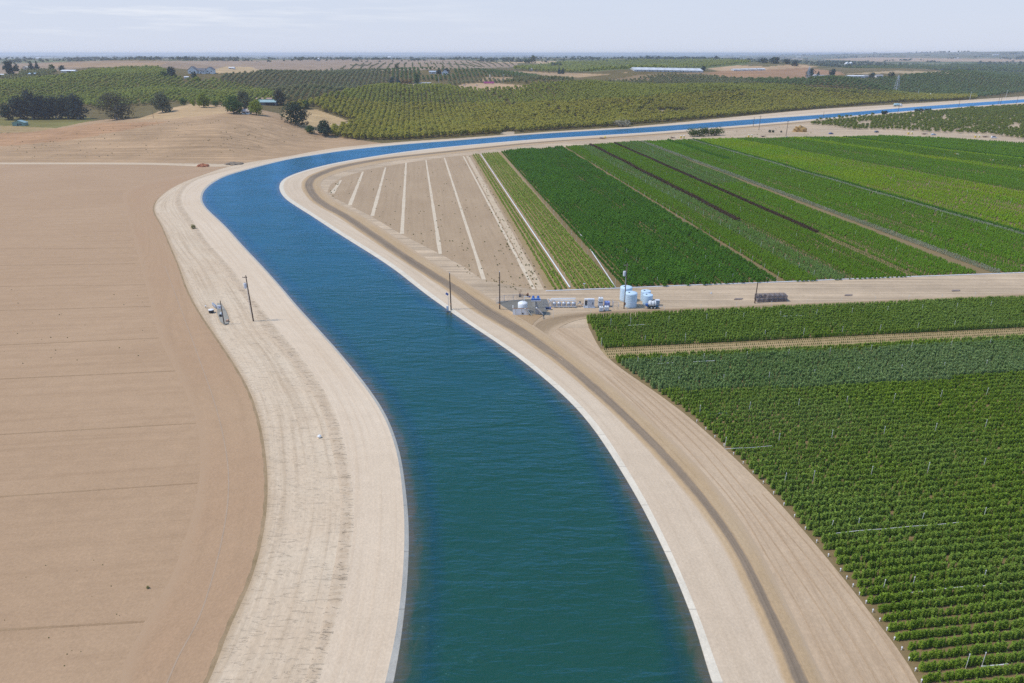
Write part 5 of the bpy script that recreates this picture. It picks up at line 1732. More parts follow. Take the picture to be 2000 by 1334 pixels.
def house(name, label, cat, px, base, wpx, wall_m, depth, rz, wall, roof, pitch=0.35, nwin=3, gable_front=False, flat=False, opening=False, wscale=1.0, group=None):
    """wpx = frontage in photograph pixels, wall_m = wall height in metres"""
    p = at(px, base)
    s = mpp(p)
    W = wpx * s
    root = thing(name, label, cat, (p[0], p[1] + depth / 2, p[2] - 0.15), rz, group)
    hw, hd, hh = W / 2, depth / 2, wall_m
    if flat:
        MB().box((0, 0, hh / 2), (W, depth, hh)).build('wall', wall, root)
        MB().box((0, 0, hh + 0.14), (W + 0.9, depth + 0.9, 0.28)).build('roof', roof, root)
    else:
        rise = pitch * (hw if gable_front else hd)
        rb = MB()
        t_, ov = 0.22, 0.5
        if gable_front:
            MB().prism([(-hw, 0), (hw, 0), (hw, hh), (0, hh + rise), (-hw, hh)], -hd, hd).build('wall', wall, root)
            for sg in (-1, 1):
                rb.prism([(sg * (hw + ov), hh - ov * pitch), (0, hh + rise), (0, hh + rise + t_), (sg * (hw + ov), hh - ov * pitch + t_)], -hd - ov, hd + ov)
        else:
            vs = [(-hd, 0), (hd, 0), (hd, hh), (0, hh + rise), (-hd, hh)]
            wb = MB()
            n_ = 5
            a_ = [(-hw, y, z) for y, z in vs] + [(hw, y, z) for y, z in vs]
            wb.add(a_, [(i, (i + 1) % n_, n_ + (i + 1) % n_, n_ + i) for i in range(n_)] + [tuple(range(n_ - 1, -1, -1)), tuple(range(n_, 2 * n_))])
            wb.build('wall', wall, root)
            for sg in (-1, 1):
                pr = [(sg * (hd + ov), hh - ov * pitch), (0, hh + rise), (0, hh + rise + t_), (sg * (hd + ov), hh - ov * pitch + t_)]
                a_ = [(-hw - ov, y, z + 0.02) for y, z in pr] + [(hw + ov, y, z + 0.02) for y, z in pr]
                rb.add(a_, [(i, (i + 1) % 4, 4 + (i + 1) % 4, 4 + i) for i in range(4)] + [(3, 2, 1, 0), (4, 5, 6, 7)])
        rb.build('roof', roof, root)
    if opening:
        MB().box((hw * 0.35, -hd - 0.03, hh * 0.42), (W * 0.5, 0.1, hh * 0.84)).build('door', m_dkopen, root)  # open bay: flat near-black panel, the shade inside put in as colour
    else:
        MB().box((-hw * 0.12, -hd - 0.03, 1.05), (1.1, 0.1, 2.1)).build('door', m_dkopen, root)
    for k in range(nwin):
        x = -hw + W * (k + 0.5) / nwin
        if abs(x + hw * 0.12) < 1.1:
            x += 1.6
        wn = MB().box((x, -hd - 0.03, hh * 0.56), (min(1.9, W / nwin * 0.5) * wscale, 0.08, min(1.3, hh * 0.4))).build('window', m_glass, root)
    return root


house('barn', 'long barn with a pale teal roof among the hill trees', 'barn', 522, 206, 34, 3.4, 9, 0.0, paint('dim_wall', (0.16, 0.155, 0.15), 0.8), m_teal, 0.45, 4, opening=True)
house('shed', 'long tan roofed shed just behind the teal roofed barn', 'shed', 516, 200, 30, 3.6, 6, 0.0, m_brick, m_rust, 0.3, 2)
house('farm_building', 'little white farm building with two dark windows between hill trees', 'house', 480, 223, 15, 2.8, 6, 0.0, m_white, paint('pink_roof', (0.50, 0.42, 0.38), 0.7), 0.5, 2, gable_front=False, wscale=1.3)
house('shed', 'green metal shed with a dark open side on the lawn', 'shed', 36, 246, 23, 2.9, 6, 0.12, m_tealwall, m_teal, 0.35, 1, gable_front=True, opening=False)
house('farmhouse', 'left white gabled wing of the big farmhouse on the hill', 'house', 376, 144, 17, 5.5, 9, 0.0, m_white, m_dkroof, 0.75, 2, gable_front=True)
house('farmhouse', 'middle wing with the dark gable of the big farmhouse', 'house', 393, 144, 16, 4.8, 8, 0.0, m_white, m_dkroof, 0.75, 3)
house('farmhouse', 'right white wing of the big farmhouse on the hill', 'house', 410, 144, 14, 6.0, 9, 0.0, m_white, m_dkroof, 0.7, 2, gable_front=True)
house('shed', 'small white shed below the big farmhouse', 'shed', 364, 154, 8, 2.6, 5, 0.0, m_white, m_whroof, 0.3, 1)
house('house', 'small white house on the pale dry mound', 'house', 452, 135, 11, 2.8, 7, 0.0, m_white, m_whroof, 0.3, 2)
house('barn', 'cream barn with a white roof and dark open bay', 'barn', 133, 143, 27, 3.4, 9, 0.0, m_cream, m_whroof, 0.25, 1, opening=True)
house('house', 'small blue house alone in the far left orchard', 'house', 63, 149, 13, 3.4, 7, 0.0, m_blue, paint('pale_blue_roof', (0.45, 0.58, 0.72), 0.5), 0.3, 2)
house('shed', 'white roofed shed at the far left edge', 'shed', 2, 150, 14, 3.0, 7, 0.0, m_dkopen, m_whroof, 0.2, 1)
house('house', 'pale house with an arched front between the conifers', 'house', 49, 136, 9, 4.0, 7, 0.0, m_cream, m_cream, 0.5, 1, gable_front=True)
house('house', 'flat roofed white house behind the columnar cypress', 'house', 825, 166, 32, 3.4, 10, 0.0, m_white, m_whroof, 0, 4, flat=True)
house('house', 'pale low house left of the gabled house in the middle distance', 'house', 845, 144, 13, 3.2, 8, 0.0, m_white, paint('blue_grey_roof', (0.42, 0.48, 0.55), 0.6), 0.4, 3)
house('house', 'white gabled house in the middle distance orchard', 'house', 869, 146, 12, 4.4, 9, 0.0, m_white, m_dkroof, 0.7, 2, gable_front=True)
house('cottage', 'tiny white far cottage beside a dark tree', 'house', 1037, 138, 6, 3.2, 7, 0.0, m_white, m_greyroof, 0.5, 1)
house('house', 'far house with a long grey roof between two dark trees', 'house', 1610, 152, 24, 3.4, 10, 0.0, m_cream, m_greyroof, 0.4, 4)
house('cottage', 'white gabled cottage at the left end of the grey roofed far house', 'house', 1594, 153, 8, 4.0, 9, 0.0, m_white, m_greyroof, 0.7, 1, gable_front=True)
house('shed', 'long white shed on the far plain', 'shed', 1672, 152, 32, 3.6, 12, 0.0, m_white, m_whroof, 0.2, 3)
house('cottage', 'first white cottage right of the long white shed', 'house', 1692, 152, 8, 3.4, 9, 0.0, m_white, m_greyroof, 0.5, 2)
house('cottage', 'white cottage right of the tree beside the long white shed', 'house', 1718, 152, 13, 3.8, 9, 0.0, m_white, m_greyroof, 0.5, 3)
house('barn', 'left one of two domed white barns far off', 'barn', 1655, 128, 6, 8, 18, 0.0, m_white, m_whroof, 0.9, 0, gable_front=True)
house('barn', 'right one of two domed white barns far off', 'barn', 1663, 128, 6, 8, 18, 0.0, m_white, m_whroof, 0.9, 0, gable_front=True)
house('shed', 'long pale shed below the horizon beside the dark grove', 'shed', 1238, 119, 22, 4, 20, 0.0, m_white, m_whroof, 0.15, 0)
house('shed', 'pale low shed right of the dark grove on the horizon', 'shed', 1350, 119, 22, 4, 20, 0.0, m_cream, m_whroof, 0.15, 0)
for k in range(9):
    px = 1246 + k * 15
    house('greenhouse', ('leftmost white greenhouse of the far white roofs', 'second white greenhouse from the left', 'third white greenhouse from the left', 'fourth white greenhouse from the left', 'middle white greenhouse of the far white roofs', 'fourth white greenhouse from the right', 'third white greenhouse from the right', 'second white greenhouse from the right in the long strip', 'rightmost white greenhouse of the long strip')[k] , 'greenhouse', px, 139.5 + 0.25 * k, 14.5, 3.0, 60, 0.0, m_ghouse, m_ghouse, 0.12, 0, group='white greenhouses on the far plain')
for k in range(4):
    house('greenhouse', ('leftmost short greenhouse behind the brown mounds', 'second short greenhouse behind the brown mounds', 'third short greenhouse behind the brown mounds', 'rightmost short greenhouse behind the brown mounds')[k], 'greenhouse', 1440 + k * 16, 138.5 - 0.3 * k, 14, 3.0, 30, 0.0, m_ghouse, m_ghouse, 0.12, 0, group='short greenhouses behind the brown mounds')
far_b = [(12, 113, 8), (70, 112.5, 7), (74, 115, 8), (330, 112, 6), (620, 117.5, 5), (650, 113, 7), (905, 112.5, 8), (960, 113, 5), (1440, 110, 10), (1560, 111, 8), (1780, 101.5, 9), (1945, 107, 10), (1870, 114, 5), (760, 113.5, 6), (1120, 112, 6)]
b0 = None
for px, b_, wd in far_b:
    o = house('farm_building', 'tiny white farm building far off on the hazy plain', 'building', px, b_ + 1.2, wd, 7, 20, 0.0, m_white, m_whroof, 0.3, 0, group='tiny farm buildings on the hazy plain')

# stacked pink bins and small things on the bare yard
p = at(955, 164); s = mpp(p)
root = thing('cargo_trailer', 'bright pink trailer parked on the bare yard', 'trailer', p)
MB().box((0, 0, 2.3), (20 * s, 2.8, 2.8)).build('body', paint('pink_paint', (0.58, 0.10, 0.32), 0.5), root, bevel=0.08)
for k in (-1, 1):
    MB().tube((k * 6.2 * s, -1.2, 0.5), (k * 6.2 * s, 1.2, 0.5), 0.5, 0.5, 12).build('wheel', m_dkopen, root)
MB().box((-10.6 * s, 0, 1.2), (0.9 * s, 2.2, 0.3)).build('hitch', m_greyroof, root)
p = at(957, 152); s = mpp(p)
o = MB().lathe([(0, 0), (1.5 * s, 0), (1.5 * s, 5 * s), (0.5 * s, 6 * s)], (0, 0, 0), 14).build('water_tank', m_cream)
o.location = p; tag(o, 'small cream upright tank above the bare yard', 'tank')

# ------------------------------------------------------------------ utility poles and towers
m_wood = paint('pole_wood', (0.10, 0.065, 0.045), 0.85, var=0.3, scale=1.0)
m_wood2 = paint('grey_pole_wood', (0.20, 0.15, 0.115), 0.85, var=0.3, scale=1.0)
m_galv = paint('galvanised', (0.52, 0.54, 0.57), 0.4, 0.3, 0.12)
m_grey = paint('grey_paint', (0.50, 0.52, 0.55), 0.5, var=0.1)
m_lgrey = paint('pale_grey_paint', (0.66, 0.68, 0.71), 0.5, var=0.08)
m_ins = paint('insulator', (0.30, 0.24, 0.22), 0.3)
m_rubber = paint('rubber', (0.03, 0.03, 0.03), 0.8)
m_rustm = paint('rust', (0.22, 0.10, 0.055), 0.85, var=0.35, scale=3)
m_steel = paint('dark_steel', (0.10, 0.11, 0.12), 0.5, 0.4)


def pole(label, px, base, top, z=0.0, lean=0.0, gear='cap', mat=None, r=None, group=None, world=None):
    p = world if world is not None else (P(px, base, z) if z is not None else at(px, base))
    s = mpp(p)
    h = (base - top) * s * 1.08
    root = thing('utility_pole', label, 'utility pole', p, 0, group)
    r = r or 0.17
    tip = (lean * h, 0, h)
    MB().tube((0, 0, -0.3), tip, r * 1.15, r * 0.75, 10).build('post', mat or m_wood, root, smooth=True)
    if gear in ('transformer', 'tall'):
        q = Vector(tip) * 0.78
        tk = MB().lathe([(0, -0.75), (0.36, -0.75), (0.40, -0.6), (0.40, 0.55), (0.36, 0.7), (0, 0.75)], (q[0] - 0.62, 0, q[2]), 16).build('transformer', m_lgrey, root, smooth=True)
        MB().tube((q[0] - 0.75, 0.1, q[2] + 0.74), (q[0] - 0.75, 0.1, q[2] + 1.05), 0.06, 0.04, 8).tube((q[0] - 0.5, 0.1, q[2] + 0.74), (q[0] - 0.5, 0.1, q[2] + 1.05), 0.06, 0.04, 8).build('bushing', m_ins, tk)
        MB().box((q[0] - 0.3, 0, q[2] + 0.2), (0.5, 0.12, 0.12)).build('bracket', m_galv, root)
        q = Vector(tip) * 0.955
        MB().box((q[0] - 0.35, 0, q[2]), (1.3, 0.12, 0.14)).build('crossarm', m_wood2, root)
        for x in (-0.9, -0.45, 0.2):
            MB().tube((q[0] + x, 0, q[2] + 0.07), (q[0] + x, 0, q[2] + 0.32), 0.07, 0.045, 8).build('insulator', m_ins, root)
        MB().tube((q[0] - 0.2, -0.16, h * 0.16), (q[0] * 0.8 - 0.2, -0.16, q[2] * 0.75), 0.05, 0.05, 6).build('conduit', m_pvc if gear == 'tall' else m_galv, root)
        if gear == 'tall':
            MB().box((0.22, -0.2, 1.6), (0.35, 0.3, 0.8)).build('meter_box', m_rustm, root)
    elif gear == 'cap':
        MB().tube(tip, (tip[0], 0, h + 0.3), 0.10, 0.06, 8).build('insulator', m_lgrey, root)
        MB().lathe([(r * 1.22, 0), (r * 1.22, 0.25)], (0, 0, 1.6), 10).build('marker_band', paint('orange_band', (0.55, 0.24, 0.08), 0.6), root)
    elif gear == 'arm':
        MB().box((tip[0], 0, h * 0.93), (2.4, 0.14, 0.16)).build('crossarm', mat or m_wood, root)
        for x in (-1.05, 0, 1.05):
            MB().tube((tip[0] + x, 0, h * 0.93 + 0.08), (tip[0] + x, 0, h * 0.93 + 0.36), 0.07, 0.05, 6).build('insulator', m_ins, root)
    return root


pole('wooden pole with a grey transformer on the left canal bank', 495, 627, 541, 0.35, -0.012, 'transformer')
pole('shorter dark wooden pole rising through the small filter station on the left bank', 438, 633, 588, 0.2, 0.0, 'plain', r=0.14)
pole('dark wooden pole beside the solar gauge on the right canal lip', 881, 604, 536, 0.5, -0.005, 'cap')
pole('dark wooden pole at the left corner of the gravel pad', 976, 605, 534, 0.08, 0.003, 'cap')
pole('tall grey pole with a transformer standing against the pale blue tanks', 1218.5, 603, 518, 0.05, 0.008, 'tall', m_wood2)
pole('dark wooden pole in front of the wire crates', 1474, 592, 553, 0.05, 0.004, 'plain', r=0.16)
for px, b_, tp, lab, g in ((1471, 247.5, 231, 'left one of two dark poles by the canal near the bushy row', 'plain'), (1482, 254, 229, 'right one of two dark poles by the canal near the bushy row', 'arm'), (1535, 266, 239, 'lone grey pole on the sand flat left of the straw heap', 'arm'), (1607, 233, 220, 'pole on the canal bank behind the end of the young orchard', 'plain'), (1753, 223, 206, 'pole on the canal bank by the parked tanker', 'plain'), (1872, 210, 197, 'pole on the canal bank above the right part of the young orchard', 'plain'), (1949, 205, 184, 'left one of two tall poles by the canal at the right', 'arm'), (1953.5, 205, 182, 'right one of two tall poles by the canal at the right', 'arm'), (1985, 203, 189, 'pole by the canal at the right edge', 'plain')):
    pole(lab, px, b_, tp, 0.02, 0, g, r=0.22)
for px, b_, tp, lab in ((1893, 198, 181, 'pale pole behind the far canal bank right of the tanker'), (1964, 192, 177, 'pale pole with a crossarm behind the far canal bank at the right'), (1792, 188, 176, 'thin pale pole in the dark orchard behind the tanker'), (857, 166, 152, 'white pole by the flat roofed white house'), (983, 162, 147, 'white pole on the bare yard with the pink trailer')):
    pole(lab, px, b_, tp, None, 0, 'arm', m_grey, r=0.25)
pole('thin pole above the dry knoll track', 300, 231, 216, None, 0, 'plain', m_wood2, r=0.16)


def pylon(label, px, base, top):
    p = at(px, base)
    h = (base - top) * mpp(p) * 1.05
    root = thing('transmission_tower', label, 'pylon', p, 0.35)
    mb = MB()
    w0, w1 = h * 0.13, h * 0.025
    wz = lambda t: w0 * (1 - t) + w1 * t
    lv = [0, 0.2, 0.38, 0.54, 0.68, 0.8, 0.9, 1.0]
    cs = [(-1, -1), (1, -1), (1, 1), (-1, 1)]
    for a, b_ in zip(lv[:-1], lv[1:]):
        for i in range(4):
            (x, y), (x2, y2) = cs[i], cs[(i + 1) % 4]
            A, B = (x * wz(a), y * wz(a), a * h), (x * wz(b_), y * wz(b_), b_ * h)
            C, D = (x2 * wz(b_), y2 * wz(b_), b_ * h), (x2 * wz(a), y2 * wz(a), a * h)
            mb.tube(A, B, 0.22, 0.22, 5).tube(A, C, 0.12, 0.12, 4).tube(D, B, 0.12, 0.12, 4)
    mb.build('lattice', m_galv, root)
    for z in (0.76, 0.88):
        ar = MB()
        for sg in (-1, 1):
            ar.tube((0, 0, z * h), (sg * h * 0.14, 0, z * h + 0.3), 0.22, 0.12, 5).tube((0, 0, z * h + h * 0.04), (sg * h * 0.14, 0, z * h + 0.3), 0.14, 0.1, 5)
        a_ = ar.build('arm', m_galv, root)
        for sg in (-1, 1):
            MB().tube((sg * h * 0.135, 0, z * h + 0.2), (sg * h * 0.135, 0, z * h - h * 0.04), 0.18, 0.18, 6).build('insulator', m_ins, a_)
    return root


pylon('steel lattice transmission tower in the dark orchard plain', 1749, 182, 151)
pylon('faint steel lattice tower in front of the brown mounds', 1577, 158, 134)

# ------------------------------------------------------------------ pump and filter station by the farm road
m_tankb = paint('pale_blue_plastic', (0.56, 0.70, 0.80), 0.35, var=0.05, scale=0.8)
m_wht = paint('white_plastic', (0.80, 0.80, 0.78), 0.4, var=0.05)
m_bluep = paint('blue_paint', (0.055, 0.15, 0.42), 0.4, var=0.15)
m_bluep2 = paint('violet_blue', (0.20, 0.27, 0.58), 0.45, var=0.1)
m_beige = paint('beige_paint', (0.58, 0.53, 0.43), 0.6, var=0.12)
m_mesh = paint('grey_mesh', (0.30, 0.32, 0.34), 0.6, 0.2, 0.2, 3.0)
m_brown = paint('brown_rail', (0.36, 0.20, 0.11), 0.7, var=0.2)


def tank(label, px, base, dpx, hpx, group=None):
    p = P(px, base, 0.05)
    s = mpp(p)
    r, h = dpx * s / 2, hpx * s
    p = Vector((p[0], p[1] + r, 0.05))
    root = thing('water_tank', label, 'tank', p, 0, group)
    pr = [(0, 0), (r * 0.98, 0), (r, 0.12)]
    k = 0.12
    while k < h - 0.5:                       # hoop ribs
        pr += [(r, k + 0.38), (r * 1.004, k + 0.42), (r * 1.004, k + 0.5), (r, k + 0.54)]
        k += 0.54
    pr += [(r, h), (r * 0.97, h + 0.07), (r * 0.62, h + 0.22), (r * 0.25, h + 0.32), (0, h + 0.34)]
    MB().lathe(pr, (0, 0, 0), 36).build('shell', m_tankb, root, smooth=True)
    MB().lathe([(0.28, 0), (0.30, 0.12), (0, 0.14)], (-r * 0.35, -r * 0.2, h + 0.24), 16).build('lid', m_steel, root)
    MB().tube((r * 0.6, -r * 0.85, 0.35), (r * 0.6, -r * 1.12, 0.35), 0.09, 0.09, 8).build('outlet', m_wht, root)
    return root


tank('large pale blue tank behind the transformer pole', 1223.5, 590, 23.5, 27)
tank('large pale blue tank standing in front beside the transformer pole', 1232.8, 602, 24.5, 27.5)
tank('smaller pale blue tank at the back beside the sprayer trailer', 1262, 590, 19.5, 19.5)
tank('smaller pale blue tank partly hidden by the sprayer trailer', 1266, 597, 19.5, 19)


def at_st(px, base, z=0.06):
    p = P(px, base, z)
    return p, mpp(p)


# sprayer trailer
p, s = at_st(1275, 603.5)
root = thing('sprayer_trailer', 'small trailer carrying a round white tank with dark straps', 'trailer', p, 0.0)
MB().box((0, 0.75, 0.62), (3.4, 1.5, 0.16)).box((0, 0.05, 0.62), (3.5, 0.1, 0.22)).build('chassis', paint('teal_frame', (0.07, 0.16, 0.20), 0.5), root)
tk = MB().lathe([(0.0, -1.15), (0.55, -1.12), (0.80, -0.92), (0.86, -0.4), (0.86, 0.4), (0.80, 0.92), (0.55, 1.12), (0.0, 1.15)], (-0.15, 0.75, 1.55), 24, 'x').build('white_tank', m_wht, root, smooth=True)
for x in (-0.6, 0.3):
    MB().lathe([(0.89, -0.05), (0.89, 0.05)], (x, 0.75, 1.55), 24, 'x').build('strap', m_steel, tk)
MB().lathe([(0.25, 0), (0.27, 0.15), (0, 0.17)], (-0.15, 0.75, 2.38), 14).build('lid', m_steel, tk)
for x in (-0.45, 0.55):
    for y in (0.0, 1.5):
        wv = MB().lathe([(0.30, -0.11), (0.40, -0.09), (0.40, 0.09), (0.30, 0.11)], (x, y, 0.40), 18, 'y').build('wheel', m_rubber, root)
        MB().lathe([(0, -0.125), (0.24, -0.12), (0.24, 0.12), (0, 0.125)], (x, y, 0.40), 14, 'y').build('rim', m_wht, wv)
MB().box((-1.75, 0.7, 1.05), (0.7, 1.0, 0.7)).build('pump', m_bluep, root, bevel=0.05)
MB().path([(-1.3, 0.1, 0.7), (-1.15, 0.1, 1.5), (-0.7, 0.1, 2.1)], 0.05).build('frame_bar', m_steel, root)
MB().tube((1.6, 0.75, 0.6), (3.2, 0.75, 0.45), 0.08, 0.06).tube((1.6, 0.2, 0.6), (2.6, 0.72, 0.5), 0.05, 0.05).build('drawbar', m_galv, root)
p, s = at_st(1284, 597)
root = thing('spray_box', 'grey blue square bin behind the sprayer trailer', 'bin', p)
MB().box((0, 0.6, 0.85), (1.3, 1.1, 1.4)).build('body', paint('blue_grey', (0.28, 0.36, 0.44), 0.5), root, bevel=0.06)
MB().box((0, 0.6, 1.6), (1.36, 1.16, 0.12)).build('lid', m_lgrey, root)
MB().box((0, 0.6, 0.08), (1.2, 1.0, 0.16)).build('pallet', m_wood2, root)


# intermediate bulk containers
def ibc(label, px, base, mat, z=0.06, w_=1.15, h_=1.15, top=None):
    p, s = at_st(px, base, z)
    root = thing('bulk_container', label, 'container', p)
    MB().box((0, w_ / 2, 0.08), (w_, w_, 0.14)).build('pallet', m_steel, root)
    MB().box((0, w_ / 2, 0.15 + h_ / 2), (w_ - 0.08, w_ - 0.08, h_)).build('tank', mat, root, bevel=0.09)
    cg = MB()
    for k in range(4):
        z_ = 0.18 + h_ * k / 3
        for (a, b_) in (((-w_ / 2, 0), (w_ / 2, 0)), ((w_ / 2, 0), (w_ / 2, w_)), ((w_ / 2, w_), (-w_ / 2, w_)), ((-w_ / 2, w_), (-w_ / 2, 0))):
            cg.tube((*a, z_), (*b_, z_), 0.02, 0.02, 5)
    for x in (-0.5, 0, 0.5):
        cg.tube((x * w_, 0, 0.15), (x * w_, 0, 0.18 + h_), 0.02, 0.02, 5)
    cg.build('cage', m_galv, root)
    MB().lathe([(0.14, 0), (0.14, 0.08), (0, 0.09)], (0, w_ / 2, 0.15 + h_), 12).build('cap', m_steel, root)
    return root


ibc('white bulk container in front on the left by the road', 1174.5, 609, m_wht, w_=1.25, h_=1.2)
ibc('white bulk container in front on the right with a grey label plate', 1185, 608, m_wht, w_=1.3, h_=1.2)
ibc('violet blue chemical container behind the white ones', 1186, 600, m_bluep2, w_=1.6, h_=1.35)
ibc('lower grey white container of the stack beside the cabinet', 1173, 600, m_lgrey, w_=1.4, h_=1.2)
ibc('upper white container of the stack beside the cabinet', 1173, 591, m_wht, w_=1.4, h_=1.2)
bpy.data.objects[[o.name for o in COL.objects if o.get('label', '').startswith('upper white container')][0]].location = bpy.data.objects[[o.name for o in COL.objects if o.get('label', '').startswith('lower grey white')][0]].location + Vector((0, 0, 1.42))

# electrical cabinet
p, s = at_st(1151, 601)
root = thing('control_cabinet', 'tall grey control cabinet with an open left bay', 'cabinet', p)
MB().box((0.45, 0.5, 1.35), (2.0, 0.9, 2.6)).build('body', m_lgrey, root, bevel=0.03)
MB().box((-1.0, 0.55, 2.5), (1.0, 0.7, 0.25)).box((-1.45, 0.55, 1.2), (0.12, 0.7, 2.4)).box((-1.0, 0.55, 0.25), (1.0, 0.7, 0.5)).build('frame', m_wht, root)
MB().box((-0.95, 0.7, 1.3), (0.7, 0.2, 1.4)).build('meter', m_steel, root)
for x in (0.0, 0.9):
    MB().box((x, 0.03, 1.4), (0.86, 0.05, 2.3)).build('door', m_grey, root)
MB().box((0.98, 0.0, 1.35), (0.22, 0.08, 0.6)).build('handle', m_dkopen, root)
MB().box((0, 0.5, 0.04), (3.4, 1.5, 0.1)).build('plinth', m_galv, root)

# filter bank
p, s = at_st(1101, 601)
root = thing('filter_bank', 'row of five grey filter tanks under white manifold pipes', 'filter', p)
for k in range(5):
    x = -2.75 + 1.42 * k
    ft = MB().lathe([(0, 0.25), (0.42, 0.3), (0.56, 0.5), (0.60, 0.75), (0.60, 1.15), (0.56, 1.4), (0.36, 1.58), (0.14, 1.66), (0.14, 1.85), (0, 1.86)], (x, 0.7, 0), 20).build('filter_tank', m_galv, root, smooth=True)
    MB().lathe([(0.625, -0.05), (0.625, 0.05)], (x, 0.7, 0.95), 20).build('band', m_steel, ft)
    lg = MB()
    for a in range(3):
        lg.tube((x + 0.4 * math.cos(a * 2.1), 0.7 + 0.4 * math.sin(a * 2.1), 0), (x + 0.42 * math.cos(a * 2.1), 0.7 + 0.42 * math.sin(a * 2.1), 0.55), 0.05, 0.05, 6)
    lg.build('legs', m_steel, ft)
MB().path([(-4.3, 1.5, 0.9), (-3.6, 1.5, 2.3), (3.6, 1.7, 2.35)], 0.17, 12).build('manifold_pipe', m_wht, root)
MB().path([(-4.7, 0.9, 2.5), (-3.9, 0.9, 1.8), (-3.3, 0.9, 2.05), (3.3, 1.0, 2.0)], 0.16, 12).build('manifold_pipe', m_wht, root)
MB().path([(-3.6, -0.1, 0.32), (3.7, 0.0, 0.32)], 0.10, 10).build('drain_pipe', m_grey, root)
for x in (-3.7, 3.6):
    MB().box((x, 0.7, 1.0), (0.12, 0.12, 2.0)).box((x, 0.7, 1.95), (0.14, 1.9, 0.1)).build('frame', m_galv, root)
# pipework between the filters and the cabinet
p, s = at_st(1134, 600)
root = thing('pipework', 'tangle of dark pipes and valves between the filters and the cabinet', 'pipework', p)
MB().path([(-1.0, 0.6, 0.5), (-0.4, 0.6, 1.3), (0.3, 0.5, 0.7), (1.1, 0.5, 0.7)], 0.11, 8).build('pipe', m_grey, root)
MB().path([(-1.0, 0.2, 0.3), (0.2, 0.2, 0.3), (0.8, 0.4, 1.2)], 0.08, 8).build('pipe', m_rustm, root)
MB().lathe([(0, 0), (0.28, 0.05), (0.28, 0.5), (0.1, 0.6), (0, 0.6)], (-0.2, 0.9, 1.0), 12).build('valve', m_steel, root)
p, s = at_st(1070, 605)
root = thing('booster_pump', 'small dark blue pump on the sand left of the filters', 'pump', p)
MB().tube((-0.7, 0.3, 0.45), (0.5, 0.3, 0.45), 0.30, 0.30, 16).build('motor', paint('navy', (0.03, 0.05, 0.12), 0.4), root)
MB().lathe([(0, -0.2), (0.4, -0.18), (0.4, 0.18), (0, 0.2)], (0.75, 0.3, 0.45), 16, 'x').build('casing', m_bluep, root)
MB().box((0, 0.3, 0.08), (1.7, 0.7, 0.16)).build('base', m_galv, root)

# platform with blue motors over the intake
p, s = at_st(1041, 615)
root = thing('pump_platform', 'steel platform carrying two blue motors above a sloped grey screen', 'pump station', p)
fr = MB()
for x, y in ((-0.3, 0.0), (1.9, 0.0), (-0.3, 2.2), (1.9, 2.2)):
    fr.box((x, y, 2.1), (0.12, 0.12, 4.2))
for y in (0.0, 2.2):
    fr.box((0.8, y, 4.18), (2.5, 0.14, 0.14)).box((0.8, y, 1.9), (2.3, 0.08, 0.08))
fr.build('frame', m_beige, root)
MB().box((0.8, 1.1, 4.3), (2.8, 2.7, 0.12)).build('deck', m_galv, root)
for x in (0.05, 1.45):
    mo = MB().lathe([(0, 0), (0.42, 0), (0.42, 0.55), (0.36, 0.62), (0.36, 1.0), (0.2, 1.12), (0, 1.14)], (x, 1.1, 4.36), 18).build('motor', m_bluep, root, smooth=True)
    MB().box((x, 0.55, 4.75), (0.45, 0.3, 0.4)).build('terminal_box', paint('light_blue', (0.25, 0.42, 0.68), 0.4), mo)
MB().box((0.75, 0.35, 4.65), (2.7, 0.35, 0.42)).build('guard', m_bluep, root, bevel=0.04)
MB().box((0.25, -0.12, 3.3), (0.75, 0.4, 1.35)).build('control_box', m_beige, root, bevel=0.04)
MB().prism([(0.55, 4.0), (1.0, 4.0), (2.2, 0.05), (0.75, 0.05)], 0.25, 0.42).build('screen', m_mesh, root)
# stairs
st = MB()
for k in range(7):
    f = k / 6
    st.box((-2.3 + 1.9 * f, -0.2, 2.05 - 1.95 * f), (0.34, 0.8, 0.06))
st.tube((-2.5, -0.6, 2.2), (-0.4, -0.6, 0.0), 0.06, 0.06).tube((-2.5, 0.2, 2.2), (-0.4, 0.2, 0.0), 0.06, 0.06)
st.tube((-2.5, -0.6, 3.1), (-0.4, -0.6, 0.95), 0.04, 0.04).tube((-0.4, -0.6, 0.0), (-0.4, -0.6, 0.95), 0.04, 0.04).tube((-2.5, -0.6, 2.1), (-2.5, -0.6, 3.1), 0.04, 0.04)
st.build('stairs', m_beige, root)
o = pipe([P(1047.5, 601, 3.6), P(1052, 605, 2.3), P(1061, 614, 0.15)], 0.16, 'white inclined pipe running down beside the blue motors')
p, s = at_st(1055, 601)
root = thing('chain_link_fence', 'chain link fence panel behind the blue motors', 'fence', p)
fb = MB()
for k in range(6):
    fb.tube((k * 0.9, 0.8 * k / 5, 0), (k * 0.9, 0.8 * k / 5, 2.1), 0.035, 0.035, 6)
fb.tube((0, 0, 2.1), (4.5, 0.8, 2.1), 0.03, 0.03, 6).tube((0, 0, 0.1), (4.5, 0.8, 0.1), 0.02, 0.02, 6)
fb.build('post', m_galv, root)
wb = MB()
for k in range(28):
    x = k * 4.5 / 27
    wb.tube((x, 0.8 * x / 4.5, 0.05), (min(4.5, x + 0.9), 0.8 * min(4.5, x + 0.9) / 4.5, 2.08), 0.011, 0.011, 4)
    wb.tube((x, 0.8 * x / 4.5, 2.08), (min(4.5, x + 0.9), 0.8 * min(4.5, x + 0.9) / 4.5, 0.05), 0.011, 0.011, 4)
wb.build('mesh', m_galv, root)

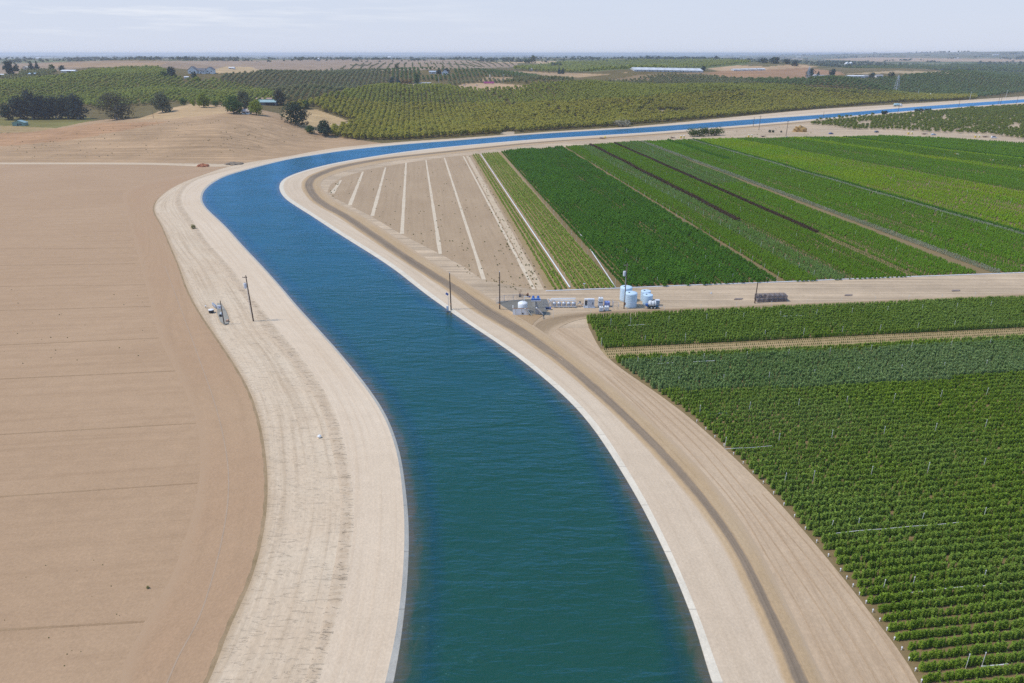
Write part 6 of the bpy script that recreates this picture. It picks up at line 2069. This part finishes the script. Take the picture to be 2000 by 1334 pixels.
# white tank behind its low white wall
p, s = at_st(1021, 612)
root = thing('white_tank', 'squat white tank standing behind a low white wall', 'tank', (p[0], p[1] + 1.2, p[2]))
MB().lathe([(0, 0), (1.38, 0), (1.42, 0.1), (1.42, 2.75), (1.36, 2.88), (0.9, 3.12), (0.35, 3.26), (0, 3.28)], (0, 0, 0), 32).build('shell', m_wht, root, smooth=True)
MB().lathe([(0.25, 0), (0.25, 0.14), (0, 0.16)], (0, 0, 3.25), 14).build('lid', m_wht, root)
MB().lathe([(1.45, -0.03), (1.45, 0.03)], (0, 0, 1.2), 32).build('band', m_lgrey, root)
p, s = at_st(1017, 615)
root = thing('containment_wall', 'low white wall with a brown top rail in front of the squat tank', 'wall', p)
MB().box((0, 0, 0.95), (4.5, 0.12, 1.9)).box((-2.25, 1.6, 0.95), (0.12, 3.1, 1.9)).build('panel', m_wht, root)
MB().box((0, -0.01, 1.97), (4.7, 0.24, 0.14)).build('rail', m_brown, root)
MB().box((-1.5, -0.10, 0.9), (0.08, 0.1, 1.8)).box((0.2, -0.10, 0.9), (0.08, 0.1, 1.8)).box((1.8, -0.10, 0.9), (0.08, 0.1, 1.8)).build('post', m_beige, root)
MB().tube((0.6, -0.3, 0.5), (0.6, -0.05, 0.5), 0.22, 0.22, 12).build('valve', m_steel, root)
p, s = at_st(1030, 588)
root = thing('valve_set', 'small white and purple valves behind the squat white tank', 'valve', p)
MB().path([(-0.9, 0, 0.1), (-0.9, 0, 1.6), (0.5, 0, 1.3)], 0.10, 8).build('pipe', m_wht, root)
MB().lathe([(0, 0), (0.25, 0), (0.25, 0.4), (0, 0.42)], (0.6, 0, 1.2), 12).build('valve', paint('purple', (0.16, 0.12, 0.26), 0.5), root)

# low fence along the back of the pad
p, s = at_st(995, 589)
root = thing('chain_link_fence', 'low chain link fence round the left part of the gravel pad', 'fence', p)
fb = MB()
pts = [(-4.0, -2.2), (-1.5, 0.2), (1.4, 0.6), (4.2, 0.9)]
for x, y in pts:
    fb.tube((x, y, 0), (x, y, 2.0), 0.04, 0.04, 6)
for (a, b_) in zip(pts[:-1], pts[1:]):
    fb.tube((*a, 2.0), (*b_, 2.0), 0.03, 0.03, 6).tube((*a, 0.1), (*b_, 0.1), 0.02, 0.02, 6)
fb.build('post', m_galv, root)
wb = MB()
for (a, b_) in zip(pts[:-1], pts[1:]):
    for k in range(16):
        f0, f1 = k / 16, min(1, k / 16 + 0.28)
        A = (a[0] + (b_[0] - a[0]) * f0, a[1] + (b_[1] - a[1]) * f0); B = (a[0] + (b_[0] - a[0]) * f1, a[1] + (b_[1] - a[1]) * f1)
        wb.tube((*A, 0.05), (*B, 1.98), 0.011, 0.011, 4).tube((*A, 1.98), (*B, 0.05), 0.011, 0.011, 4)
wb.build('mesh', m_galv, root)
# open gate frames left of the blue tanks
p, s = at_st(1203, 605)
root = thing('gate', 'grey wire gate standing open left of the transformer pole', 'gate', p)
gb = MB()
for x, y in ((-0.9, 0.0), (-0.7, 2.6), (0.9, 0.6), (1.1, 2.4)):
    gb.tube((x, y, 0), (x, y, 2.4 if x < 0 else 1.6), 0.05, 0.05, 6)
gb.tube((-0.9, 0, 2.3), (-0.7, 2.6, 2.3), 0.035, 0.035, 6).tube((0.9, 0.6, 1.55), (1.1, 2.4, 1.55), 0.035, 0.035, 6).tube((-0.7, 2.6, 1.55), (1.1, 2.4, 1.55), 0.035, 0.035, 6).tube((-0.7, 2.6, 0.3), (1.1, 2.4, 0.3), 0.03, 0.03, 6)
gb.build('frame', m_galv, root)
wb = MB()
for k in range(12):
    f = k / 11
    wb.tube((-0.7 + 1.8 * f, 2.6 - 0.2 * f, 0.3), (-0.7 + 1.8 * f, 2.6 - 0.2 * f, 1.55), 0.015, 0.015, 4)
    wb.tube((-0.9 + 0.2 * f, 2.6 * f, 0.1), (-0.9 + 0.2 * f, 2.6 * f, 2.3), 0.015, 0.015, 4)
wb.build('mesh', m_galv, root)

# rusty trailer behind the pad
p, s = at_st(1021, 580)
root = thing('farm_trailer', 'low rusty trailer frame with two upright bars behind the gravel pad', 'trailer', p)
MB().box((0.3, 0, 0.55), (2.7, 0.12, 0.12)).box((0.3, 1.2, 0.55), (2.7, 0.12, 0.12)).box((1.6, 0.6, 0.75), (0.5, 1.2, 0.4)).box((-0.8, 0.6, 0.55), (0.12, 1.2, 0.12)).build('frame', m_rustm, root)
MB().tube((-1.0, 0.05, 0.4), (-1.15, 0.05, 2.0), 0.06, 0.05).tube((-0.7, 1.15, 0.4), (-0.55, 1.15, 2.1), 0.06, 0.05).build('upright', m_rustm, root)
for x in (-0.9, 1.5):
    for y in (-0.1, 1.3):
        MB().lathe([(0, -0.1), (0.32, -0.1), (0.32, 0.1), (0, 0.1)], (x, y, 0.32), 14, 'y').build('wheel', m_rubber, root)
# little white sprinkler head by the vine rows
o = MB().tube((0, 0, 0), (0, 0, 1.3), 0.05, 0.05, 6).box((0, 0, 1.4), (0.7, 0.2, 0.22)).build('sprinkler', m_pvc)
o.location = P(1141, 562, 0.03); tag(o, 'small white sprinkler head at the end of the vine rows', 'sprinkler')

# solar gauge on the lip
p = P(874, 606, 0.5)
root = thing('water_gauge', 'grey gauge box with a mast and small blue solar panel on the canal lip', 'gauge', p)
MB().box((0, 0, 0.55), (0.55, 0.55, 1.5)).build('box', m_galv, root, bevel=0.03)
MB().box((0, -0.29, 0.75), (0.36, 0.05, 0.7)).build('door', m_lgrey, root)
MB().tube((0.3, 0.1, 0), (0.35, 0.1, 5.2), 0.05, 0.04, 8).build('mast', m_galv, root)
MB().box((0.05, 0.1, 5.0), (0.95, 0.06, 0.6), 0.5, 0.7).build('solar_panel', paint('solar_blue', (0.05, 0.14, 0.42), 0.2), root)
MB().box((0.0, -0.5, -0.1), (1.2, 0.8, 0.08)).build('grate', m_steel, root)

# ------------------------------------------------------------------ small filter station on the left bank
p = P(431, 627, 0.22)
sheet('gravel_pad', [P(*q, 0.34) for q in [(424, 592), (432, 592), (441, 606), (447, 622), (446, 632), (438, 634), (430, 628), (424, 612)]], earth('pad_gravel', (0.30, 0.30, 0.30), (0.34, 0.335, 0.325), (0.24, 0.24, 0.24), big=0.3), 'small grey gravel pad on the left bank')
p = P(413, 610, 0.25)
root = thing('open_tank', 'low round dark tank with a pale top at the edge of the left bank', 'tank', p)
MB().lathe([(0, 0), (0.72, 0), (0.72, 0.75), (0, 0.75)], (0, 0, 0), 24).build('base', m_rubber, root)
MB().lathe([(0, 0.75), (0.76, 0.75), (0.76, 0.88), (0.4, 1.0), (0, 1.02)], (0, 0, 0), 24).build('lid', m_wht, root, smooth=True)
p = P(417, 600, 0.25)
root = thing('filter_rack', 'grey rack of small filters at the far end of the left bank station', 'filter', p)
for k in range(4):
    MB().lathe([(0, 0), (0.22, 0.02), (0.24, 0.9), (0.12, 1.05), (0, 1.06)], (-0.3 + 0.5 * k, -0.6 * k + 0.6, 0.2), 14).build('filter_tank', m_galv, root, smooth=True)
MB().path([(-0.6, 0.8, 0.6), (1.3, -1.4, 0.6)], 0.09).build('pipe', m_grey, root)
MB().path([(-0.4, 1.0, 0.95), (1.5, -1.2, 0.95)], 0.06).build('pipe', m_lgrey, root)
p = P(429.5, 606, 0.25)
root = thing('control_cabinet', 'white control panel board beside the short pole on the left bank', 'cabinet', p)
MB().box((0, 0, 1.0), (1.35, 0.3, 1.0)).build('body', m_wht, root, bevel=0.03)
MB().box((0.15, -0.17, 1.0), (0.5, 0.05, 0.6)).build('screen', paint('violet_grey', (0.42, 0.43, 0.55), 0.4), root)
MB().box((-0.55, 0, 0.25), (0.1, 0.1, 0.5)).box((0.55, 0, 0.25), (0.1, 0.1, 0.5)).build('leg', m_galv, root)
p = P(432, 615, 0.36)
root = thing('pump', 'small white and black pump on the left bank gravel', 'pump', p)
MB().lathe([(0, 0), (0.28, 0), (0.28, 0.5), (0.16, 0.7), (0, 0.72)], (0, 0, 0), 14).build('casing', m_wht, root, smooth=True)
MB().box((0.35, -1.3, 0.3), (0.5, 0.5, 0.6)).build('motor', m_rubber, root)
MB().path([(0, 0, 0.4), (0.3, -1.2, 0.4)], 0.08).build('pipe', m_grey, root)
p = P(443.5, 628, 0.36)
root = thing('meter_box', 'low rust coloured box at the near end of the left bank pad', 'box', p)
MB().box((0, 0.3, 0.18), (0.5, 0.9, 0.36)).build('body', paint('terracotta', (0.42, 0.24, 0.15), 0.7), root)
MB().box((0, 0.3, 0.39), (0.54, 0.94, 0.06)).build('lid', paint('terracotta_lid', (0.48, 0.30, 0.20), 0.7), root)
p = P(402, 601, 0.2)
root = thing('valve', 'small white valve with a dark foot beside the bare field', 'valve', p)
MB().tube((0, 0, 0), (0, 0, 0.45), 0.10, 0.08).build('stem', m_steel, root)
MB().lathe([(0, 0), (0.22, 0.02), (0.18, 0.28), (0, 0.3)], (0.05, 0, 0.42), 12).build('cap', m_wht, root)
o = MB().lathe([(0, 0), (0.34, 0.08), (0.40, 0.3), (0.2, 0.5), (0, 0.52)], (0, 0, 0), 10).build('white_sack', m_wht)
o.location = P(624, 854, 0.36); tag(o, 'small white sack lying on the worn slope of the left bank', 'sack')

# ------------------------------------------------------------------ wire crates and boards by the farm road
m_cage = paint('weathered_wire', (0.26, 0.25, 0.27), 0.7, 0.2, 0.25, 1.0)
m_cage2 = paint('weathered_wood', (0.27, 0.21, 0.18), 0.85, var=0.3, scale=1.5)


def crate_parts(w_=1.45, d_=1.3, h_=0.95):
    fr, sl = MB(), MB()
    for x in (-w_ / 2, w_ / 2):
        for y in (-d_ / 2, d_ / 2):
            fr.box((x, y, h_ / 2), (0.08, 0.08, h_))
    for z in (0.06, h_ - 0.05):
        for y in (-d_ / 2, d_ / 2):
            fr.box((0, y, z), (w_ - 0.09, 0.07, 0.09))
        for x in (-w_ / 2, w_ / 2):
            fr.box((x, 0, z), (0.07, d_ - 0.09, 0.09))
    for k in range(3):
        z = 0.25 + 0.22 * k
        for y in (-d_ / 2 + 0.01, d_ / 2 - 0.01):
            sl.box((0, y, z), (w_ - 0.1, 0.04, 0.13))
        for x in (-w_ / 2 + 0.01, w_ / 2 - 0.01):
            sl.box((x, 0, z), (0.04, d_ - 0.1, 0.13))
    sl.box((0, 0, 0.1), (w_ - 0.1, d_ - 0.1, 0.05))
    for k in range(6):
        sl.box((-w_ / 2 + 0.15 + k * 0.23, 0, h_ + 0.005), (0.07, d_ - 0.02, 0.03))
    return fr, sl


c0 = None
ends = [1480, 1536]
xa, xb = P(1479, 591, 0.05), P(1537, 589, 0.05)
n_c = 6
CNUM = ['first', 'second', 'third', 'fourth', 'fifth', 'sixth']
for k in range(n_c):
    for row in range(2):
        for lay in range(2 if (k > 1 or row == 1) else 1):
            q = xa.lerp(xb, (k + 0.5) / n_c)
            q = Vector((q[0], q[1] + 0.8 + row * 1.4, 0.05 + lay * 1.0))
            lab = ('%s wire crate from the pole in the %s %s of the crate pile' % (CNUM[k], ('lower', 'upper')[lay], ('front row', 'back row')[row]))
            root = thing('wire_crate', lab, 'crate', q, rnd.uniform(-0.05, 0.05) + 0.05, 'wire crates piled by the farm road')
            if c0 is None:
                fr, sl = crate_parts()
                c0 = (fr.build('frame', m_cage, root).data, sl.build('slats', m_cage2, root).data)
            else:
                for nm, dat in zip(('frame', 'slats'), c0):
                    o = bpy.data.objects.new(nm, dat); COL.objects.link(o); o.parent = root
for px, b_, w_, lab in ((1441, 585, 2.4, 'dark board lying on the sand left of the wire crates'), (1656, 577.5, 2.2, 'dark boards lying on the sand right of the wire crates'), (1866, 568.5, 2.4, 'dark boards lying on the sand at the far right of the farm road')):
    o = MB().box((0, 0, 0.12), (w_, 0.5, 0.10), 0.05).box((0.5, 0.5, 0.20), (w_, 0.45, 0.08), -0.02).build('boards', m_cage2)
    o.location = P(px, b_, 0.03); tag(o, lab, 'boards')
o = MB().tube((0, 0, 0), (0, 0, 0.6), 0.18, 0.16, 10).tube((-0.5, 0, 0.15), (-0.1, 0, 0.2), 0.08, 0.08).build('standpipe', m_lgrey)
o.location = P(1389, 574, 0.03); tag(o, 'short pale standpipe on the sand between the tanks and the crates', 'standpipe')
# soil heaps
for px, b_, wpx, hpx, mat_, nm, lab in ((397, 325, 22, 5, paint('red_soil', (0.36, 0.13, 0.06), 0.95, var=0.25, scale=0.8), 'soil_heap', 'heap of red soil beside the dirt road'), (458, 321, 34, 4, paint('grey_brush_heap', (0.22, 0.17, 0.12), 0.95, var=0.5, scale=1.5), 'brush_heap', 'flat heap of grey brush beside the canal bend'), (1562, 257, 25, 10, paint('straw', (0.36, 0.22, 0.075), 0.9, var=0.3, scale=0.7), 'straw_heap', 'orange brown straw heap on the sand flat')):
    p = P(px, b_, 0.03); s = mpp(p)
    bm = bmesh.new()
    bmesh.ops.create_icosphere(bm, subdivisions=4, radius=1)
    for v_ in bm.verts:
        q = v_.co
        k = 1 + 0.22 * math.sin(q.x * 5 + 1) * math.cos(q.y * 6) + 0.12 * math.sin(q.z * 9 + q.x * 11)
        v_.co = Vector((q.x * wpx * s / 2 * k, q.y * wpx * s / 3 * k, max(-0.05, q.z * hpx * s * k)))
    me = bpy.data.meshes.new(nm); bm.to_mesh(me); bm.free()
    o = link(nm, me, mat_); o.location = p; tag(o, lab, 'heap')

# ------------------------------------------------------------------ vehicles, toilets and trailers by the young orchard
m_vglass = paint('car_glass', (0.03, 0.04, 0.05), 0.08)


def car(label, px, base, col, kind='saloon', rz=0.0, world=None, scale=1.0):
    p = world if world is not None else P(px, base, 0.03)
    root = thing({'pickup': 'pickup_truck'}.get(kind, 'parked_car'), label, 'car' if kind != 'pickup' else 'pickup', p, rz)
    root.scale = (scale,) * 3
    if kind == 'saloon':
        pr = [(-2.2, 0.35), (2.2, 0.35), (2.25, 0.72), (1.3, 0.92), (0.65, 1.42), (-0.95, 1.45), (-1.75, 1.0), (-2.25, 0.92)]
        gl = [(1.08, 0.96), (0.58, 1.36), (-0.9, 1.38), (-1.5, 1.0)]
    elif kind == 'suv':
        pr = [(-2.3, 0.4), (2.3, 0.4), (2.35, 0.95), (1.35, 1.12), (0.75, 1.75), (-2.05, 1.78), (-2.3, 1.15)]
        gl = [(1.15, 1.15), (0.68, 1.68), (-1.95, 1.7), (-2.1, 1.15)]
    else:
        pr = [(-2.7, 0.5), (2.6, 0.5), (2.65, 1.0), (1.55, 1.15), (0.95, 1.8), (-0.55, 1.82), (-0.75, 1.12), (-2.7, 1.1)]
        gl = [(1.35, 1.18), (0.88, 1.72), (-0.45, 1.74), (-0.6, 1.18)]
    MB().prism(pr, -0.85, 0.85).build('body', paint('car_' + label.split()[0] + str(px), col, 0.3, var=0.04), root, bevel=0.07)
    for y0, y1 in ((-0.875, -0.86), (0.86, 0.875)):
        MB().prism(gl, y0, y1).build('side_window', m_vglass, root)
    a, b_ = gl[0], gl[1]
    MB().add([(a[0] + 0.16, -0.7, a[1] - 0.02), (a[0] + 0.16, 0.7, a[1] - 0.02), (b_[0] + 0.12, 0.62, b_[1]), (b_[0] + 0.12, -0.62, b_[1])], [(0, 1, 2, 3)]).build('windscreen', m_vglass, root)
    for x in (-1.4, 1.4):
        for y in (-0.8, 0.8):
            wv = MB().lathe([(0.2, -0.12), (0.36, -0.1), (0.36, 0.1), (0.2, 0.12)], (x, y, 0.36), 18, 'y').build('wheel', m_rubber, root)
            MB().lathe([(0, -0.13), (0.2, -0.125), (0.2, 0.125), (0, 0.13)], (x, y, 0.36), 12, 'y').build('rim', m_galv, wv)
    for y in (-0.6, 0.6):
        MB().box((pr[1][0] + 0.03, y, pr[2][1] - 0.12), (0.06, 0.32, 0.16)).build('headlight', m_lgrey, root)
    return root


car('blue small car parked on the sand before the young orchard', 1623, 262, (0.06, 0.10, 0.30), 'saloon', 0.3)
car('dark grey car parked at the orchard edge right of the blue car', 1712, 259, (0.10, 0.13, 0.17), 'suv', 0.5)
car('silver blue car parked right of the first canopy trailer', 1823, 264, (0.42, 0.52, 0.62), 'saloon', 0.05)
car('white pickup with a dark cover parked at the far right', 1941, 270, (0.78, 0.78, 0.80), 'suv', -0.1)
o = MB().box((-0.3, 0, 1.92), (2.7, 1.5, 0.14)).build('roof_cover', paint('navy_cover', (0.03, 0.04, 0.12), 0.5), [r for r in COL.objects if r.get('label', '').startswith('white pickup')][0])


def toilet(label, px, base, col, rz=0.0):
    p = P(px, base, 0.03)
    root = thing('portable_toilet', label, 'portable toilet', p, rz, 'portable toilets by the field road')
    MB().box((0, 0, 1.1), (1.25, 1.25, 2.05), taper=0.96).build('body', paint('toilet_%02d' % int(col[2] * 100), col, 0.5, var=0.06), root, bevel=0.05)
    MB().lathe([(0.86, 0), (0.84, 0.1), (0.45, 0.3), (0, 0.36)], (0, 0, 2.13), 4).build('roof', m_wht, root)
    MB().box((0, -0.62, 1.05), (0.75, 0.06, 1.75)).build('door', paint('toilet_door', (0.66, 0.47, 0.10), 0.5), root)
    MB().tube((0.5, 0.5, 2.1), (0.5, 0.5, 2.6), 0.05, 0.05, 6).build('vent', m_wht, root)
    return root


YEL, CRM = (0.72, 0.50, 0.05), (0.72, 0.64, 0.36)
for px, b_, c, lab in ((1774, 262.5, YEL, 'deep yellow portable toilet left of the first canopy trailer'), (1780.5, 262.5, CRM, 'pale yellow portable toilet left of the first canopy trailer'), (1904.5, 269, YEL, 'deep yellow portable toilet left of the white pickup'), (1911.5, 269, CRM, 'pale yellow portable toilet left of the white pickup'), (1462, 268.5, YEL, 'left portable toilet of the pair on the open sand road'), (1468, 268.5, CRM, 'right portable toilet of the pair on the open sand road'), (1330, 270, YEL, 'left portable toilet of the pair before the bushy row'), (1335.5, 270, CRM, 'right portable toilet of the pair before the bushy row')):
    toilet(lab, px, b_, c)


def canopy_trailer(label, px, base, length=4.6, top=(0.60, 0.46, 0.26), grp=None):
    p = P(px, base, 0.03)
    root = thing('canopy_trailer', label, 'trailer', p, 0.0)
    MB().box((0, 0, 0.75), (length, 1.9, 0.3)).build('bed', m_brown, root)
    MB().box((0, 0, 2.15), (length + 0.3, 2.1, 0.2)).build('canopy', paint('tan_canopy', top, 0.7), root)
    for x in (-length / 2 + 0.1, length / 2 - 0.1):
        for y in (-0.85, 0.85):
            MB().box((x, y, 1.45), (0.09, 0.09, 1.25)).build('post', m_galv, root)
    for y in (-0.95, 0.95):
        for x in (-0.5, 0.5):
            MB().lathe([(0, -0.1), (0.36, -0.1), (0.36, 0.1), (0, 0.1)], (x, y, 0.38), 14, 'y').build('wheel', m_rubber, root)
    MB().tube((length / 2, 0, 0.6), (length / 2 + 1.3, 0, 0.45), 0.07, 0.05).build('drawbar', m_steel, root)
    return root


canopy_trailer('tan canopy trailer behind the silver blue car', 1805, 262.5)
canopy_trailer('tan canopy trailer between the toilets and the white pickup', 1923.5, 268, 4.4)
canopy_trailer('pale canopy trailer on the open sand road', 1490, 267.5, 4.2, (0.58, 0.52, 0.44))
canopy_trailer('orange trailer beside the toilets before the bushy row', 1313, 270, 4.2, (0.62, 0.40, 0.14))
p = P(1178, 271.5, 0.05)
root = thing('tank_trailer', 'flat trailer with a yellow tank on the canal road', 'trailer', p, 0.1)
MB().box((-1.2, 0, 0.7), (5.0, 1.8, 0.25)).build('bed', m_brown, root)
MB().lathe([(0, -0.8), (0.7, -0.75), (0.8, -0.5), (0.8, 0.5), (0.7, 0.75), (0, 0.8)], (1.7, 0, 1.6), 18, 'x').build('tank', paint('yellow_tank', (0.70, 0.56, 0.12), 0.5), root, smooth=True)
MB().box((-1.9, 0, 1.15), (2.6, 1.6, 0.5)).build('load', m_cage2, root)
for x in (-2.4, 0.2):
    for y in (-0.9, 0.9):
        MB().lathe([(0, -0.1), (0.38, -0.1), (0.38, 0.1), (0, 0.1)], (x, y, 0.4), 14, 'y').build('wheel', m_rubber, root)
for px, b_, lab in ((1537, 269, 'grey quad bike alone on the sand road'), (1550, 269.5, 'left one of two grey quad bikes parked together'), (1556, 269.5, 'right one of two grey quad bikes parked together')):
    p = P(px, b_, 0.03)
    root = thing('quad_bike', lab, 'quad bike', p, rnd.uniform(-0.4, 0.4))
    MB().prism([(-0.95, 0.4), (0.95, 0.4), (1.0, 0.85), (0.3, 0.95), (-0.2, 1.0), (-1.0, 0.95)], -0.4, 0.4).build('body', m_grey, root, bevel=0.05)
    MB().tube((0.45, -0.42, 1.2), (0.45, 0.42, 1.2), 0.04, 0.04).tube((0.6, 0, 0.8), (0.45, 0, 1.2), 0.05, 0.05).build('handlebar', m_steel, root)
    MB().box((-0.35, 0, 1.03), (0.9, 0.36, 0.14)).build('seat', m_rubber, root)
    for x in (-0.7, 0.7):
        for y in (-0.5, 0.5):
            MB().lathe([(0, -0.14), (0.32, -0.12), (0.32, 0.12), (0, 0.14)], (x, y, 0.32), 14, 'y').build('wheel', m_rubber, root)
# tanker on the far bank
p = P(1753, 208, 0.3)
root = thing('tanker_truck', 'truck with a pale blue tank and white cab on the far canal bank', 'truck', p, 0.15)
MB().lathe([(0, -4.6), (1.2, -4.4), (1.6, -3.6), (1.6, 3.2), (1.3, 3.7), (0, 3.8)], (-1.8, 0, 2.6), 22, 'x').build('tank', paint('aqua_tank', (0.42, 0.60, 0.64), 0.4, var=0.05), root, smooth=True)
MB().prism([(3.4, 0.7), (6.6, 0.7), (6.6, 2.3), (5.4, 2.5), (5.0, 3.9), (3.4, 3.9)], -1.35, 1.35).build('cab', m_wht, root, bevel=0.1)
MB().prism([(5.15, 2.6), (5.5, 2.6), (5.12, 3.7), (4.9, 3.7)], -1.2, 1.2).build('windscreen', m_vglass, root)
MB().box((0.3, 0, 0.85), (12.0, 2.2, 0.35)).build('chassis', m_steel, root)
for x in (-5.0, -3.6, 2.4, 5.6):
    for y in (-1.15, 1.15):
        MB().lathe([(0, -0.2), (0.6, -0.2), (0.6, 0.2), (0, 0.2)], (x, y, 0.6), 18, 'y').build('wheel', m_rubber, root)
p = at(1816, 190)
o = MB().lathe([(0, 0), (2.6, 0), (2.6, 6), (1.2, 8), (0, 8.2)], (0, 0, 0), 16).build('water_tank', m_wht)
o.location = p; o.scale = (0.6, 0.6, 0.8); tag(o, 'small white upright tank in the dark orchard beyond the canal', 'tank')
for px, b_, lab in ((907, 167, 'tiny white car on the left of the bare yard'), (931, 167, 'tiny pale car left of the pink trailer')):
    car(lab, px, b_, (0.7, 0.7, 0.72), 'saloon', 0.2, world=at(px, b_))

# ------------------------------------------------------------------ field workers
m_skin = paint('skin', (0.30, 0.17, 0.11), 0.6)
m_jean = paint('work_trousers', (0.10, 0.11, 0.16), 0.9)
m_hat = paint('straw_hat', (0.66, 0.56, 0.40), 0.9)


def person(label, px, base, shirt, rz, bend, seed):
    q = random.Random(seed)
    p = P(px, base, 0.02)
    root = thing('person', label, 'person', p, rz, 'field workers in the bright green rows')
    hip, ch = Vector((0, 0, 0.92)), Vector((bend * 0.45, 0, 0.92 + 0.5 * math.cos(bend * 0.7)))
    neck = ch + Vector((bend * 0.10, 0, 0.12)); head = neck + Vector((bend * 0.12, 0, 0.17))
    V = [hip, ch, neck, head]
    E_ = [(0, 1), (1, 2), (2, 3)]
    rad = [0.15, 0.16, 0.065, 0.105]
    st_ = q.uniform(0.05, 0.18)
    for sg in (-1, 1):
        k = len(V)
        V += [Vector((0, sg * 0.10, 0.88)), Vector((sg * st_ + 0.05, sg * 0.11, 0.48)), Vector((sg * st_, sg * 0.12, 0.07)), Vector((sg * st_ + 0.18, sg * 0.13, 0.04))]
        E_ += [(0, k), (k, k + 1), (k + 1, k + 2), (k + 2, k + 3)]
        rad += [0.10, 0.075, 0.05, 0.045]
        k = len(V)
        V += [ch + Vector((0, sg * 0.20, 0.04)), ch + Vector((0.12 + bend * 0.1, sg * 0.26, -0.22)), ch + Vector((0.34, sg * 0.18, -0.36)), ch + Vector((0.42, sg * 0.17, -0.40))]
        E_ += [(1, k), (k, k + 1), (k + 1, k + 2), (k + 2, k + 3)]
        rad += [0.07, 0.05, 0.038, 0.04]
    me = bpy.data.meshes.new('body')
    me.from_pydata([tuple(v_) for v_ in V], E_, [])
    o = link('body', me, shirt, root)
    me.materials.append(m_jean); me.materials.append(m_skin)
    sk = o.modifiers.new('skin', 'SKIN')
    sv = me.skin_vertices[0].data
    for i, r_ in enumerate(rad):
        sv[i].radius = (r_, r_)
    sv[0].use_root = True
    o.modifiers.new('smooth', 'SUBSURF').levels = 1
    MB().lathe([(0.12, 0), (0.24, 0.0), (0.24, 0.015), (0.12, 0.03), (0.10, 0.12), (0, 0.14)], tuple(head + Vector((0.02, 0, 0.06))), 16).build('hat', m_hat, root)
    tr = MB()
    for sg in (-1, 1):
        tr.tube((0, sg * 0.10, 0.94), (sg * st_ + 0.05, sg * 0.11, 0.48), 0.115, 0.09, 10).tube((sg * st_ + 0.05, sg * 0.11, 0.50), (sg * st_, sg * 0.12, 0.08), 0.09, 0.075, 10)
    tr.build('trousers', m_jean, root)
    return root


m_or, m_ws = paint('orange_shirt', (0.72, 0.30, 0.12), 0.8), paint('white_shirt', (0.75, 0.70, 0.62), 0.8)
for i, (px, b_, sh, lab) in enumerate(((1864.5, 304, m_or, 'worker in an orange top, left one of three in the far rows'), (1868.5, 304, m_ws, 'worker in a pale top, middle one of three in the far rows'), (1872, 305, m_ws, 'worker in a pale top, right one of three in the far rows'), (1933.5, 316, m_or, 'worker in an orange top, left one of a pair in the far rows'), (1938, 316, m_ws, 'worker in a pale top, right one of a pair in the far rows'), (1956, 318, m_or, 'lone worker in an orange top in the far rows'), (1992.5, 328, m_ws, 'worker in a pale top near the right edge'), (1998.5, 328, m_or, 'worker in an orange top at the right edge'))):
    person(lab, px, b_, sh, i * 1.3, 0.25 + 0.1 * (i % 3), i)

# ------------------------------------------------------------------ haze: one box of even air round everything
hz = MB().box((0, 0, 37), (66000, 66000, 86)).build('haze', None)
hm = bpy.data.materials.new('air')
hm.use_nodes = True
t = hm.node_tree
t.nodes.remove(t.nodes['Principled BSDF'])
pv = node(t, 'ShaderNodeVolumePrincipled')
pv.inputs['Density'].default_value = HAZE_DENSITY
pv.inputs['Color'].default_value = (*HAZE_COLOR, 1)
pv.inputs['Anisotropy'].default_value = 0.3
t.links.new(pv.outputs[0], t.nodes['Material Output'].inputs['Volume'])
hz.data.materials.append(hm)
tag(hz, 'thin summer haze lying over the land', kind='stuff')
